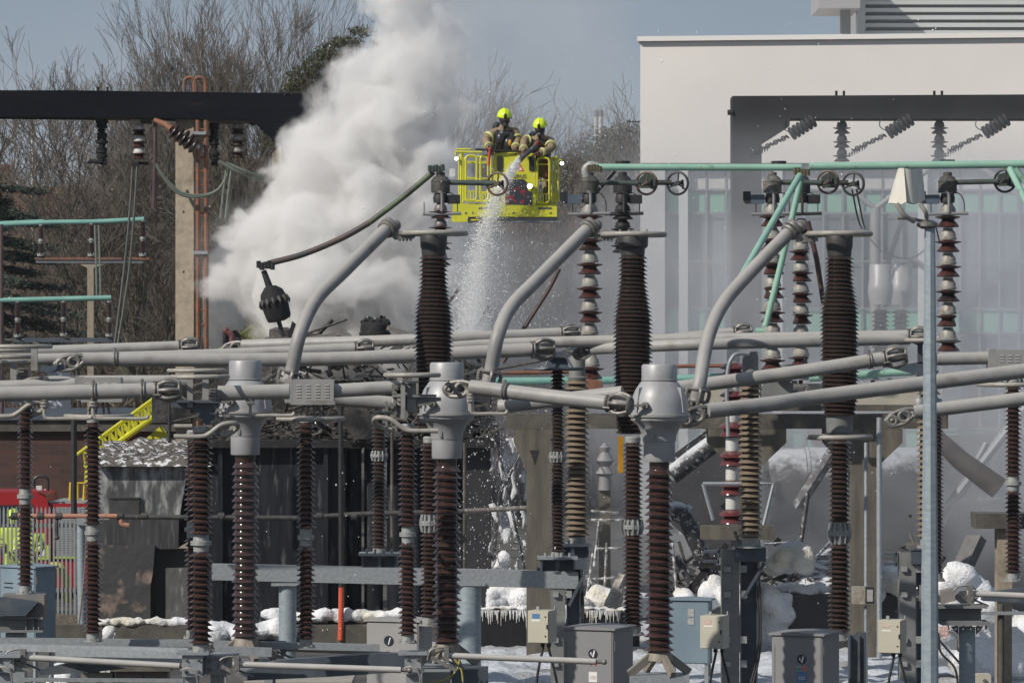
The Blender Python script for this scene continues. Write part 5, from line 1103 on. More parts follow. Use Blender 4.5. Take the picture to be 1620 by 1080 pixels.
for px in (155, 170, 335, 349): q.lathe([(.025, 0), (.02, .05), (.03, .055), (.03, .09)], P(px, 144, YL + .3), 7)
tag(q, None) if False else q.build('bolt', char, t)
MB().pbox(150, 184, 182, 187, YL + .1, .8).pbox(180, 186, 250, 189, YL + .15, .6).pbox(330, 188.5, 402, 193, YL + .1, .8).build('under_plate', concd, t, False)
def burnt_string(px, y0, y1, w, Y, label, foot=0):
    t = thing('burnt_insulator', label, 'insulator', P(px, y0, Y), 'burnt black insulator strings'); b = MB(); k = s(Y); n = int((y1 - y0) / 1.5); rng = random.Random(int(px)); pr = []
    for i in range(n + 1):
        f = i / n; seg = (f * 3) % 1; r = w * (.62 if seg < .34 else .95) * rng.uniform(.8, 1.15); pr.append((r * k, (1 - f) * 0 + f * (y1 - y0) * k))
    b.lathe(pr, P(px, y1, Y), 12); b.jitter(.03, 12); b.build('string', char, t, True, 80)
    if foot:
        q = MB().tube([P(px - 20, y1 - 4, Y), P(px - 8, y1 - 2, Y), P(px + 8, y1 - 1, Y)], [.03, .05, .07], 7); rng = random.Random(2)
        for i in range(12): q.ball(P(px - 20 + i * 2.4, y1 - 4 + rng.uniform(-2, 3), Y), rng.uniform(.02, .05), 5)
        q.jitter(.01, 14); q.build('drooping_foot', char, t)
burnt_string(161, 187, 258, 9, YL + .5, 'burnt black insulator hanging left of the brown and white one', 1)
burnt_string(339, 190, 262, 8, YL + .5, 'burnt black insulator hanging just right of the concrete column')
capstack('hanging_insulator', 220, YL + .5, 196, 252, 19, 'brown and white insulator hanging under the middle of the black beam', 'insulator', 9, 11, 7, whitecap, cone, 'hanging brown and white insulators', 0, 2)
capstack('hanging_insulator', 376, YL + .5, 194, 250, 19, 'grey white insulator hanging right of the ladder, blurred by smoke', 'insulator', 9, 11, 7, conecap, mat('sooty_porcelain', (.035, .022, .02), None, .4), 'hanging brown and white insulators', 0, 2)
t = thing('insulator_bracket', 'cream stub bracket with black connector and twin cables under the hanging insulator', 'bracket', P(215, 258, YL))
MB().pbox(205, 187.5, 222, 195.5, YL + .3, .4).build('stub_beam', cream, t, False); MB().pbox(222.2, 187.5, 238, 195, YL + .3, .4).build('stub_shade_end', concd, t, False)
q = MB().pbox(208, 257, 219, 266, YL + .4, .2); 
for i in range(8): q.ball(P(215 + i * 2.6, 258 + (i % 2), YL + .5), .035, 5)
q.build('connector', char, t)
q = MB()
for d in (0, 8): q.tube(bez([P(210 + d * .9, 264, YL + .4), P(205 + d * .9, 340, YL + .2), P(196 + d, 430, YL), P(181 + d * .6, 550, YL - .4)], 7), .03, 6)
q.build('twin_cable', mat('cable_dark', (.05, .055, .05), None, .6), t)
# tilted tension insulator
t = thing('tension_insulator', 'dark ribbed insulator tilted under the black beam in front of the concrete column', 'insulator', P(290, 210, YL)); ax = (P(312, 234, YL) - P(268, 203, YL)).normalized(); k = s(YL); pr = []
for i in range(5):
    h = (4 + i * 9.5) * k; pr += [(5 * k, h - 3.6 * k), (14 * k, h - 1 * k), (15 * k, h + 1.2 * k), (12 * k, h + 4 * k), (5 * k, h + 4.6 * k)]
MB().lathe(pr, P(272, 205, YL - .35), 24, ax).build('disc_string', mat('disc_dark', (.035, .02, .02), (.02, .015, .016), .3, 0, 5), t, True, 50)
MB().tube([P(245, 190, YL), P(262, 197, YL - .2), P(272, 205, YL - .3)], [.05, .07, .09], 8).build('link_arm', rust, t); MB().ball(P(312, 232, YL - .35), .06).build('end_socket', flangem, t)
q = MB()
for d in (0, 3.5): q.tube(bez([P(247, 262 - d, YL - .3), P(262, 282 + d, YL - .3), P(285, 304 + d, YL - .3), P(318, 309 + d * .6, YL - .3), P(345, 300, YL - .3), P(360, 275, YL - .3), P(362, 262, YL - .3)], 6), .035, 6)
q.tube(bez([P(346, 255, YL - .3), P(385, 276, YL - .3), P(440, 294, YL + .4)], 5), .035, 6).tube(bez([P(358, 258, YL - .3), P(400, 275, YL - .3), P(450, 290, YL + .4)], 5), .035, 6)
for d in (0, 8): q.tube(bez([P(366 - d, 270, YL - .3), P(362 - d, 300, YL - .3), P(357 - d, 345, YL - .3)], 4), .035, 6)
tag(q.build('slack_cables', mat('cable_green', (.12, .145, .12), (.09, .11, .09), .6), None), 'grey green slack cables looping under the black beam across the column', 'cables')
t = thing('burnt_rod', 'thin scorched purple rod hanging from the black beam left of the column', 'rod', P(246, 187, YL - .3)); MB().tube([P(246, 187.5, YL + .2), P(245, 262, YL + .2), P(244, 330, YL + .3)], [.045, .045, .06], 8).build('rod', mat('purple_rod', (.05, .03, .035), (.09, .055, .055), .5, 0, 3), t)
def ccol(x0, x1, x2, ytop, Y, label, mm):
    t = thing('concrete_column', label, 'concrete column', (P((x0 + x1) / 2, 0, Y).x, Y, 0), 'tall concrete gantry columns'); z = P(0, ytop, Y).z
    a, b, c = P(x0, 0, Y + .1), P(x1, 0, Y - .05), P(x2, 0, Y + .45)
    MB().prism([(a.x - .02, a.y, 0), (b.x + .02, b.y, 0), (c.x + .05, c.y, 0), (c.x - .3, c.y + .5, 0)], Vector((0, 0, z - 0))).build('shaft', mm, t, False); return t
t = ccol(279, 305, 317, 188.5, 92.2, 'tall square concrete column carrying the black beam beside the rusty ladder', conc)
q = MB()
for j, yy in enumerate((230, 335, 430)): q.ball(P(291, yy, 92.25), .035, 6)
q.build('bolt_hole', black, t)
ccol(432, 444, 450, 228, 92.5, 'second concrete column whose top burnt jagged edge fades into smoke', conc)
t = thing('access_ladder', 'rusty ladder with hooped top rails fixed to the tall concrete column', 'ladder', (P(318, 0, 92).x, 92.0, 0)); k = s(92)
for px, top in ((313, 0), (326, 0)):
    MB().tube([(P(px + 1, 0, 92).x, 92, 0), P(px, 190, 92)], .05, 8).build('rail', rust, t)
q = MB()
for yy in range(205, 640, 22): q.tube([P(314, yy, 92), P(326, yy, 92)], .022, 6)
q.build('rung', rust, t)
MB().pbox(303, 208, 326, 213, 91.9, .05).pbox(306, 397, 328, 402, 91.9, .05).build('fixing_plate', galv, t, False)
for c in (301, 316.5):
    MB().tube(bez([P(c - 9, 150, 93.4), P(c - 9, 130, 93.4), P(c - 4.5, 123.5, 93.4), P(c + 3, 123.5, 93.4), P(c + 8.5, 131, 93.4), P(c + 8.5, 150, 93.4)], 6), .045, 8).build('hoop', rust, t)
# small rear structures at left
YT = 112
t = thing('t_support', 'slim concrete T post carrying three brown insulators under the teal tubes', 'concrete post', (P(143, 0, YT).x, YT, 0))
MB().prism([P(138, 900, YT), P(148, 900, YT), P(148, 424, YT), P(165, 418, YT), P(126, 418, YT), P(138, 424, YT)], Vector((0, .25, 0))).build('post', conc, t, False)
MB().pbox(57, 411, 226, 415.5, YT, .3).build('cross_beam', galv, t, False); MB().pbox(55, 407, 236, 410.8, YT - .05, .4).build('rusty_plate', rust, t, False)
MB().pbox(20, 534, 178, 541, YT - 4, .3).build('lower_beam', slate, t, False)
for px, y0, y1, Y, l in ((65, 357, 404, YT, 'left of the upper three small brown insulators'), (145, 355, 404, YT, 'middle of the upper three small brown insulators'), (226, 350, 404, YT, 'right of the upper three small brown insulators'),
                      (28, 478, 532, YT - 4, 'left of the lower three small brown insulators'), (101, 478, 530, YT - 4, 'middle of the lower three small brown insulators'), (173, 478, 531, YT - 4, 'right of the lower three small brown insulators')):
    m_ = (y0 + y1) / 2
    post(px, Y, [(y0, m_ - 3), (m_ + 4, y1 - 2)], l + ' at the left edge', m=brown, rc=3.4, ro=5.4, pitch=3.2, fl=4.5, topcap=2, base=3, group='small brown insulators behind at the left', alt=1)
gbus([(-40, 357, YT), (78, 352, YT), (147, 351, YT), (228, 347, YT)], 4, 'long teal tube over the upper three small insulators', m=green2)
gbus([(-40, 355, YT + 2), (69, 350, YT + 2)], 3.2, 'rear teal tube above the long one at the left edge', m=green2)
gbus([(-40, 476, YT - 4), (176, 471, YT - 4)], 4.2, 'teal tube over the lower three small insulators', m=green2)
q = MB()
for d in (0, 6): q.tube(bez([P(150 + d, 357, YT - .2), P(152 + d, 420, YT - 2), P(153 + d, 475, YT - 4)], 5), .025, 6)
tag(q.build('drop_wires', mat('cable_green', 0), None), 'pair of wires joining the upper and lower teal tubes', 'wires')
t = thing('dark_tube_post', 'dark steel tube standing upright at the far left edge behind the tubes', 'post', (P(4, 0, 108).x, 108, 0)); MB().tube([(P(4, 0, 108).x, 108, 0), P(2, 355, 108)], .05, 8).build('tube', mat('purple_rod', 0), t)

# ------------------------------------------------------------------ right: smoke veiled gantry and equipment
YR = 92
t = thing('smoky_gantry', 'dark gantry beam and column veiled by smoke in front of the white building', 'gantry beam', (P(1182, 0, YR).x, YR, 0))
gm = mat('gantry_soot', (.026, .027, .031), (.016, .017, .02), .8, 0, 1)
MB().pprism([(1159, 152), (1620 + 120, 149), (1740, 188), (1250, 188), (1248.9, 200), (1205, 228), (1205, 1000), (1159, 1000)], YR, 1.0).build('frame', gm, t, False)
q = MB()
for px in (1323, 1335, 1478, 1490): q.lathe([(.03, 0), (.03, .1)], P(px, 151, YR + .3), 7)
q.tube([P(1151, 178, YR), P(1159, 178, YR)], .06, 8); q.build('bolt', gm, t)
for px, l in ((1332, 'straight grey insulator hanging from the smoky gantry, left one'), (1486, 'straight grey insulator hanging from the smoky gantry, right one')):
    capstack('hanging_insulator', px, YR + .4, 190, 256, 22, l, 'insulator', 8, 13, 6, gm, gm, 'grey insulators hanging from the smoky gantry')
def tension(px, py, l, dx=-45):
    t = thing('tension_string', l, 'insulator', P(px, py, YR), 'slanting disc strings under the smoky gantry'); a = P(px, py, YR); b = P(px - 42, py + 26, YR); ax = (b - a).normalized(); k = s(YR); pr = []
    for i in range(6):
        h = (3 + i * 7.5) * k; pr += [(7 * k, h - 3.4 * k), (10.5 * k, h - 2.4 * k), (11.4 * k, h + 0 * k), (10.4 * k, h + 2.8 * k), (7 * k, h + 3.6 * k)]
    MB().lathe(pr, a, 18, ax).build('disc_string', gm, t, True, 50)
    q = MB(); e = a + ax * 50 * k
    for j in range(9):
        p = e + (P(px - 92, py + 50, YR) - e) * (j / 8); q.torus(p, 3.2 * k, 1.3 * k, Vector((0, 1, 0)) if j % 2 else Vector((.6, 0, .8)), 10, 5)
    for j in range(7):
        p = P(px - 74 - j * 4, py + 42 + j * 2, YR); q.tube([p, p + Vector((0, 0, -7 * k))], [2 * k, .6 * k], 6)
    q.tube([e, P(px - 92, py + 50, YR)], 1.4 * k, 6); q.tube(bez([P(px - 38, py + 20, YR - .05), P(px - 50, py + 12, YR - .05), P(px - 48, py - 4, YR - .05)], 5), .8 * k, 5)
    q.build('chain_and_arcing_horns', gm, t)
tension(1288, 190, 'slanting disc string beside the smoky gantry column'); tension(1442, 188, 'slanting disc string in the middle of the smoky gantry'); tension(1594, 188, 'slanting disc string nearest the right edge')
for i, (px, l) in enumerate(((1393, 'left of two pale canister heads dim in the smoke'), (1425, 'right of two pale canister heads dim in the smoke'))):
    t = thing('current_transformer', l, 'transformer', P(px, 640, 93.5 + i), 'pale canisters in the smoke'); k = s(93.5 + i)
    MB().lathe([(16 * k, 0), (20 * k, 20 * k), (19 * k, 34 * k), (17.5 * k, 36 * k), (17.5 * k, 62 * k), (16 * k, 64 * k)], P(px, 482, 93.5 + i), 24).build('canister', dome, t)
    shedstack(MB(), px, 490, 620, 93.5 + i, 9, 15, 7).build('porcelain', gm, t, True, 50)
    MB().box((P(px - 8, 0, 93.5 + i).x, 93.5 + i, 0), (P(px + 8, 0, 93.5 + i).x, 98.4 + i, P(0, 621, 93.5 + i).z)).build('stand', gm, t, False)
t = thing('leaning_strut', 'pale strut leaning above the canisters in the smoke', 'strut', P(1395, 455, 95)); MB().tube([P(1430, 340, 95), P(1390, 462, 95)], .06, 8).build('tube', cabg, t)
t = thing('drop_wire', 'twin thin wires drooping from the wheel toward the canisters', 'wires', P(1400, 470, 98)); q = MB()
for d in (0, 7): q.tube(bez([P(1348 + d, 300, 80), P(1357 + d, 345, 86), P(1364 + d * .6, 362, 90)], 5), .018, 5)
q.tube(bez([P(1370, 370, 97), P(1400, 400, 97), P(1450, 405, 97), P(1500, 350, 97)], 6), .02, 5); q.build('wire', gm, t)

# ------------------------------------------------------------------ concrete portal in the middle distance
YQ = 78
t = thing('concrete_portal', 'stained concrete portal frame with flared column heads behind the tan insulators', 'portal frame', (P(1180, 0, YQ).x, YQ, 0))
MB().pbox(800, 655, 1500, 678, YQ, .9).build('beam', concd, t, False)
for px, l in ((853, 0), (1182, 0), (1366, 0)):
    w = 20; f = 62 if px > 900 else 40
    MB().prism([P(px - w, 1110, YQ), P(px + w, 1110, YQ), P(px + w, 740, YQ), P(px + f, 700, YQ), P(px + f, 678.3, YQ), P(px - f, 678.3, YQ), P(px - f, 700, YQ), P(px - w, 745, YQ)], Vector((0, .6, 0))).build('column', concs, t, False)
MB().pprism([(838, 712), (852, 712), (846, 735)], YQ - .01, .02).build('recess', black, t, False)
t = thing('cream_beam', 'long cream steel beam behind the red insulator stack', 'steel beam', P(1200, 640, 80)); MB().pbox(1098, 607, 1452, 640, 80, .5).build('web', cream, t, False); MB().pbox(780, 597, 1456, 601, 79.9, .7).build('top_edge', galv, t, False)
MB().pbox(786, 615, 1097, 636, 80.1, .4).build('soiled_web', concd, t, False); MB().pbox(1000, 640.2, 1456, 650, 79.95, .6).build('lower_flange', concd, t, False)
q = MB()
for i in range(9): q.pbox(1112 + i * 38, 601.3, 1118 + i * 38, 606.8, 80.05, .1)
q.build('packer_row', rust, t, False)
t = thing('drive_housing', 'dark grey switch drive housing on the cream beam between the stacks', 'drive housing', P(1250, 640, 76.5)); MB().pbox(1205, 602, 1262, 636, 77, .5, .02).build('housing', greyst, t, False); MB().lathe([(.16, 0), (.16, .3)], P(1240, 602, 76.9), 16).build('dome_cap', greyst, t)
MB().tube([P(1255, 612, 76.8), P(1276, 612, 76.8), P(1276, 622, 76.8)], .06, 8).build('lever', cast, t)
for px, w in ((1158, 34), (980, 26)):
    pass
t = thing('concrete_crossarm', 'short speckled concrete crossarm under the red and tan insulators', 'crossarm', P(1165, 855, 73)); MB().pbox(1110, 832, 1225, 853, 73, .5).build('block', concs, t, False)
q = MB().tube([P(1112, 765, 73.1), P(1152, 765, 73.1)], .04, 6).tube([P(1112, 765, 73.1), P(1128, 822, 73.1)], .035, 6).tube([P(1190, 765, 73.1), P(1224, 764, 73.1), P(1208, 830, 73.1)], .035, 6); tag(q.tube([P(1152, 765, 73.1), P(1190, 765, 73.1)], .04, 6).build('bracket_frame', galv, None), 'bent grey steel bracket frame around the tan insulator on the right', 'bracket frame')
tag(MB().tube([(P(1391, 0, 77).x, 77, 0), P(1391, 660, 77)], .05, 8).build('conduit_pipe', galv, None), 'thin speckled conduit standing right of the portal column', 'conduit')
tag(MB().box((P(978, 0, 84).x, 84, P(0, 748, 84).z), (P(986, 0, 84).x, 84.1, P(0, 690, 84).z)).build('orange_marker', mat('marker_orange', (.75, .35, .01), None, .5), None, False), 'bright orange marker board left of the right domed transformer', 'marker')
# ------------------------------------------------------------------ aerial ladder, rescue basket, firefighters
YK = 84.0
rng = random.Random(12)
t = thing('aerial_ladder', 'bright yellow lattice fire ladder rising through the smoke to the basket', 'ladder', P(185, 697, 100))
def lat(p0, p1, w, hgt, n, name):
    p0, p1 = Vector(p0), Vector(p1); d = (p1 - p0).normalized(); a = Vector((0, 1, 0)) - d * d.y; a.normalize(); b = d.cross(a).normalized()
    if b.z < 0: b = -b
    q = MB(); c = []
    for u in (-1, 1):
        for v in (0, 1):
            q0, q1 = p0 + a * w / 2 * u + b * hgt * v, p1 + a * w / 2 * u + b * hgt * v; q.tube([q0, q1], .055 if v == 0 else .04, 6)
        for i in range(n):
            f0, f1 = i / n, (i + 1) / n; x = p0.lerp(p1, f0) + a * w / 2 * u; y = p0.lerp(p1, f1) + a * w / 2 * u
            q.tube([x, y + b * hgt], .025, 5); q.tube([y + b * hgt, y], .025, 5)
    for i in range(n * 2): x = p0.lerp(p1, i / n / 2); q.tube([x - a * w / 2, x + a * w / 2], .02, 5)
    q.build(name, yel, t)
lat(P(150, 728, 101), P(425, 528, 97), .8, .35, 26, 'lower_section'); lat(P(395, 545, 97.4), P(735, 330, 92), .6, .28, 28, 'upper_section')
q = MB().prism([P(152, 722, 100.5), P(208, 678, 100), P(213, 668, 100), P(211, 684, 100), P(196, 700, 100), P(156, 722, 100.5)], Vector((0, .05, 0)))
q.build('side_sheet', yel, t, False)
# basket
t = thing('rescue_basket', 'yellow aerial ladder rescue basket with railings, lights and a dark window panel', 'basket', P(800, 344, YK)); k = s(YK)
yt_ = 242; D = 1.25
MB().pprism([(781, 243), (799, 241), (830, 241), (847, 243), (848, 342), (781, 342)], YK, .12).build('front_panel', yel, t, False)
for x0, x1 in ((786.5, 795.5), (837, 845.5)): MB().pbox(x0, 247, x1, 271, YK - .02, .018, .02).build('grip_recess', black, t, False)
sm = mat('painted_reflection_window', (.035, .04, .045), (.30, .02, .05), .25, 0, 7, lo=.56, hi=.60, c3=(.25, .27, .28), sc3=16, lo3=.64, hi3=.68)  # red and pale reflections painted as noise into the dark window colour
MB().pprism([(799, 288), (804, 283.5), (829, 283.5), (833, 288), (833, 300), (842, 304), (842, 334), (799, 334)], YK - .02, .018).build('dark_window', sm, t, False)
ink = mat('letter_ink', (.09, .09, .10), None, .5)
F = Matrix.Rotation(R(90), 4, 'X')
o = text('MAGIRUS', 8.6 * k, ink, 'lettering', t, Matrix.Translation(P(814.5, 279, YK - .012)) @ F, .003)
MB().pprism([(823.5, 260), (829, 271), (818, 271)], YK - .006, .005).build('triangle_emblem', mat('emblem_red', (.55, .06, .05), None, .5), t, False)
MB().pprism([(823.5, 264), (826, 269.5), (821, 269.5)], YK - .009, .0028).build('emblem_mark', mat('label_white', 0), t, False)
# lower sill and underframe
MB().pprism([(716, 322), (778, 324), (850, 325), (881, 326), (881, 343), (740, 343), (739, 351), (714, 351), (716, 330)], YK - .05, .2).build('sill', yel, t, False)
MB().pbox(740, 343.3, 882, 352, YK + .02, .5).build('underframe', cabg, t, False)
MB().pbox(718, 322, 880, 345, YK + .16, D).build('floor_box', yel, t, False)
for x, w in ((745, 9), (753, 6)): MB().pbox(x, 346, x + w, 349, YK - .01, .025).build('strip', yel, t, False)
for x in (757, 851): MB().pbox(x, 328, x + 22, 331, YK - .056, .005).build('small_label_strip', ink, t, False)
for x in (737, 748, 812, 871): MB().lathe([(1.6 * k, 0), (1.6 * k, .01)], P(x, 337, YK - .05), 12, Vector((0, -1, 0))).build('sill_bolt', ink, t)
def rr(x0, y0, x1, y1, Y, r, n='rail_loop', m=yel, rad=1.7):
    c = 5; pts = [(x0, y0 + c), (x0 + 1.5, y0 + 1.5), (x0 + c, y0), (x1 - c, y0), (x1 - 1.5, y0 + 1.5), (x1, y0 + c), (x1, y1 - c), (x1 - 1.5, y1 - 1.5), (x1 - c, y1), (x0 + c, y1), (x0 + 1.5, y1 - 1.5), (x0, y1 - c), (x0, y0 + c)]
    q = MB().tube([P(a, b, Y) for a, b in pts], rad * k, 7)
    if y1 - y0 > 55:
        q.tube([P(x0, y0 + 10, Y), P(x1, y0 + 10, Y)], 1.1 * k, 6); q.tube([P(x0, (y0 + y1) / 2, Y), P(x1, (y0 + y1) / 2, Y)], 1.1 * k, 6)
        for j in range(3): q.tube([P(x0 + (x1 - x0) * (j + 1) / 4, y1 - 14, Y), P(x0 + (x1 - x0) * (j + 1) / 4, y1, Y)], .8 * k, 5)
        q.tube([P(x0, y1 - 14, Y), P(x1, y1 - 14, Y)], .9 * k, 5)
    return q.build(n, m, t)
rr(737, 246, 754, 317, YK, 3); rr(760, 246, 777, 319, YK, 3); rr(850, 250, 869, 321, YK, 3); rr(873, 249, 883, 320, YK + .2, 3)
rr(726, 244, 733, 322, YK + .3, 2, rad=1.5); rr(735, 248, 772, 318, YK + D, 3, 'rear_rail'); rr(790, 248, 830, 318, YK + D, 3, 'rear_rail'); rr(845, 250, 878, 318, YK + D, 3, 'rear_rail')
MB().tube([P(720, 240, YK), P(762, 241, YK)], 1.8 * k, 7).tube([P(722, 236, YK + .3), P(745, 236, YK + .3)], 1.5 * k, 7).tube([P(730, 243, YK), P(729, 322, YK)], 2.2 * k, 7).tube([P(721, 240, YK), P(721, 246, YK)], 1.8 * k, 6).build('top_rail', yel, t)
MB().tube([P(752, 236, YK - .1), P(778, 238, YK - .1), P(815, 239, YK - .05), P(830, 241, YK)], 1.6 * k, 7).build('black_hand_rail', black, t)
MB().tube([P(730, 243, YK), P(733, 243, YK + D)], 1.8 * k, 6).tube([P(880, 248, YK), P(877, 248, YK + D)], 1.8 * k, 6).build('side_rail', yel, t)
MB().pbox(711, 267, 720, 280, YK - .03, .03).build('number_plate_board', whitecap, t, False)
lampm = mat('lamp_on', (1, 1, 1), None, .3, emit=((1, .98, .92), 9)); lampw = mat('lamp_on_warm', (1, 1, 1), None, .3, emit=((1, .93, .75), 14))
for (x, y, r, m_) in ((722, 251, 2.5, lampm), (889, 258.5, 2.5, lampm), (838, 294.5, 3.4, lampw), (789, 294, 2.4, lampw)):
    h = MB().lathe([(r * 1.35 * k, 0), (r * 1.35 * k, .06)], P(x, y, YK - .05), 14, Vector((0, -1, 0))).build('work_light', black, t)
    MB().lathe([(r * 1.1 * k, 0), (r * k, .012)], P(x, y, YK - .1105), 14, Vector((0, -1, 0))).build('lens', m_, h)
MB().tube([P(884, 252, YK), P(889, 254, YK)], 1 * k, 6).tube([P(722, 254, YK), P(727, 254, YK)], 1 * k, 6).build('light_arm', yel, t)
# ---- people
tunic = mat('fire_tunic', (.27, .205, .125), (.20, .15, .095), .85, 0, 8, bump=.01, bsc=12); hiv = mat('helmet_lime', (.62, .78, .02), (.55, .70, .02), .3, 0, 2)
stripe = mat('stripe_lime', (.55, .60, .08), (.6, .6, .45), .5, 0, 30); glovem = mat('glove_tan', (.10, .05, .035), (.06, .035, .03), .8, 0, 10); maskm = mat('mask_black', (.02, .021, .024), (.035, .035, .04), .3, 0, 8)
skin = mat('skin', (.42, .25, .19), None, .6)
def skinbody(name, joints, edges, m, parent, root=0, lv=2):
    me = bpy.data.meshes.new(name); me.from_pydata([j[0] for j in joints], edges, []); o = bpy.data.objects.new('tmp', me); COL.objects.link(o)
    md = o.modifiers.new('s', 'SKIN'); md.use_smooth_shade = True
    for i, j in enumerate(joints):
        r = j[1]; me.skin_vertices[0].data[i].radius = r if isinstance(r, tuple) else (r, r)
    me.skin_vertices[0].data[root].use_root = True
    sb = o.modifiers.new('d', 'SUBSURF'); sb.levels = lv; sb.render_levels = lv
    bpy.context.view_layer.update(); ev = bpy.data.meshes.new_from_object(o.evaluated_get(bpy.context.evaluated_depsgraph_get())); bpy.data.objects.remove(o)
    b = MB(); b.v = [v.co.copy() for v in ev.vertices]; b.f = [tuple(p.vertices) for p in ev.polygons]; bpy.data.meshes.remove(ev)
    return b.build(name, m, parent, True, 180)
def person(label, floor, top, handL, handR, elbL, elbR, lean=.12, face=Vector((0, -1, 0)), headturn=0, tilt=.2, cyl=1, coat=None, hcol=hiv, full=True, mask=True, shoulder=None):
    """floor: feet centre, top: top of helmet, all in metres; the figure looks along face"""
    floor = Vector(floor); H = (top - floor.z) / 1.06; u = H / 1.8
    f = face.normalized(); sd_ = Vector((-f.y, f.x, 0))   # the figure's left
    t = thing('person', label, 'person', floor); up = Vector((0, 0, 1)); B = floor
    hip = B + up * .93 * u; ch = B + up * 1.25 * u + f * lean * .6; nk = B + up * 1.50 * u + f * lean; hd = B + up * 1.66 * u + f * (lean + .05)
    J = [(hip, (.20 * u, .16 * u)), (B + up * 1.08 * u + f * lean * .3, (.20 * u, .155 * u)), (ch, (.24 * u, .17 * u)), (B + up * 1.40 * u + f * lean * .9, (.185 * u, .14 * u)), (nk, .10 * u), (B + up * 1.56 * u + f * (lean + .02), .075 * u), (hd, (.082 * u, .098 * u)), (B + up * 1.75 * u + f * (lean + .04), (.07 * u, .085 * u))]
    E = [(i, i + 1) for i in range(7)]
    def leg(sg):
        o_ = len(J); J.extend([(hip + sd_ * sg * .10 * u - up * .06 * u, .115 * u), (B + sd_ * sg * .13 * u + up * .5 * u + f * .04, .085 * u), (B + sd_ * sg * .14 * u + up * .1 * u, .065 * u), (B + sd_ * sg * .15 * u + up * .05 * u + f * .17, .05 * u)])
        E.extend([(0, o_), (o_, o_ + 1), (o_ + 1, o_ + 2), (o_ + 2, o_ + 3)])
    leg(1); leg(-1)
    hands = []
    for sg, hp, ep in ((1, handL, elbL), (-1, handR, elbR)):
        o_ = len(J); sh = B + up * 1.42 * u + f * lean * .9 + sd_ * sg * .19 * u; hp, ep = Vector(hp), Vector(ep)
        J.extend([(sh, .105 * u), (sh.lerp(ep, .5) + sd_ * sg * .01, .096 * u), (ep, .084 * u), (ep.lerp(hp, .85), .062 * u)]); E.extend([(3, o_), (o_, o_ + 1), (o_ + 1, o_ + 2), (o_ + 2, o_ + 3)]); hands.append((hp, (hp - ep).normalized(), sg, sh, ep))
    skinbody('body', J, E, coat or tunic, t)
    for hp, d, sg, sh, ep in hands:       # gloved hand with five fingers
        a = d.cross(up).normalized(); b = a.cross(d).normalized(); q0 = hp - d * .05 * u
        gj = [(q0 - d * .03 * u, .042 * u), (hp + d * .02 * u, (.045 * u, .028 * u)), (hp + d * .055 * u, (.042 * u, .024 * u))]; ge = [(0, 1), (1, 2)]
        for i in range(4):
            o_ = len(gj); w = (i - 1.5) * .021 * u; L = (.075, .085, .08, .06)[i] * u; p0 = hp + d * .06 * u + a * w
            gj += [(p0 + d * L * .45 - b * .012 * u, .011 * u), (p0 + d * L * .7 - b * .035 * u, .010 * u), (p0 + d * L * .55 - b * .06 * u, .009 * u)]; ge += [(2, o_), (o_, o_ + 1), (o_ + 1, o_ + 2)]
        o_ = len(gj); gj += [(hp + d * .02 * u - a * sg * .045 * u - b * .012 * u, .013 * u), (hp + d * .055 * u - a * sg * .055 * u - b * .04 * u, .011 * u)]; ge += [(1, o_), (o_, o_ + 1)]
        skinbody('glove', gj, ge, glovem, t, 0, 1)
        c = MB(); c.torus(ep.lerp(hp, .68), .070 * u, .011 * u, d, 18, 6); c.torus(ep.lerp(hp, .60), .074 * u, .009 * u, d, 18, 6)
        e2 = (ep - sh).normalized(); c.torus(sh.lerp(ep, .52), .102 * u, .012 * u, e2, 18, 6); c.torus(sh.lerp(ep, .62), .100 * u, .012 * u, e2, 18, 6); c.build('reflective_band', stripe, t)
    # head gear
    hf = (f * math.cos(headturn) + sd_ * math.sin(headturn)) ; hf = (hf * math.cos(tilt) - up * math.sin(tilt)).normalized(); hs = hf.cross(up).normalized(); hu = hs.cross(hf).normalized()
    hc = hd + hu * .05 * u
    Mh = Matrix((( hs.x, hf.x, hu.x, hc.x), (hs.y, hf.y, hu.y, hc.y), (hs.z, hf.z, hu.z, hc.z), (0, 0, 0, 1)))
    hm = MB(); n = 20; vs = []; fs = []
    for i in range(9):
        ph = i / 8 * math.pi * .5
        for j in range(n):
            th = 2 * math.pi * j / n; r = math.cos(ph) if i < 8 else .02; fwd = math.sin(th); drop = -.06 if fwd < .2 else .015
            vs.append(Vector((math.cos(th) * r * .135 * u, fwd * r * .155 * u, math.sin(ph) * .155 * u + (drop * u if i == 0 else 0))))
    for i in range(8):
        for j in range(n): fs.append((i * n + j, i * n + (j + 1) % n, (i + 1) * n + (j + 1) % n, (i + 1) * n + j))
    hm.add(vs, fs); hm.tube([Vector((0, -.15 * u, .03 * u)), Vector((0, -.08 * u, .13 * u)), Vector((0, .0 * u, .150 * u)), Vector((0, .07 * u, .138 * u)), Vector((0, .13 * u, .09 * u)), Vector((0, .152 * u, .03 * u))], .013 * u, 8)
    o = hm.xf(Mh).build('helmet', hcol, t, True, 60)
    if mask:
        MB().prism([(-.03 * u, .15 * u, .015 * u), (.03 * u, .15 * u, .015 * u), (.022 * u, .158 * u, .09 * u), (0, .15 * u, .115 * u), (-.022 * u, .158 * u, .09 * u)], Vector((0, .014 * u, 0))).xf(Mh).build('helmet_crest', maskm, o, False)
        mk = MB().ball((0, .055 * u, -.045 * u), .105 * u, 12, (.95, .95, 1.05)).xf(Mh).build('breathing_mask', maskm, t)
        MB().ball((0, .095 * u, -.015 * u), .072 * u, 10, (1.0, .9, .62)).xf(Mh).build('visor', mat('visor', (.08, .05, .06), (.12, .05, .06), .08, 0, 9), mk)
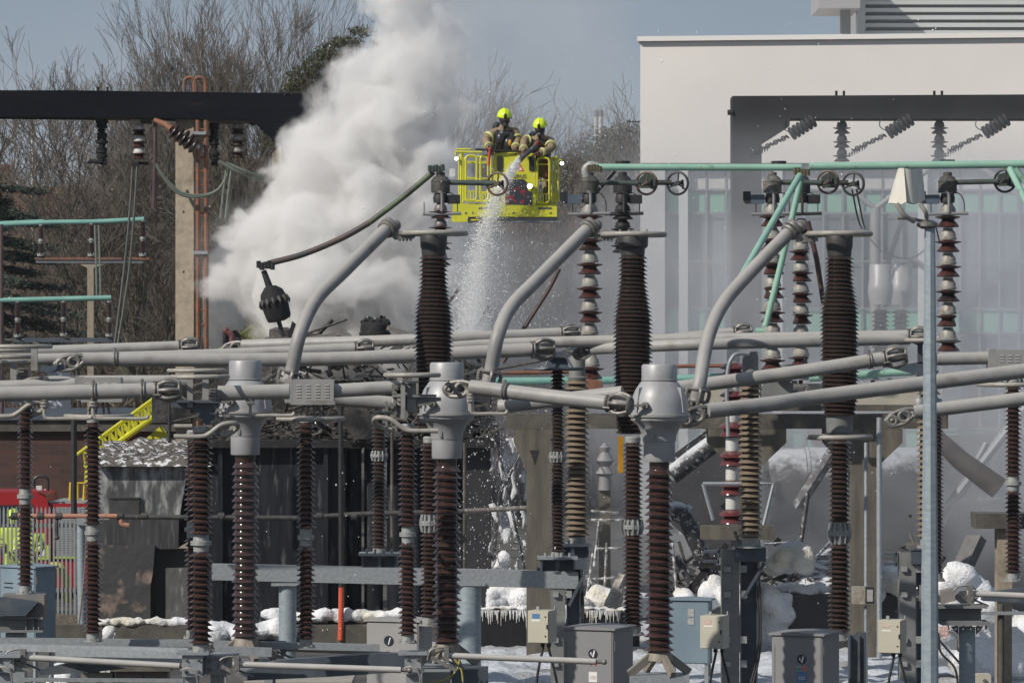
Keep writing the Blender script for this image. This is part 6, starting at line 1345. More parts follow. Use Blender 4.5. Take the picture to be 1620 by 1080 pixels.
        MB().lathe([(.04 * u, 0), (.036 * u, .06 * u), (.022 * u, .075 * u)], (0, .13 * u, -.10 * u), 14, Vector((0, 1, -.5))).xf(Mh).build('demand_valve', maskm, mk)
        q = MB()
        for sg in (-1, 1): q.tube(bez([ch + sd_ * sg * .12 * u + up * .19 * u - f * .05, ch + sd_ * sg * .12 * u + up * .18 * u + f * .15 * u, ch + sd_ * sg * .12 * u + f * .235 * u - up * .02 * u, hip + sd_ * sg * .12 * u + f * .20 * u + up * .10 * u], 5), .045 * u, 6)
        q.tube(bez([ch + f * .16 * u + sd_ * .1 * u, ch + f * .2 * u, ch + f * .19 * u + up * .16 * u, hc + hf * .17 * u - hu * .11 * u], 5), .03 * u, 6); q.tube([ch + sd_ * .16 * u + f * .19 * u - up * .02 * u, ch - sd_ * .16 * u + f * .19 * u - up * .02 * u], .035 * u, 6)
        q.ball(ch + f * .22 * u + sd_ * .07 * u - up * .04 * u, .085 * u, 8, (1, .7, 1.5)).ball(ch + f * .22 * u - sd_ * .07 * u + up * .05 * u, .08 * u, 8, (1, .7, 1.5)).ball(ch + f * .19 * u + up * .14 * u, .09 * u, 8, (1.5, .7, .8))
        q.build('harness', maskm, t)
        if cyl:
            MB().lathe([(.02 * u, 0), (.09 * u, .05 * u), (.095 * u, .50 * u), (.07 * u, .57 * u), (.02 * u, .60 * u)], B + up * 1.04 * u - f * .22 * u + f * lean * .4 - sd_ * .13 * u, 16, (up + f * lean * .8)).build('air_cylinder', maskm, t)
        MB().ball(ch + f * .27 * u + sd_ * .1 * u - up * .02 * u, .035 * u, 8, (1, .8, 1.8)).build('torch', mat('torch_orange', (.5, .25, .02), None, .5), t)
    return t
z0 = P(0, 335, 84.6).z
a = P(798, 0, 84.7)
person('firefighter in breathing mask standing at the left of the basket with hands on the rail', (a.x, 84.75, z0), P(0, 168, 84.7).z, P(815, 238, 84.1), P(776, 237, 84.0), P(818, 222, 84.5), P(768, 222, 84.4), lean=.22, headturn=.1, tilt=.35)
a = P(853, 0, 84.6)
pe = person('firefighter in breathing mask leaning at the right of the basket gripping the nozzle', (a.x + .02, 84.8, z0 - .12), P(0, 183, 84.6).z, P(849, 243, 83.9), P(828, 243, 83.85), P(872, 236, 84.2), P(829, 222, 84.35), lean=.34, headturn=-.15, tilt=.45)
t = thing('branch_nozzle', 'dark fire hose nozzle held by the right firefighter pouring foam', 'nozzle', P(835, 240, 83.8)); p0, p1 = P(846, 232, 83.95), P(822, 254, 83.6); d = (p1 - p0)
MB().tube([p0, p0 + d * .5, p0 + d * .75, p1], [.05, .045, .04, .055], 12).build('barrel', mat('nozzle_dark', (.04, .045, .06), (.1, .1, .1), .4, .2, 8), t)
MB().tube(bez([p0, P(852, 225, 84.05), P(862, 240, 84.4), P(868, 300, 84.6)], 6), .04, 10).build('hose', mat('hose_red', (.2, .05, .04), None, .7), t)
# control handset and red tools on the rail
t = thing('basket_controls', 'black and red control grips on the basket rail in front of the left firefighter', 'controls', P(780, 240, 83.9)); q = MB()
for x in (772, 779, 784, 789): q.tube([P(x, 241, 83.95), P(x + 2, 230, 83.9)], .022, 6)
q.build('levers', black, t); MB().tube([P(773, 262, 83.9), P(775, 236, 83.9)], .03, 6).ball(P(775, 236, 83.9), .04, 6).build('red_grip', mat('grip_red', (.4, .05, .04), None, .5), t)
# ------------------------------------------------------------------ falling foam stream: countless droplets
rng = random.Random(77); dm = mat('foam_droplets', (.88, .89, .90), None, .5, emit=None)
def droplets(name, label, gen, n, r0, r1):
    vs = []; fs = []
    for i in range(n):
        c = gen(i, n); r = rng.uniform(r0, r1) * (1 if rng.random() < .85 else 1.7); o = len(vs); st = 1.6
        for u in ((1, 0, 0), (-1, 0, 0), (0, 1, 0), (0, -1, 0), (0, 0, st), (0, 0, -st)): vs.append(c + Vector(u) * r)
        fs += [tuple(o + j for j in f) for f in ((0, 2, 4), (2, 1, 4), (1, 3, 4), (3, 0, 4), (2, 0, 5), (1, 2, 5), (3, 1, 5), (0, 3, 5))]
    b = MB(); b.v = vs; b.f = fs; return tag(b.build(name, dm, None, True, 180), label, 'foam', kind='stuff')
path = [(822, 254, 83.6), (806, 274, 83.5), (790, 302, 83.5), (778, 335, 83.6), (768, 370, 83.8), (760, 410, 84), (752, 450, 84.2), (746, 500, 84.4), (744, 560, 84.6)]
pv = [P(*p) for p in path]
def gen1(i, n):
    f = (i / n) ** .9 * (len(pv) - 1.001); j = int(f); c = pv[j].lerp(pv[j + 1], f - j); w = (.018 + .030 * f); k = rng.gauss(0, 1)
    return c + Vector((rng.gauss(0, w) + (abs(rng.gauss(0, 1)) * .04 * f if k > .9 else 0), rng.gauss(0, w), rng.gauss(0, .05)))
droplets('foam_stream', 'white foam stream pouring from the nozzle down in front of the basket', gen1, 15000, .003, .008)
droplets('foam_spray', 'fine spray drifting right of the falling foam stream', lambda i, n: P(rng.gauss(800, 60), 540 - abs(rng.gauss(0, 110)), rng.uniform(82, 87)), 1800, .003, .008)
droplets('foam_flecks', 'foam flecks floating in the air over the whole yard', lambda i, n: P(rng.uniform(500, 1500) if rng.random() < .75 else rng.uniform(0, 1620), rng.uniform(30, 1000), rng.uniform(66, 88)), 600, .004, .011)
droplets('foam_drips', 'falling foam drops in front of the burnt transformer', lambda i, n: P(rng.gauss(795, 45), rng.uniform(640, 1000), rng.uniform(80, 84)), 700, .004, .011)
# ------------------------------------------------------------------ burnt transformer, debris, foam, bund walls
tankg = mat('washed_tank', (.095, .097, .098), (.05, .052, .054), .5, .1, 4, lo=.35, hi=.65, stretch=(1.8, 1.8, .55), c3=(.42, .43, .43), sc3=3.4, lo3=.45, hi3=.70, detail=14)
tankd = mat('burnt_tank', (.005, .006, .010), (.017, .019, .025), .65, 0, 1.6, lo=.4, hi=.6, stretch=(2.6, 2.6, .35), c3=(.15, .155, .165), sc3=2.4, lo3=.57, hi3=.76, detail=12, bump=.012, bsc=5, spec=.25)
tankr = mat('scorched_rust_tank', (.05, .05, .052), (.035, .036, .038), .6, 0, 1.5, c3=(.25, .185, .145), sc3=2.1, lo3=.54, hi3=.66, detail=14, bump=.02)
YTk = 86
t = thing('burnt_transformer', 'huge fire blackened transformer tank with washed grey side behind the brown posts', 'transformer', P(470, 960, YTk + 2)); t.location.z = 0; PLOC[t.name].z = 0
MB().prism([P(150, 736, YTk), P(297, 739, YTk), P(284, 818, YTk), P(282, 866, YTk), P(160, 866, YTk), P(150, 820, YTk)][::-1], Vector((0, 3.5, 0))).build('washed_panel', tankg, t, False)
q = MB().prism([P(150, 822, YTk - .12), P(283, 820, YTk - .12), P(282, 868, YTk - .12), P(150, 868, YTk - .12)][::-1], Vector((0, .115, 0))); q.build('lower_skirt', mat('skirt', (.06, .062, .062), (.03, .03, .032), .5, .1, 3, stretch=(3, 3, .3), c3=(.14, .14, .14), sc3=5, lo3=.58, hi3=.7), t, False)
h = MB().pbox(173, 786, 222, 828, YTk - .06, .058); h.build('access_hatch', mat('hatch_dark', (.065, .067, .07), (.04, .04, .042), .5, .1, 5), t, False)
q = MB()
for i in range(13): q.lathe([(.016, 0), (.016, .02)], P(175 + i * 3.8, 788.5, YTk - .061), 6, Vector((0, -1, 0)))
for i in range(9): q.lathe([(.016, 0), (.016, .02)], P(220, 790 + i * 4.4, YTk - .061), 6, Vector((0, -1, 0)))
q.build('hatch_bolts', char, t)
MB().prism([P(155, 862, YTk - .2), P(245, 862, YTk - .2), P(242, 905, YTk - .2), P(238, 925, YTk - .2), P(238, 986, YTk - .2), P(150, 986, YTk - .2)][::-1], Vector((0, 2, 0))).build('lower_tank', tankr, t, False)
MB().pbox(244, 868, 300, 985, YTk + .2, .3).build('dark_opening', black, t, False)
c_ = MB().pbox(262, 899, 300, 984, YTk - .3, .45).build('marshalling_box', mat('scorched_box', (.07, .07, .07), (.12, .12, .115), .6, 0, 6, stretch=(2, 2, .6), c3=(.3, .3, .29), sc3=3, lo3=.58, hi3=.66), t, False)
MB().pprism([(298, 700), (530, 700), (545, 720), (545, 985), (298, 985)], YTk - .1, 4).build('main_tank', tankd, t, False)
for i, px in enumerate((345, 512)): MB().pbox(px, 702, px + 7, 985, YTk - .28, .178).build('stiffener', tankd, t, False)
MB().pbox(298, 697, 790, 708, YTk - .4, 4.5).build('lid_rim', char, t, False)
for i, (x0, x1) in enumerate(((548, 572), (576, 606), (612, 640), (646, 668))):
    MB().lathe([((x1 - x0) / 2 * s(YTk), 0), ((x1 - x0) / 2 * s(YTk), 3.62)], P((x0 + x1) / 2, 985, YTk + .4), 20).build('cooler_tube', tankd, t)
MB().pbox(668, 715, 733, 985, YTk + .5, 2).build('side_box', tankd, t, False)
MB().prism([P(735, 700, YTk), P(772, 690, YTk), P(776, 720, YTk), P(776, 960, YTk), P(738, 975, YTk)][::-1], Vector((0, 2, 0))).build('end_radiator', mat('end_black', (.02, .021, .024), (.035, .035, .038), .5, 0, 2, c3=(.3, .3, .3), sc3=14, lo3=.66, hi3=.7), t, False)
# roof debris of the left part
rng = random.Random(31); ash = mat('ash_debris', (.10, .09, .08), (.035, .034, .033), .9, 0, 9, c3=(.26, .25, .24), sc3=12, lo3=.62, hi3=.70)
q = MB()
def shard(q, c, sz, rng, fl=.25):
    a = Vector((rng.gauss(0, 1), rng.gauss(0, 1), rng.gauss(0, .5))).normalized(); b = a.cross(Vector((rng.gauss(0, .4), rng.gauss(0, .4), 1))).normalized(); n = a.cross(b)
    w, d = sz * rng.uniform(.5, 1.6), sz * rng.uniform(.2, .7); q.prism([c - a * w - b * d, c + a * w - b * d * .8, c + a * w * .9 + b * d, c - a * w * .8 + b * d * .7], n * sz * rng.uniform(.06, fl))
grid = MB(); nx, ny = 40, 14
def hh(x, y): return P(0, 728 - 7 * max(0, noise.noise(Vector((x * 1.2, y, 0)))) , YTk).z + .12 * noise.noise(Vector((x * 4, y * 4, 2))) 
x0, x1 = P(148, 0, YTk).x, P(335, 0, YTk).x
grid.add([Vector((x0 + (x1 - x0) * i / nx, YTk - .25 + 3 * j / ny, hh(x0 + (x1 - x0) * i / nx, j * .2) + (.35 * j / ny) if j else P(0, 737, YTk).z)) for j in range(ny + 1) for i in range(nx + 1)], [(j * (nx + 1) + i, j * (nx + 1) + i + 1, (j + 1) * (nx + 1) + i + 1, (j + 1) * (nx + 1) + i) for j in range(ny) for i in range(nx)])
grid.build('ash_covered_lid', mat('ash_lid', (.14, .125, .11), (.05, .045, .04), .9, 0, 5, bump=.02, c3=(.62, .63, .65), sc3=7, lo3=.52, hi3=.60), t)
q = MB()
for i in range(200): shard(q, P(rng.uniform(150, 330), rng.uniform(708, 730), YTk + rng.uniform(-.1, 2)), rng.uniform(.015, .06), rng)
tag(q.build('lid_debris', ash, None, False), 'small burnt scraps strewn on the lid of the grey washed tank', 'debris', kind='stuff')
q = MB()
for i in range(900): shard(q, P(rng.uniform(330, 785), 700 - abs(rng.gauss(0, 26)), YTk + rng.uniform(-.1, 3.5)), rng.uniform(.03, .15), rng)
for i in range(240): shard(q, P(rng.uniform(540, 600), rng.uniform(640, 700), YTk - rng.uniform(.1, .6)), rng.uniform(.03, .1), rng)
for i in range(160):
    p = P(rng.uniform(300, 780), rng.uniform(560, 700), YTk + rng.uniform(.3, 3)); d = Vector((rng.gauss(0, 1), rng.gauss(0, .5), rng.gauss(0, .6))).normalized(); q.tube([p, p + d * rng.uniform(.2, .9)], rng.uniform(.01, .035), 5)
tag(q.build('charred_wreckage', ash, None, False), 'tangle of charred wreckage on top of the burnt transformer', 'wreckage', kind='stuff')
q = MB()
for i in range(420): shard(q, P(rng.uniform(1030, 1460), 960 - abs(rng.gauss(0, 38)), rng.uniform(82.5, 86)), rng.uniform(.04, .2), rng)
for i in range(120):
    p = P(rng.uniform(1030, 1500), rng.uniform(895, 955), rng.uniform(82.5, 86)); d = Vector((rng.gauss(0, 1), rng.gauss(0, .5), abs(rng.gauss(0, .45)))).normalized(); q.tube([p, p + d * rng.uniform(.25, .8)], rng.uniform(.012, .04), 5)
tag(q.build('twisted_scrap', ash, None, False), 'twisted burnt scrap heaped below the sooty drum', 'wreckage', kind='stuff')
q = MB()
for i in range(300): shard(q, P(rng.uniform(440, 790), rng.uniform(545, 640), YTk + rng.uniform(.5, 3.5)), rng.uniform(.04, .16), rng)
for i in range(60):
    p = P(rng.uniform(430, 790), rng.uniform(530, 650), YTk + rng.uniform(0, 3)); d = Vector((rng.gauss(0, 1), rng.gauss(0, .5), rng.gauss(0, .35))).normalized(); q.tube([p, p + d * rng.uniform(.4, 1.6)], rng.uniform(.015, .05), 5)
tag(q.build('roof_wreckage', ash, None, False), 'burnt scraps and bent bars lying on the bulkhead under the smoke', 'wreckage', kind='stuff')
sootc = mat('sooty_cladding', (.025, .025, .027), (.085, .08, .075), .9, 0, 4, c3=(.008, .008, .009), sc3=2, lo3=.45, hi3=.6, detail=12, bump=.05, bsc=6)
for (pts, Y, d, nm, l) in (([(700 - 460, 600), (300, 604), (302, 668), (240, 668)], 92, 1, 'rubble_wall', 'sooty rubble wall behind the twin rings and the left domed transformer'),
    ([(430, 560), (560, 545), (770, 548), (775, 690), (430, 690)], 90, 1.2, 'burnt_bulkhead', 'dark burnt bulkhead behind the tubes under the smoke plume'),
    ([(310, 560), (430, 575), (432, 665), (310, 665)], 90.5, 1, 'burnt_casing', 'charred grey casing behind the left domed transformer'),
    ([(555, 640), (600, 660), (640, 690), (560, 695), (535, 660)], 85, .3, 'fallen_sheet', 'fallen sooty metal sheet sloping behind the slender dark post'),
    ([(462, 525), (535, 530), (560, 545), (440, 548)], 86.5, 1.4, 'scorched_deck', 'scorched grey deck edge below the smoke near the left jumper tube'),
    ([(352, 528), (372, 522), (405, 560), (352, 560)], 92.5, .5, 'burnt_stub', 'burnt dark stub behind the yellow ladder end')):
    o = MB().pprism(pts[::-1], Y, d); tag(o.build(nm, sootc, None, False), l, 'burnt wreck part')
q = MB().pprism([(485, 532), (530, 526), (535, 533), (490, 540)], 85.4, .2).pprism([(530, 522), (545, 520), (568, 543), (550, 545)], 85.1, .2)
for i in range(1): pass
tag(q.build('fallen_planks', mat('plank_grey', (.22, .21, .19), (.1, .095, .09), .8, 0, 12, stretch=(1, 1, 4)), None, False), 'pale fallen planks lying left of the burnt turret', 'planks')
tag(beam(MB(), P(612, 518, 86), P(662, 534, 86), .12, .1).build('fallen_beam', mat('plank_grey', 0), None, False), 'short beam sloping down to the right of the burnt turret', 'beam')
t = thing('burnt_turret', 'charred round turret with melted top above the tubes left of the dark insulator', 'turret', P(593, 550, 87)); k = s(87)
MB().lathe([(24 * k, 0), (25 * k, 14 * k), (23 * k, 15 * k), (23 * k, 26 * k), (19 * k, 30 * k)], P(593, 540, 87), 24).jitter(.02, 6).build('drum', char, t)
q = MB()
for i in range(26): q.ball(P(rng.uniform(574, 614), rng.uniform(504, 514), 87), rng.uniform(.03, .09), 6, (1.2, 1, .8))
for i in range(8): q.tube([P(604, 508, 87), P(604 + rng.uniform(-4, 6), 498 + rng.uniform(0, 4), 87)], .025, 5)
q.build('melted_top', char, t)
t = thing('burnt_turret', 'charred drum directly under the hanging burnt bushing', 'turret', P(448, 550, 86.5)); MB().lathe([(27 * k, 0), (27 * k, 6 * k), (20 * k, 8 * k), (19 * k, 18 * k), (10 * k, 22 * k)], P(445, 540, 86.5), 22).jitter(.03, 5).build('drum', ash, t)
MB().prism([P(456, 535, 86.2), P(466, 535, 86.2), P(467, 512, 86.2), P(462, 508, 86.2), P(457, 525, 86.2)][::-1], Vector((0, .3, 0))).build('jagged_rim', char, t, False)
t = thing('red_valve_pipe', 'rusty red bent pipe poking above the tubes in the steam', 'pipe', P(367, 545, 84)); MB().tube(bez([P(367, 548, 84), P(367, 532, 84), P(363, 527, 84), P(357, 525, 84)], 5), .06, 8).ball(P(357, 523, 84), .07, 7).build('pipe', mat('valve_red', (.16, .05, .045), (.1, .04, .04), .6), t)
for (px, y0, y1, w, l) in ((775 - 0, 565, 600, 3, 'thin black upright between tubes near the middle jumper'),):
    pass
# thin uprights / pipes in front of the tank
def upr(px, y0, y1, Y, r, m, l, nm='pipe'):
    return tag(MB().tube([P(px, y1, Y), P(px, y0, Y)], r, 8).build(nm, m, None), l, 'pipe')
t = thing('standpipe', 'black standpipe with bright orange foot in front of the burnt tank', 'pipe', P(540, 1010, 82)); MB().tube([P(540, 928, 82), P(539, 640, 82)], .055, 10).build('upper_pipe', black, t); MB().tube([P(539, 1012, 82), P(540, 928.5, 82)], [.06, .055], 10).build('orange_foot', mat('orange_pipe', (.60, .10, .04), (.5, .08, .04), .5), t)
upr(117, 660, 820, 90, .065, black, 'dark drooping pipe in front of the brick building')
upr(775, 560, 640, 83, .03, black, 'thin black upright behind the middle of the tubes')
upr(268, 585, 700, 84, .035, black, 'thin black upright left of the first domed transformer')
upr(620, 640, 900, 83.5, .03, concd, 'thin grey pipe behind the slender post on the pale beam')
upr(735, 700, 960, 83.5, .035, concd, 'grey pipe right of the middle domed transformer')
upr(900 + 20, 880, 990, 78, .03, black, 'thin dark upright right of the steel column behind the cream box')
# horizontal sprinkler pipe
t = thing('sprinkler_pipe', 'horizontal fire pipe, salmon coloured at the left and scorched black along the tank', 'pipe', P(300, 818, 83)); pk = mat('salmon_pipe', (.42, .19, .12), (.34, .17, .115), .6, 0, 8, c3=(.2, .13, .1), sc3=9, lo3=.6, hi3=.7); bk = mat('scorched_pipe', (.03, .03, .032), (.07, .065, .06), .6, 0, 9, c3=(.4, .4, .4), sc3=12, lo3=.68, hi3=.72)
MB().tube([P(18, 816, 83), P(192, 816, 83)], .05, 10).build('salmon_section', pk, t); MB().tube([P(192, 817, 83), P(470, 819, 83), P(560, 813, 83), P(735, 808, 83)], .05, 10).build('scorched_section', bk, t); MB().tube([P(735, 808, 83), P(838, 803, 83)], .05, 10).build('grey_section', mat('brown_pipe', (.12, .1, .09), (.2, .19, .18), .6, 0, 9), t)
q = MB()
for px in (22, 64, 93, 190, 228, 350, 505, 560): q.lathe([(.075, -.06), (.075, .06)], P(px, 816, 83), 10, Vector((1, 0, 0)))
q.build('pipe_joint', bk, t)
q = MB(); q.tube(bez([P(192, 818, 83), P(193, 828, 83), P(204, 831, 83)], 4), .05, 8); q.build('drop_elbow', pk, t); MB().tube([P(90, 818, 83), P(90, 848, 83)], .035, 6).ball(P(90, 850, 83), .05, 6).build('sprinkler_drop', bk, t)
t = thing('galvanised_post', 'pale galvanised pipe post carrying the salmon fire pipe', 'post', P(129, 1010, 83)); MB().tube([P(130, 1014, 83.1), P(128, 831, 83.1)], .085, 14).build('tube', galvpole, t); MB().pbox(121, 819, 137, 830, 82.95, .28).build('head_box', galv, t, False)
MB().tube(bez([P(138, 828, 82.9), P(134, 900, 82.9), P(128, 960, 82.9), P(122, 1010, 82.9)], 5), .018, 6).build('strap', mat('strap_brown', (.2, .14, .1), None, .7), t)
# bund walls and foam on them
def bund(px0, px1, ytop, ybot, Y, m, label, th=.3): return tag(MB().box((P(px0, 0, Y).x, Y, 0), (P(px1, 0, Y).x, Y + th, P(0, ytop, Y).z)).build('bund_wall', m, None, False), label, 'low wall')
bund(86, 850, 988, 0, 82, concd, 'low sooty concrete bund wall in front of the burnt transformer')
bund(752, 1012, 966, 0, 80, mat('wet_black_wall', (.008, .008, .010), (.014, .013, .015), .35, 0, 3, c3=(.3, .3, .3), sc3=16, lo3=.70, hi3=.74, stretch=(2.5, 2.5, .5)), 'wet black bund wall with white drips at the bottom centre')
bund(1200, 1450, 940, 0, 79, mat('wet_grey_wall', (.05, .05, .052), (.03, .03, .033), .5, 0, 2, stretch=(1, 1, .3)), 'dark wet concrete wall topped with foam at the lower right')
bund(86, 135, 972, 0, 83.5, mat('pebble_wall', (.2, .17, .14), (.08, .07, .06), .9, 0, 25), 'pebbled concrete kerb below the palisade fence', .2)
rng = random.Random(41)
def drips(name, px0, px1, py, Y, n, L, label):
    b = MB()
    for i in range(n):
        px = rng.uniform(px0, px1); l = abs(rng.gauss(0, L)) + 2; b.tube([P(px, py - 1, Y - .03), P(px + rng.uniform(-1, 1), py + l, Y - .02)], [rng.uniform(.008, .02), .005], 5, True)
    return tag(b.build(name, foamm, None), label, 'foam', kind='stuff')
drips('foam_drips_on_wall', 756, 1005, 966, 80, 240, 9, 'thin white foam runs dripping down the black wall')
def foamline(name, px0, px1, py, Y, rpx, label, step=None, jit=1.0, deep=.25):
    balls = []; x = px0; k = s(Y)
    while x < px1:
        r = rpx * rng.uniform(.55, 1.15); balls.append((P(x, py - r * .25 + rng.uniform(-r, r) * .15 * jit, Y + rng.uniform(0, deep)), r * k)); x += r * (step or .75)
    o = lump(name, balls, foamm, .06 if rpx < 12 else .08, .07, 3.2); return tag(o, label, 'foam', kind='stuff')
foamline('foam_ridge', 150, 300, 985, 82, 6, 'thin foam ridge on the bund wall left of the brown posts', deep=.1)
foamline('foam_ridge', 420, 640, 976, 82.1, 11, 'lumpy foam along the bund wall behind the standpipe', deep=.2)
foamline('foam_ridge', 330, 452, 1003, 81.7, 17, 'thick foam hanging over the bund wall beside the left domed transformer', jit=2.5)
foamline('foam_ridge', 760, 1010, 964, 80.1, 5, 'thin foam crust along the top of the black wall', deep=.1)
foamline('foam_ridge', 1205, 1440, 934, 79.1, 9, 'cream foam band along the wall top at the lower right')
for nm, bl, lab in (
    ('foam_heap', [(1238, 884, 22), (1255, 880, 24), (1222, 896, 18), (1270, 892, 18)], 'rounded white foam heap in front of the drum at the lower right'),
    ('foam_heap', [(1215, 950, 24), (1230, 970, 26), (1205, 990, 28), (1222, 1005, 22), (1240, 950, 16), (1196, 1030, 30)], 'cascade of foam over the left end of the dark wet wall'),
    ('foam_heap', [(1380, 925, 16), (1400, 915, 22), (1420, 922, 20), (1440, 935, 22), (1385, 940, 18)], 'foam heap behind the steel column left of the lamp pole'),
    ('foam_heap', [(1505, 905, 15), (1520, 912, 22), (1540, 925, 20), (1555, 935, 18), (1495, 925, 18), (1575, 945, 14)], 'bright foam heap right of the lamp pole above the slate beam'),
    ('foam_heap', [(1500, 985, 34), (1540, 1005, 36), (1580, 1000, 40), (1610, 1010, 40), (1560, 970, 30), (1480, 1020, 34), (1540, 1045, 40), (1600, 1050, 40)], 'large yellowish foam bank around the round steel post'),
    ('foam_heap', [(1120, 940, 20), (1145, 935, 22), (1080, 945, 16), (1160, 950, 22), (1180, 955, 22)], 'cream foam bank behind the blue grey kiosk'),
    ('foam_heap', [(790, 890, 9), (795, 884, 9), (800, 892, 8), (787, 895, 7)], 'small dome of foam beside the burnt radiator'),
    ('foam_heap', [(800, 930, 22), (830, 950, 24), (790, 950, 18), (950, 950, 22), (985, 945, 24), (915, 955, 18), (1015, 955, 20)], 'low foam drift behind the black wall'),
    ('foam_heap', [(170, 1000, 11), (176, 1010, 9), (165, 1012, 8)], 'small blue white foam clump hanging on the bund wall'),
    ('foam_heap', [(104, 1070, 24), (118, 1060, 20), (90, 1085, 22)], 'foam clump at the bottom left beside the brown cabinets')):
    Y0 = 78.6 if bl[0][0] > 1000 else (84 if bl[0][1] < 900 else 81.4)
    if bl[0][0] in (1505, 1500): Y0 = 72 if bl[0][0] == 1500 else 76
    if bl[0][0] == 1120: Y0 = 77
    if bl[0][0] in (800,): Y0 = 81.5
    if bl[0][0] == 104: Y0 = 72
    tag(lump(nm, [(P(a, b, Y0 + rng.uniform(0, .5)), r * s(Y0)) for a, b, r in bl for a, b, r in [(a, b, r), (a + rng.uniform(-.6, .6) * r, b - rng.uniform(.2, .7) * r, r * .55), (a + rng.uniform(-.9, .9) * r, b + rng.uniform(-.3, .6) * r, r * .5)]], foamm, .08, .09), lab, 'foam', kind='stuff')
# foam sheet over the ground
fx0, fx1, fy0, fy1 = -3, 12, 66, 90; nx, ny = 150, 130; vs = []
for j in range(ny + 1):
    for i in range(nx + 1):
        x, y = fx0 + (fx1 - fx0) * i / nx, fy0 + (fy1 - fy0) * j / ny
        h = .10 + .22 * noise.noise(Vector((x * .7, y * .7, 0))) + .10 * noise.noise(Vector((x * 2.2, y * 2.2, 3))) + .04 * noise.noise(Vector((x * 6, y * 6, 5)))
        e = min((x - fx0) / 1.5, (fx1 - x) / 1.5, (y - fy0) / 2, (fy1 - y) / 2, 1); vs.append((x, y, h * 1.0 - .3 * (1 - max(0, e)) + .02))
b = MB().add(vs, [(j * (nx + 1) + i, j * (nx + 1) + i + 1, (j + 1) * (nx + 1) + i + 1, (j + 1) * (nx + 1) + i) for j in range(ny) for i in range(nx)])
tag(b.build('foam_blanket', mat('foam_ground', (.56, .59, .64), (.40, .43, .47), .85, 0, 2.2, bump=.07, bsc=7, c3=(.24, .23, .21), sc3=.9, lo3=.53, hi3=.68), None, True, 180), 'white foam blanket covering the ground behind the cabinets', 'foam', kind='stuff')
# ------------------------------------------------------------------ right: ruined drum and collapsed parts
frost = mat('frosted_black', (.025, .026, .03), (.05, .05, .055), .6, 0, 3, top=(.50, .52, .55), toplo=.7, tophi=1.15, topn=1.0, c3=(.42, .43, .45), sc3=11, lo3=.56, hi3=.64)
drumm = mat('sooty_drum', (.030, .031, .037), (.016, .017, .02), .6, .1, 1.2, top=(.55, .57, .60), toplo=1.15, tophi=1.5, topn=1.2)
YD = 87; k = s(YD)
t = thing('conservator_drum', 'large sooty horizontal drum dusted with foam behind the right insulators', 'drum', P(1335, 900, YD))
MB().lathe([(60 * k, -3 * k), (84 * k, 0), (90 * k, 8 * k), (90 * k, 60 * k), (91.5 * k, 61 * k), (91.5 * k, 66 * k), (90 * k, 67 * k), (90 * k, 250 * k), (82 * k, 262 * k), (50 * k, 268 * k)], P(1212, 796, YD + 1.2), 48, Vector((1, .02, 0))).build('shell', drumm, t)
q = MB()
for px in (1250, 1420): q.box((P(px, 0, YD + .6).x, YD + .6, 0), (P(px + 14, 0, YD + .6).x, YD + 1.8, P(0, 870, YD).z))
q.build('saddle', char, t, False)
MB().tube([P(1224, 785, YD - .1), P(1212, 745, YD - .1)], .05, 6).build('vent_stub', char, t)
def junk(nm, mb, m, label, cat='wreckage'): return tag(mb.build(nm, m, None, True, 40), label, cat)
junk('fallen_channel', beam(MB(), P(1262, 800, 85.4), P(1322, 708, 84.6), .22, .16), mat('channel_frost', (.15, .15, .16), (.08, .08, .085), .7, 0, 6, c3=(.32, .33, .35), sc3=5, lo3=.5, hi3=.6), 'pale steel channel leaning against the drum behind the right post')
junk('leaning_pipe', MB().tube([P(1478, 688, 86), P(1520, 728, 86), P(1580, 772, 86)], [.17, .21, .24], 14), mat('pipe_haze', (.10, .085, .08), (.06, .055, .055), .7, 0, 3), 'thick brownish pipe slanting down toward the right edge', 'pipe')
junk('leaning_pole', MB().tube([P(1624, 640, 88), P(1500, 800, 88)], .1, 8).tube([P(1560, 700, 88), P(1490, 830, 88)], .06, 8), galv, 'pair of thin grey poles leaning together behind the thick slanting pipe', 'poles')
junk('leaning_duct', beam(MB(), P(1545, 850, 84), P(1510, 925, 83.6), .4, .2), mat('duct_pale', (.15, .145, .14), (.10, .10, .10), .7, 0, 3), 'pale duct leaning into the foam right of the lamp pole')
junk('sooty_embankment', MB().pprism([(1440, 800), (1700, 790), (1700, 1010), (1440, 1000)], 90, 1.5), mat('bank_grey', (.065, .06, .058), (.035, .033, .033), .9, 0, 1.5), 'grey sooty wall mass behind the leaning duct at the right', 'wall')
junk('hazy_wall', MB().pprism([(1480, 690), (1700, 680), (1700, 780), (1480, 790)], 96, .5), mat('pale_wall_far', (.22, .225, .23), (.16, .165, .17), .9, 0, 1), 'pale low wall in the haze behind the slanting pipe', 'wall')
junk('fallen_sheet', MB().prism([P(1215, 965, 82.6), P(1318, 852, 84), P(1322, 900, 83), P(1318, 940, 82), P(1262, 975, 82)][::-1], Vector((0, .1, .03))), mat('frosted_sheet', (.10, .10, .11), (.05, .05, .055), .6, 0, 5, stretch=(1, 1, 6), c3=(.5, .52, .55), sc3=3, lo3=.45, hi3=.55), 'crumpled frosted metal sheet sloping below the drum', 'sheet')
junk('fallen_pipe', MB().tube([P(1278, 780, 83.5), P(1268, 850, 83.4), P(1242, 940, 83.2)], .05, 8), frost, 'thin frosted pipe leaning across the crumpled sheet', 'pipe')
junk('fallen_rod', MB().tube([P(1210, 860, 83.5), P(1255, 857, 83.6)], .025, 6), frost, 'short white crusted rod left of the crumpled sheet', 'rod')
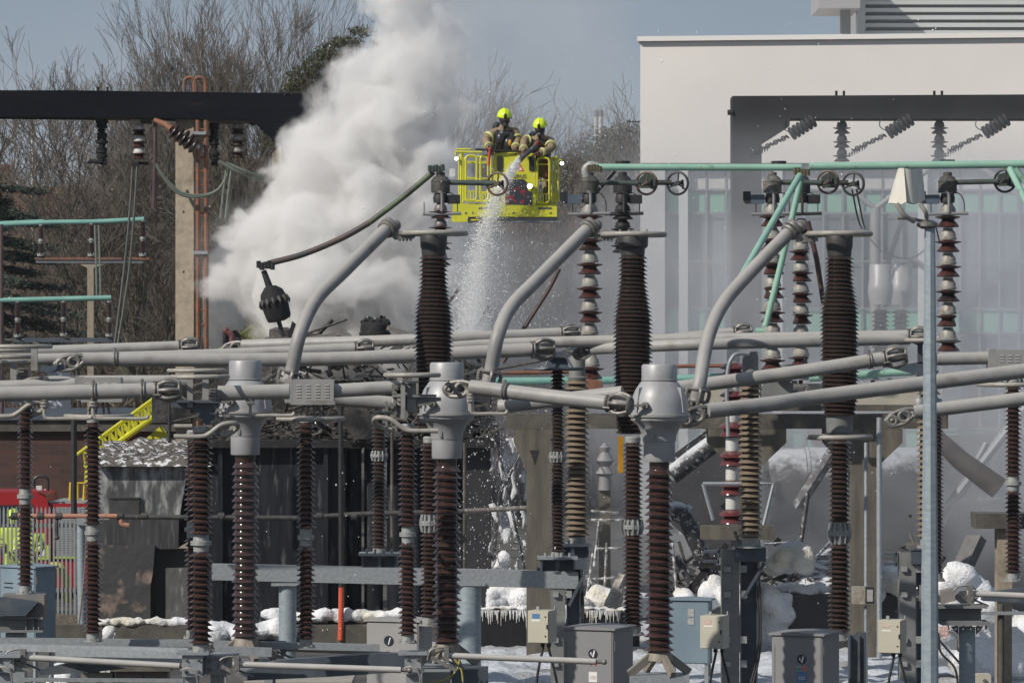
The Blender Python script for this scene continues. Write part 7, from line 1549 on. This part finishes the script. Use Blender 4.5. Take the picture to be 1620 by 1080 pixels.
t = thing('collapsed_pipework', 'thick frosted black pipework collapsed between the right domed transformer and the drum', 'pipework', P(1120, 930, 83))
MB().tube(bez([P(1062, 752, 83), P(1100, 722, 83), P(1136, 694, 83), P(1140, 672, 83.2), P(1118, 664, 83.4)], 6), .19, 14).build('upper_bend', frost, t)
MB().tube(bez([P(1058, 812, 82.4), P(1072, 806, 82.4), P(1084, 818, 82.4), P(1098, 850, 82.5), P(1116, 890, 82.6), P(1138, 935, 82.7)], 6), [.2] * 31 if False else .17, 14).build('lower_bend', frost, t)
MB().lathe([(.22, -.05), (.22, .05)], P(1080, 812, 82.4), 16, Vector((1, 0, -1))).lathe([(.21, -.04), (.21, .04)], P(1118, 894, 82.6), 16, Vector((.4, 0, -1))).build('pipe_collar', frost, t)
beam(MB(), P(1062, 730, 83.6), P(1130, 680, 83.6), .1, .2).build('slanting_plate', frost, t)
MB().tube([P(1068, 880, 83), P(1090, 912, 83), P(1112, 960, 83)], .09, 8).build('small_pipe', frost, t)
MB().prism([P(1060, 765, 84.5), P(1100, 735, 84.5), P(1150, 700, 84.5), P(1168, 720, 84.5), P(1168, 880, 84.5), P(1120, 880, 84.5), P(1064, 830, 84.5)][::-1], Vector((0, .4, 0))).build('charred_hull', mat('speckled_black', (.03, .032, .038), (.05, .05, .056), .6, 0, 2, c3=(.3, .31, .33), sc3=16, lo3=.64, hi3=.70), t, False)
beam(MB(), P(1075, 952, 82.3), P(1150, 860, 82.3), .12, .12).build('cross_brace', char, t); beam(MB(), P(1096, 890, 82.2), P(1150, 900, 82.2), .1, .1).build('cross_bar', char, t)
t = thing('bent_railing', 'bent white crusted handrail standing in foam left of the right domed transformer', 'railing', P(950, 960, 82)); q = MB()
for a_, b_ in (((935, 808), (988, 812)), ((935, 822), (988, 822)), ((948, 822), (940, 895)), ((960, 858), (955, 962)), ((942, 868), (988, 866)), ((938, 916), (985, 912)), ((938, 875), (920, 1000)), ((922, 905), (972, 962)), ((985, 912), (958, 985)), ((1064, 858), (1072, 960))):
    q.tube([P(*a_, 82), P(*b_, 82)], .03, 6)
q.build('rail', mat('crusted_rail', (.25, .25, .25), (.1, .1, .1), .7, 0, 14, c3=(.6, .61, .62), sc3=9, lo3=.5, hi3=.6), t)
junk('crusted_stake', MB().tube(bez([P(950, 1010, 81), P(964, 970, 81), P(978, 930, 81), P(988, 908, 81)], 5), [.14] * 16, 8).jitter(.06, 6), mat('crust', (.28, .24, .20), (.5, .48, .45), .9, 0, 10), 'knobbly crusted stake leaning beside the right post', 'stake')
t = thing('small_fittings', 'grey bollard shaped insulator on a pedestal in the mist left of the right domed transformer', 'insulator', P(955, 780, 88)); MB().lathe([(.14, 0), (.12, .3), (.2, .35), (.1, .5), (.2, .62), (.08, .8), (.12, .9), (.02, 1.0)], P(957, 775, 88), 14).build('body', cabg, t); MB().box((P(948, 0, 88).x, 88, 0), (P(966, 0, 88).x, 88.3, P(0, 775, 88).z)).build('pedestal', concs, t, False)
junk('foam_curtain_frame', MB().tube([P(782, 690, 85), P(800, 760, 85), P(830, 900, 85)], .03, 5).tube([P(835, 700, 85), P(790, 780, 85), P(780, 900, 85)], .03, 5), frost, 'foam draped cables hanging right of the burnt radiator', 'cables')
cl = MB(); n1, n2 = 30, 60
for j in range(n2 + 1):
    for i in range(n1 + 1):
        p = P(778 + 56 * i / n1, 690 + 290 * j / n2, 86 + .5 * noise.noise(Vector((i * .12, j * .06, 1)))); cl.v.append(p + noise.noise_vector(p * 2.5) * .15)
cl.f = [(j * (n1 + 1) + i, j * (n1 + 1) + i + 1, (j + 1) * (n1 + 1) + i + 1, (j + 1) * (n1 + 1) + i) for j in range(n2) for i in range(n1) if noise.noise(Vector((i * .16, j * .09, 7))) > .02]
o = cl.build('foam_curtain', mat('foam_curtain', (.62, .63, .65), (.45, .46, .48), .8, 0, 3, stretch=(2, 2, .6), bump=.05), None, True, 180); sm_ = o.modifiers.new('thick', 'SOLIDIFY'); sm_.thickness = .05
tag(o, 'torn curtain of wet foam hanging right of the burnt radiator', 'foam', kind='stuff')
# ------------------------------------------------------------------ left: palisade fence, fire engine, workers
YF = 92; t = thing('palisade_fence', 'grey palisade fence with pointed uprights between the pale cabinet and the fire engine', 'fence', (P(60, 0, YF).x, YF, 0))
for px in [-14 + i * 6.6 for i in range(23)]:
    a = P(px, 800, YF); w = .022
    MB().prism([(a.x - w, YF, 0), (a.x + w, YF, 0), (a.x + w, YF, a.z - .08), (a.x, YF, a.z), (a.x - w, YF, a.z - .08)], Vector((0, .015, 0))).build('pale', galv, t, False)
MB().pbox(-30, 828, 136, 834, YF + .02, .04).build('upper_rail', greyst, t, False); MB().pbox(-30, 930, 136, 936, YF + .02, .04).build('lower_rail', greyst, t, False)
MB().box((P(120, 0, YF + .07).x, YF + .07, 0), (P(126, 0, YF).x, YF + .15, P(0, 806, YF).z)).build('post', greyst, t, False)
YE = 97
t = thing('fire_engine', 'red fire engine with yellow green panels behind the palisade fence', 'fire engine', (P(30, 0, YE).x, YE, 0)); lime = mat('lime_panel', (.45, .60, .02), (.42, .55, .02), .4, 0, 1)
MB().pprism([(-90, 778), (60, 778), (71, 782), (77, 800), (80, 900), (80, 935), (-90, 935)][::-1], YE, 2.4).build('cab', red, t, False)
MB().pprism([(-80, 800), (52, 798), (56, 838), (-80, 842)][::-1], YE - .02, .018).build('side_window', glassd, t, False)
MB().pprism([(52, 843), (71, 843), (71, 862), (80, 862), (80, 885), (52, 885)][::-1], YE - .03, .025).build('lime_panel', lime, t, False); MB().pprism([(-60, 862), (24, 858), (26, 864), (-60, 870)][::-1], YE - .03, .025).build('lime_stripe', lime, t, False)
lp = MB().pbox(53, 866, 70, 879, YE - .045, .013).build('letter_plate', mat('label_white', 0), t, False)
text('F B', 9 * s(YE), mat('letter_red', (.4, .05, .06), None, .5), 'lettering', lp, Matrix.Translation(P(61.5, 872.5, YE - .047)) @ Matrix.Rotation(R(90), 4, 'X'), .001)
MB().pbox(77.5, 793, 170, 796, YE + .15, 2.2).build('body_roof', flangem, t, False); MB().pbox(78, 796.3, 170, 935, YE + .1, 2.3).build('rear_body', red, t, False)
sh = MB()
for j in range(22): sh.pbox(88, 802 + j * 3.6, 118, 804.8 + j * 3.6, YE + .06, .038)
sh.build('roller_shutter', galv, t, False); sh = MB()
for j in range(22): sh.pbox(122, 802 + j * 3.6, 160, 804.8 + j * 3.6, YE + .06, .038)
sh.build('roller_shutter', galv, t, False)
MB().pbox(86, 880, 165, 883, YE + .04, .05).build('lime_edge', lime, t, False)
MB().tube(bez([P(53, 772, YE - .1), P(55, 757, YE - .1), P(64, 753, YE - .1), P(75, 757, YE - .1), P(76, 776, YE - .1)], 5), .035, 6).build('mirror_frame', black, t); MB().pbox(57, 768, 66, 775, YE - .15, .08).build('beacon', lampm if False else whitecap, t, False)
MB().lathe([(.48, 0), (.48, .3), (.3, .31)], (P(20, 0, YE).x, YE + .25, .48), 24, Vector((0, -1, 0))).build('wheel', black, t)
MB().tube([P(2, 840, YE - .2), P(9, 885, YE - .2)], .09, 8).build('lifted_door_arm', black, t)
MB().tube(bez([P(78, 895, YE - 1), P(96, 898, YE - 1), P(106, 930, YE - 1), P(108, 985, YE - 1)], 6), .1, 10).build('yellow_hose', mat('hose_yellow', (.45, .45, .06), None, .6), t)
t = thing('turntable_console', 'red and yellow turntable base of the aerial ladder above the grey tank', 'turntable', P(215, 730, 101)); MB().pprism([(196, 718), (212, 694), (226, 694), (222, 722)], 100.5, .4).build('red_guard', red, t, False)
beam(MB(), P(222, 716, 100.6), P(262, 682, 100.6), .12, .35).build('yellow_guard', yel, t, False); MB().tube([P(200, 726, 100), P(212, 704, 100), P(230, 700, 100), P(300, 701, 100)], .09, 8).build('grey_pipe_rail', concd, t)
MB().pprism([(133, 768), (134, 745), (140, 736), (146, 740), (142, 768)], 100.4, .3).build('yellow_panel', yel, t, False); MB().pprism([(134, 792), (133, 768.4), (142, 768.4), (142, 792)], 100.41, .3).build('red_panel', red, t, False)
cg = MB().tube([P(111, 800, 98), P(112, 764, 98), P(134, 764, 98), P(133, 792, 98)], .045, 6).tube([P(123, 764, 98), P(123, 790, 98)], .03, 6).build('yellow_cage', mat('cage_yellow', (.55, .38, .02), None, .5), t)
tun2 = mat('hivis_jacket', (.48, .62, .03), (.40, .5, .05), .7, 0, 6)
def worker(px, Y, top, label, hc=hiv, coat=tun2):
    f = Vector((P(px, 0, Y).x, Y, 0)); z = P(0, top, Y).z; person(label, f, z, f + Vector((.22, -.25, z * .58)), f + Vector((-.22, -.25, z * .58)), f + Vector((.30, -.02, z * .64)), f + Vector((-.30, -.02, z * .64)), lean=.03, tilt=.05, coat=coat, hcol=hc, mask=False)
worker(22, 95, 800, 'worker in a yellow jacket standing at the open fire engine behind the fence'); worker(45, 94.3, 812, 'shorter worker in a yellow jacket between the fence and the fire engine')
worker(1432, 96.5, 702, 'left of two far workers in yellow seen above the sooty drum') ; worker(1455, 97, 704, 'right of two far workers in yellow seen above the sooty drum')
tag(MB().pprism([(1278, 672), (1300, 672), (1312, 706), (1290, 706)], 98, 1.0).box((P(1292, 0, 98.2).x, 98.2, 0), (P(1306, 0, 98.2).x, 98.8, P(0, 706.2, 98).z)).build('red_truck_corner', mat('pink_red', (.5, .05, .10), None, .5), None, False), 'red corner of a far vehicle seen under the portal frame', 'vehicle')
# ------------------------------------------------------------------ smoke and steam (real volumes)
def volmat(name, kind, dens, color=(.97, .97, .975), knots=None, nscale=.55, nd=6, anis=.15, edge=.5, amp=.9, thr=.45, wid=.2, box=None, steps=1.0):
    m = bpy.data.materials.new(name); m.use_nodes = True; N, L = m.node_tree.nodes, m.node_tree.links; N.clear()
    m.cycles.volume_step_rate = steps
    out = N.new('ShaderNodeOutputMaterial'); v = N.new('ShaderNodeVolumePrincipled'); L.new(v.outputs[0], out.inputs['Volume'])
    v.inputs['Color'].default_value = (*color, 1); v.inputs['Anisotropy'].default_value = anis
    geo = N.new('ShaderNodeNewGeometry'); sp = N.new('ShaderNodeSeparateXYZ'); L.new(geo.outputs['Position'], sp.inputs[0])
    def M(op, a, b=None, c=None, clamp=False):
        n = N.new('ShaderNodeMath'); n.operation = op; n.use_clamp = clamp
        for i, q in enumerate((a, b, c)):
            if q is None: continue
            if isinstance(q, (int, float)): n.inputs[i].default_value = q
            else: L.new(q, n.inputs[i])
        return n.outputs[0]
    nzz = N.new('ShaderNodeTexNoise'); nzz.inputs['Scale'].default_value = nscale; nzz.inputs['Detail'].default_value = nd; nzz.inputs['Roughness'].default_value = .58
    nzz.inputs['Distortion'].default_value = .4
    L.new(geo.outputs['Position'], nzz.inputs[0])
    if kind == 'plume':
        Y, zlo, zhi = knots['Y'], knots['z0'], knots['z1']; tz = N.new('ShaderNodeMapRange'); tz.inputs[1].default_value = zlo; tz.inputs[2].default_value = zhi
        L.new(sp.outputs[2], tz.inputs[0])
        def curve(pts, vmin, vmax):
            c = N.new('ShaderNodeFloatCurve'); cm = c.mapping.curves[0]
            q = [((z - zlo) / (zhi - zlo), (x - vmin) / (vmax - vmin)) for z, x in pts]; q.sort()
            cm.points[0].location = q[0]; cm.points[1].location = q[-1]
            for a in q[1:-1]: cm.points.new(*a)
            c.mapping.update(); L.new(tz.outputs[0], c.inputs['Value'])
            return M('MULTIPLY_ADD', c.outputs[0], vmax - vmin, vmin)
        cx = curve(knots['cx'], -8, 2); rr = curve(knots['r'], 0, 4)
        dx = M('SUBTRACT', sp.outputs[0], cx); dy = M('MULTIPLY', M('SUBTRACT', sp.outputs[1], Y), 1 / knots['ky'])
        dist = M('SQRT', M('ADD', M('MULTIPLY', dx, dx), M('MULTIPLY', dy, dy)))
        f = M('SUBTRACT', rr, dist)                                   # > 0 inside
        f = M('MULTIPLY_ADD', M('SUBTRACT', nzz.outputs[0], .5), amp * 4, f)
        d = M('DIVIDE', f, edge, clamp=True)
        # a second, coarser noise thins it
        n2 = N.new('ShaderNodeTexNoise'); n2.inputs['Scale'].default_value = nscale * .6; n2.inputs['Detail'].default_value = 3; L.new(geo.outputs['Position'], n2.inputs[0])
        d = M('MULTIPLY', d, M('MULTIPLY_ADD', n2.outputs[0], 2.2, -.35, clamp=True))
    else:
        d = M('DIVIDE', M('SUBTRACT', nzz.outputs[0], thr), wid, clamp=True)
        if box:      # fade to nothing toward the box's faces
            for ax, (lo, hi, w) in enumerate(box):
                a = M('DIVIDE', M('SUBTRACT', sp.outputs[ax], lo), w, clamp=True); b = M('DIVIDE', M('SUBTRACT', hi, sp.outputs[ax]), w, clamp=True)
                d = M('MULTIPLY', d, M('MULTIPLY', a, b))
    L.new(M('MULTIPLY', d, dens), v.inputs['Density'])
    return m
YP = 90.5
kn = [(590, 592, 175), (530, 590, 180), (490, 576, 182), (450, 550, 200), (400, 545, 188), (350, 550, 172), (300, 585, 152), (250, 592, 142), (200, 603, 126), (150, 612, 110), (100, 628, 94), (50, 650, 66), (0, 655, 60), (-60, 660, 66), (-110, 660, 70)]
sc_ = s(YP)
knots = dict(Y=YP, z0=P(0, 600, YP).z, z1=P(0, -110, YP).z, ky=1.0,
             cx=[(P(0, a, YP).z, P(b, 0, YP).x) for a, b, c in kn], r=[(P(0, a, YP).z, c * sc_) for a, b, c in kn])
def smokebox(name, label, lo, hi, m):
    o = MB().box(lo, hi).build(name, m, None, False); return tag(o, label, 'smoke', kind='stuff')
smokebox('smoke_plume', 'thick pale grey smoke plume billowing up from the burnt transformer', (P(270, 0, YP).x, YP - 3.4, knots['z0']), (P(800, 0, YP).x, YP + 3.4, knots['z1']),
         volmat('plume_volume', 'plume', 3.0, (.978, .975, .97), knots=knots, nscale=.92, nd=10, amp=.95, edge=.26, steps=.33, anis=-.1))
def sbox(name, label, px0, py0, px1, py1, Y0, Y1, dens, nscale, thr, wid, color=(.9, .91, .93), fade=(1.5, 1.5, 1.2)):
    Ym = (Y0 + Y1) / 2; a, b = P(px0, py1, Ym), P(px1, py0, Ym)
    lo, hi = (a.x, Y0, max(a.z, .05)), (b.x, Y1, b.z)
    m = volmat(name + '_' + str(px0), 'box', dens, color, nscale=nscale, nd=4, thr=thr, wid=wid, box=[(lo[0], hi[0], fade[0]), (lo[1], hi[1], fade[1]), (lo[2], hi[2], fade[2])])
    smokebox(name, label, lo, hi, m)
kw = [(590, 352, 30), (530, 350, 32), (480, 348, 38), (430, 355, 42), (400, 370, 35)]; YW = 93.5
kk = dict(Y=YW, z0=P(0, 600, YW).z, z1=P(0, 380, YW).z, ky=1.0, cx=[(P(0, a, YW).z, P(b, 0, YW).x) for a, b, c in kw], r=[(P(0, a, YW).z, c * s(YW)) for a, b, c in kw])
smokebox('steam_wisp', 'white steam wisp rising at the foot of the tall concrete column', (P(285, 0, YW).x, YW - .95, kk['z0']), (P(425, 0, YW).x, YW + 1.1, kk['z1']),
         volmat('wisp_volume', 'plume', 2.6, (.985, .985, .985), knots=kk, nscale=1.6, nd=8, amp=.35, edge=.2, steps=.4))
sbox('drifting_smoke', 'thin grey smoke drifting across the right side around the ruined drum', 900, 190, 1760, 960, 84, 98, .075, .22, .28, .35)
kv = dict(knots); kv['cx'] = [(a, b + .55) for a, b in knots['cx']]; kv['r'] = [(a, min(3.9, b * 1.12 + .35)) for a, b in knots['r']]
smokebox('smoke_veil', 'thin torn smoke drifting off the right side of the main plume', (P(300, 0, YP).x, YP - 3.9, knots['z0']), (P(900, 0, YP).x, YP + 4, knots['z1']),
         volmat('veil_volume', 'plume', .32, (.97, .97, .975), knots=kv, nscale=.45, nd=6, amp=1.5, edge=1.2, steps=.9))
sbox('drifting_smoke', 'blue grey smoke bank thickening at the right edge under the green tube', 1400, 225, 1900, 700, 86, 92, .24, .3, .34, .3, color=(.86, .89, .95), fade=(2.5, 1.5, 1.5))
sbox('drifting_smoke', 'pale steam standing right of the middle dark insulator before the glazing', 1000, 330, 1320, 700, 86, 92, .2, .45, .36, .28)
sbox('ground_smoke', 'thicker low smoke rolling round the ruined drum and wreckage', 1010, 560, 1760, 960, 83.6, 91, .17, .5, .40, .22)
path_ = [(254, 822, 5), (274, 808, 7), (302, 792, 10), (335, 779, 13), (370, 768, 17), (410, 760, 22), (450, 752, 27), (500, 746, 32), (560, 744, 36)]
Yj = 83.8; kj = dict(Y=Yj, z0=P(0, 565, Yj).z, z1=P(0, 256, Yj).z, ky=1.0, cx=[(P(0, a, Yj).z, P(b, 0, Yj).x) for a, b, c in path_], r=[(P(0, a, Yj).z, c * s(Yj)) for a, b, c in path_])
smokebox('foam_mist', 'soft white mist around the falling foam stream', (P(700, 0, Yj).x, Yj - .6, kj['z0']), (P(832, 0, Yj).x, Yj + .6, kj['z1']),
         volmat('mist_volume', 'plume', 1.7, (.99, .99, .99), knots=kj, nscale=3.5, nd=6, amp=.10, edge=.22, steps=.5))
sbox('drifting_smoke', 'thin smoke trailing high to the right of the plume', 600, -70, 1010, 260, 92, 98, .34, .3, .40, .25)
sbox('drifting_smoke', 'low smoke and mist hanging behind the falling foam stream', 620, 300, 1100, 800, 87.5, 94, .22, .4, .35, .3)
# ------------------------------------------------------------------ thin even air between here and the trees
hz_m = bpy.data.materials.new('haze_air'); hz_m.use_nodes = True; N, L = hz_m.node_tree.nodes, hz_m.node_tree.links; N.clear()
out = N.new('ShaderNodeOutputMaterial'); v = N.new('ShaderNodeVolumePrincipled'); L.new(v.outputs[0], out.inputs['Volume'])
v.inputs['Color'].default_value = (.93, .95, 1, 1); v.inputs['Density'].default_value = .00015; v.inputs['Anisotropy'].default_value = .2
tag(MB().box((-300, -6, -1), (300, 960, 42)).build('haze', hz_m, None, False), 'thin even haze over the whole yard', 'haze', kind='stuff')
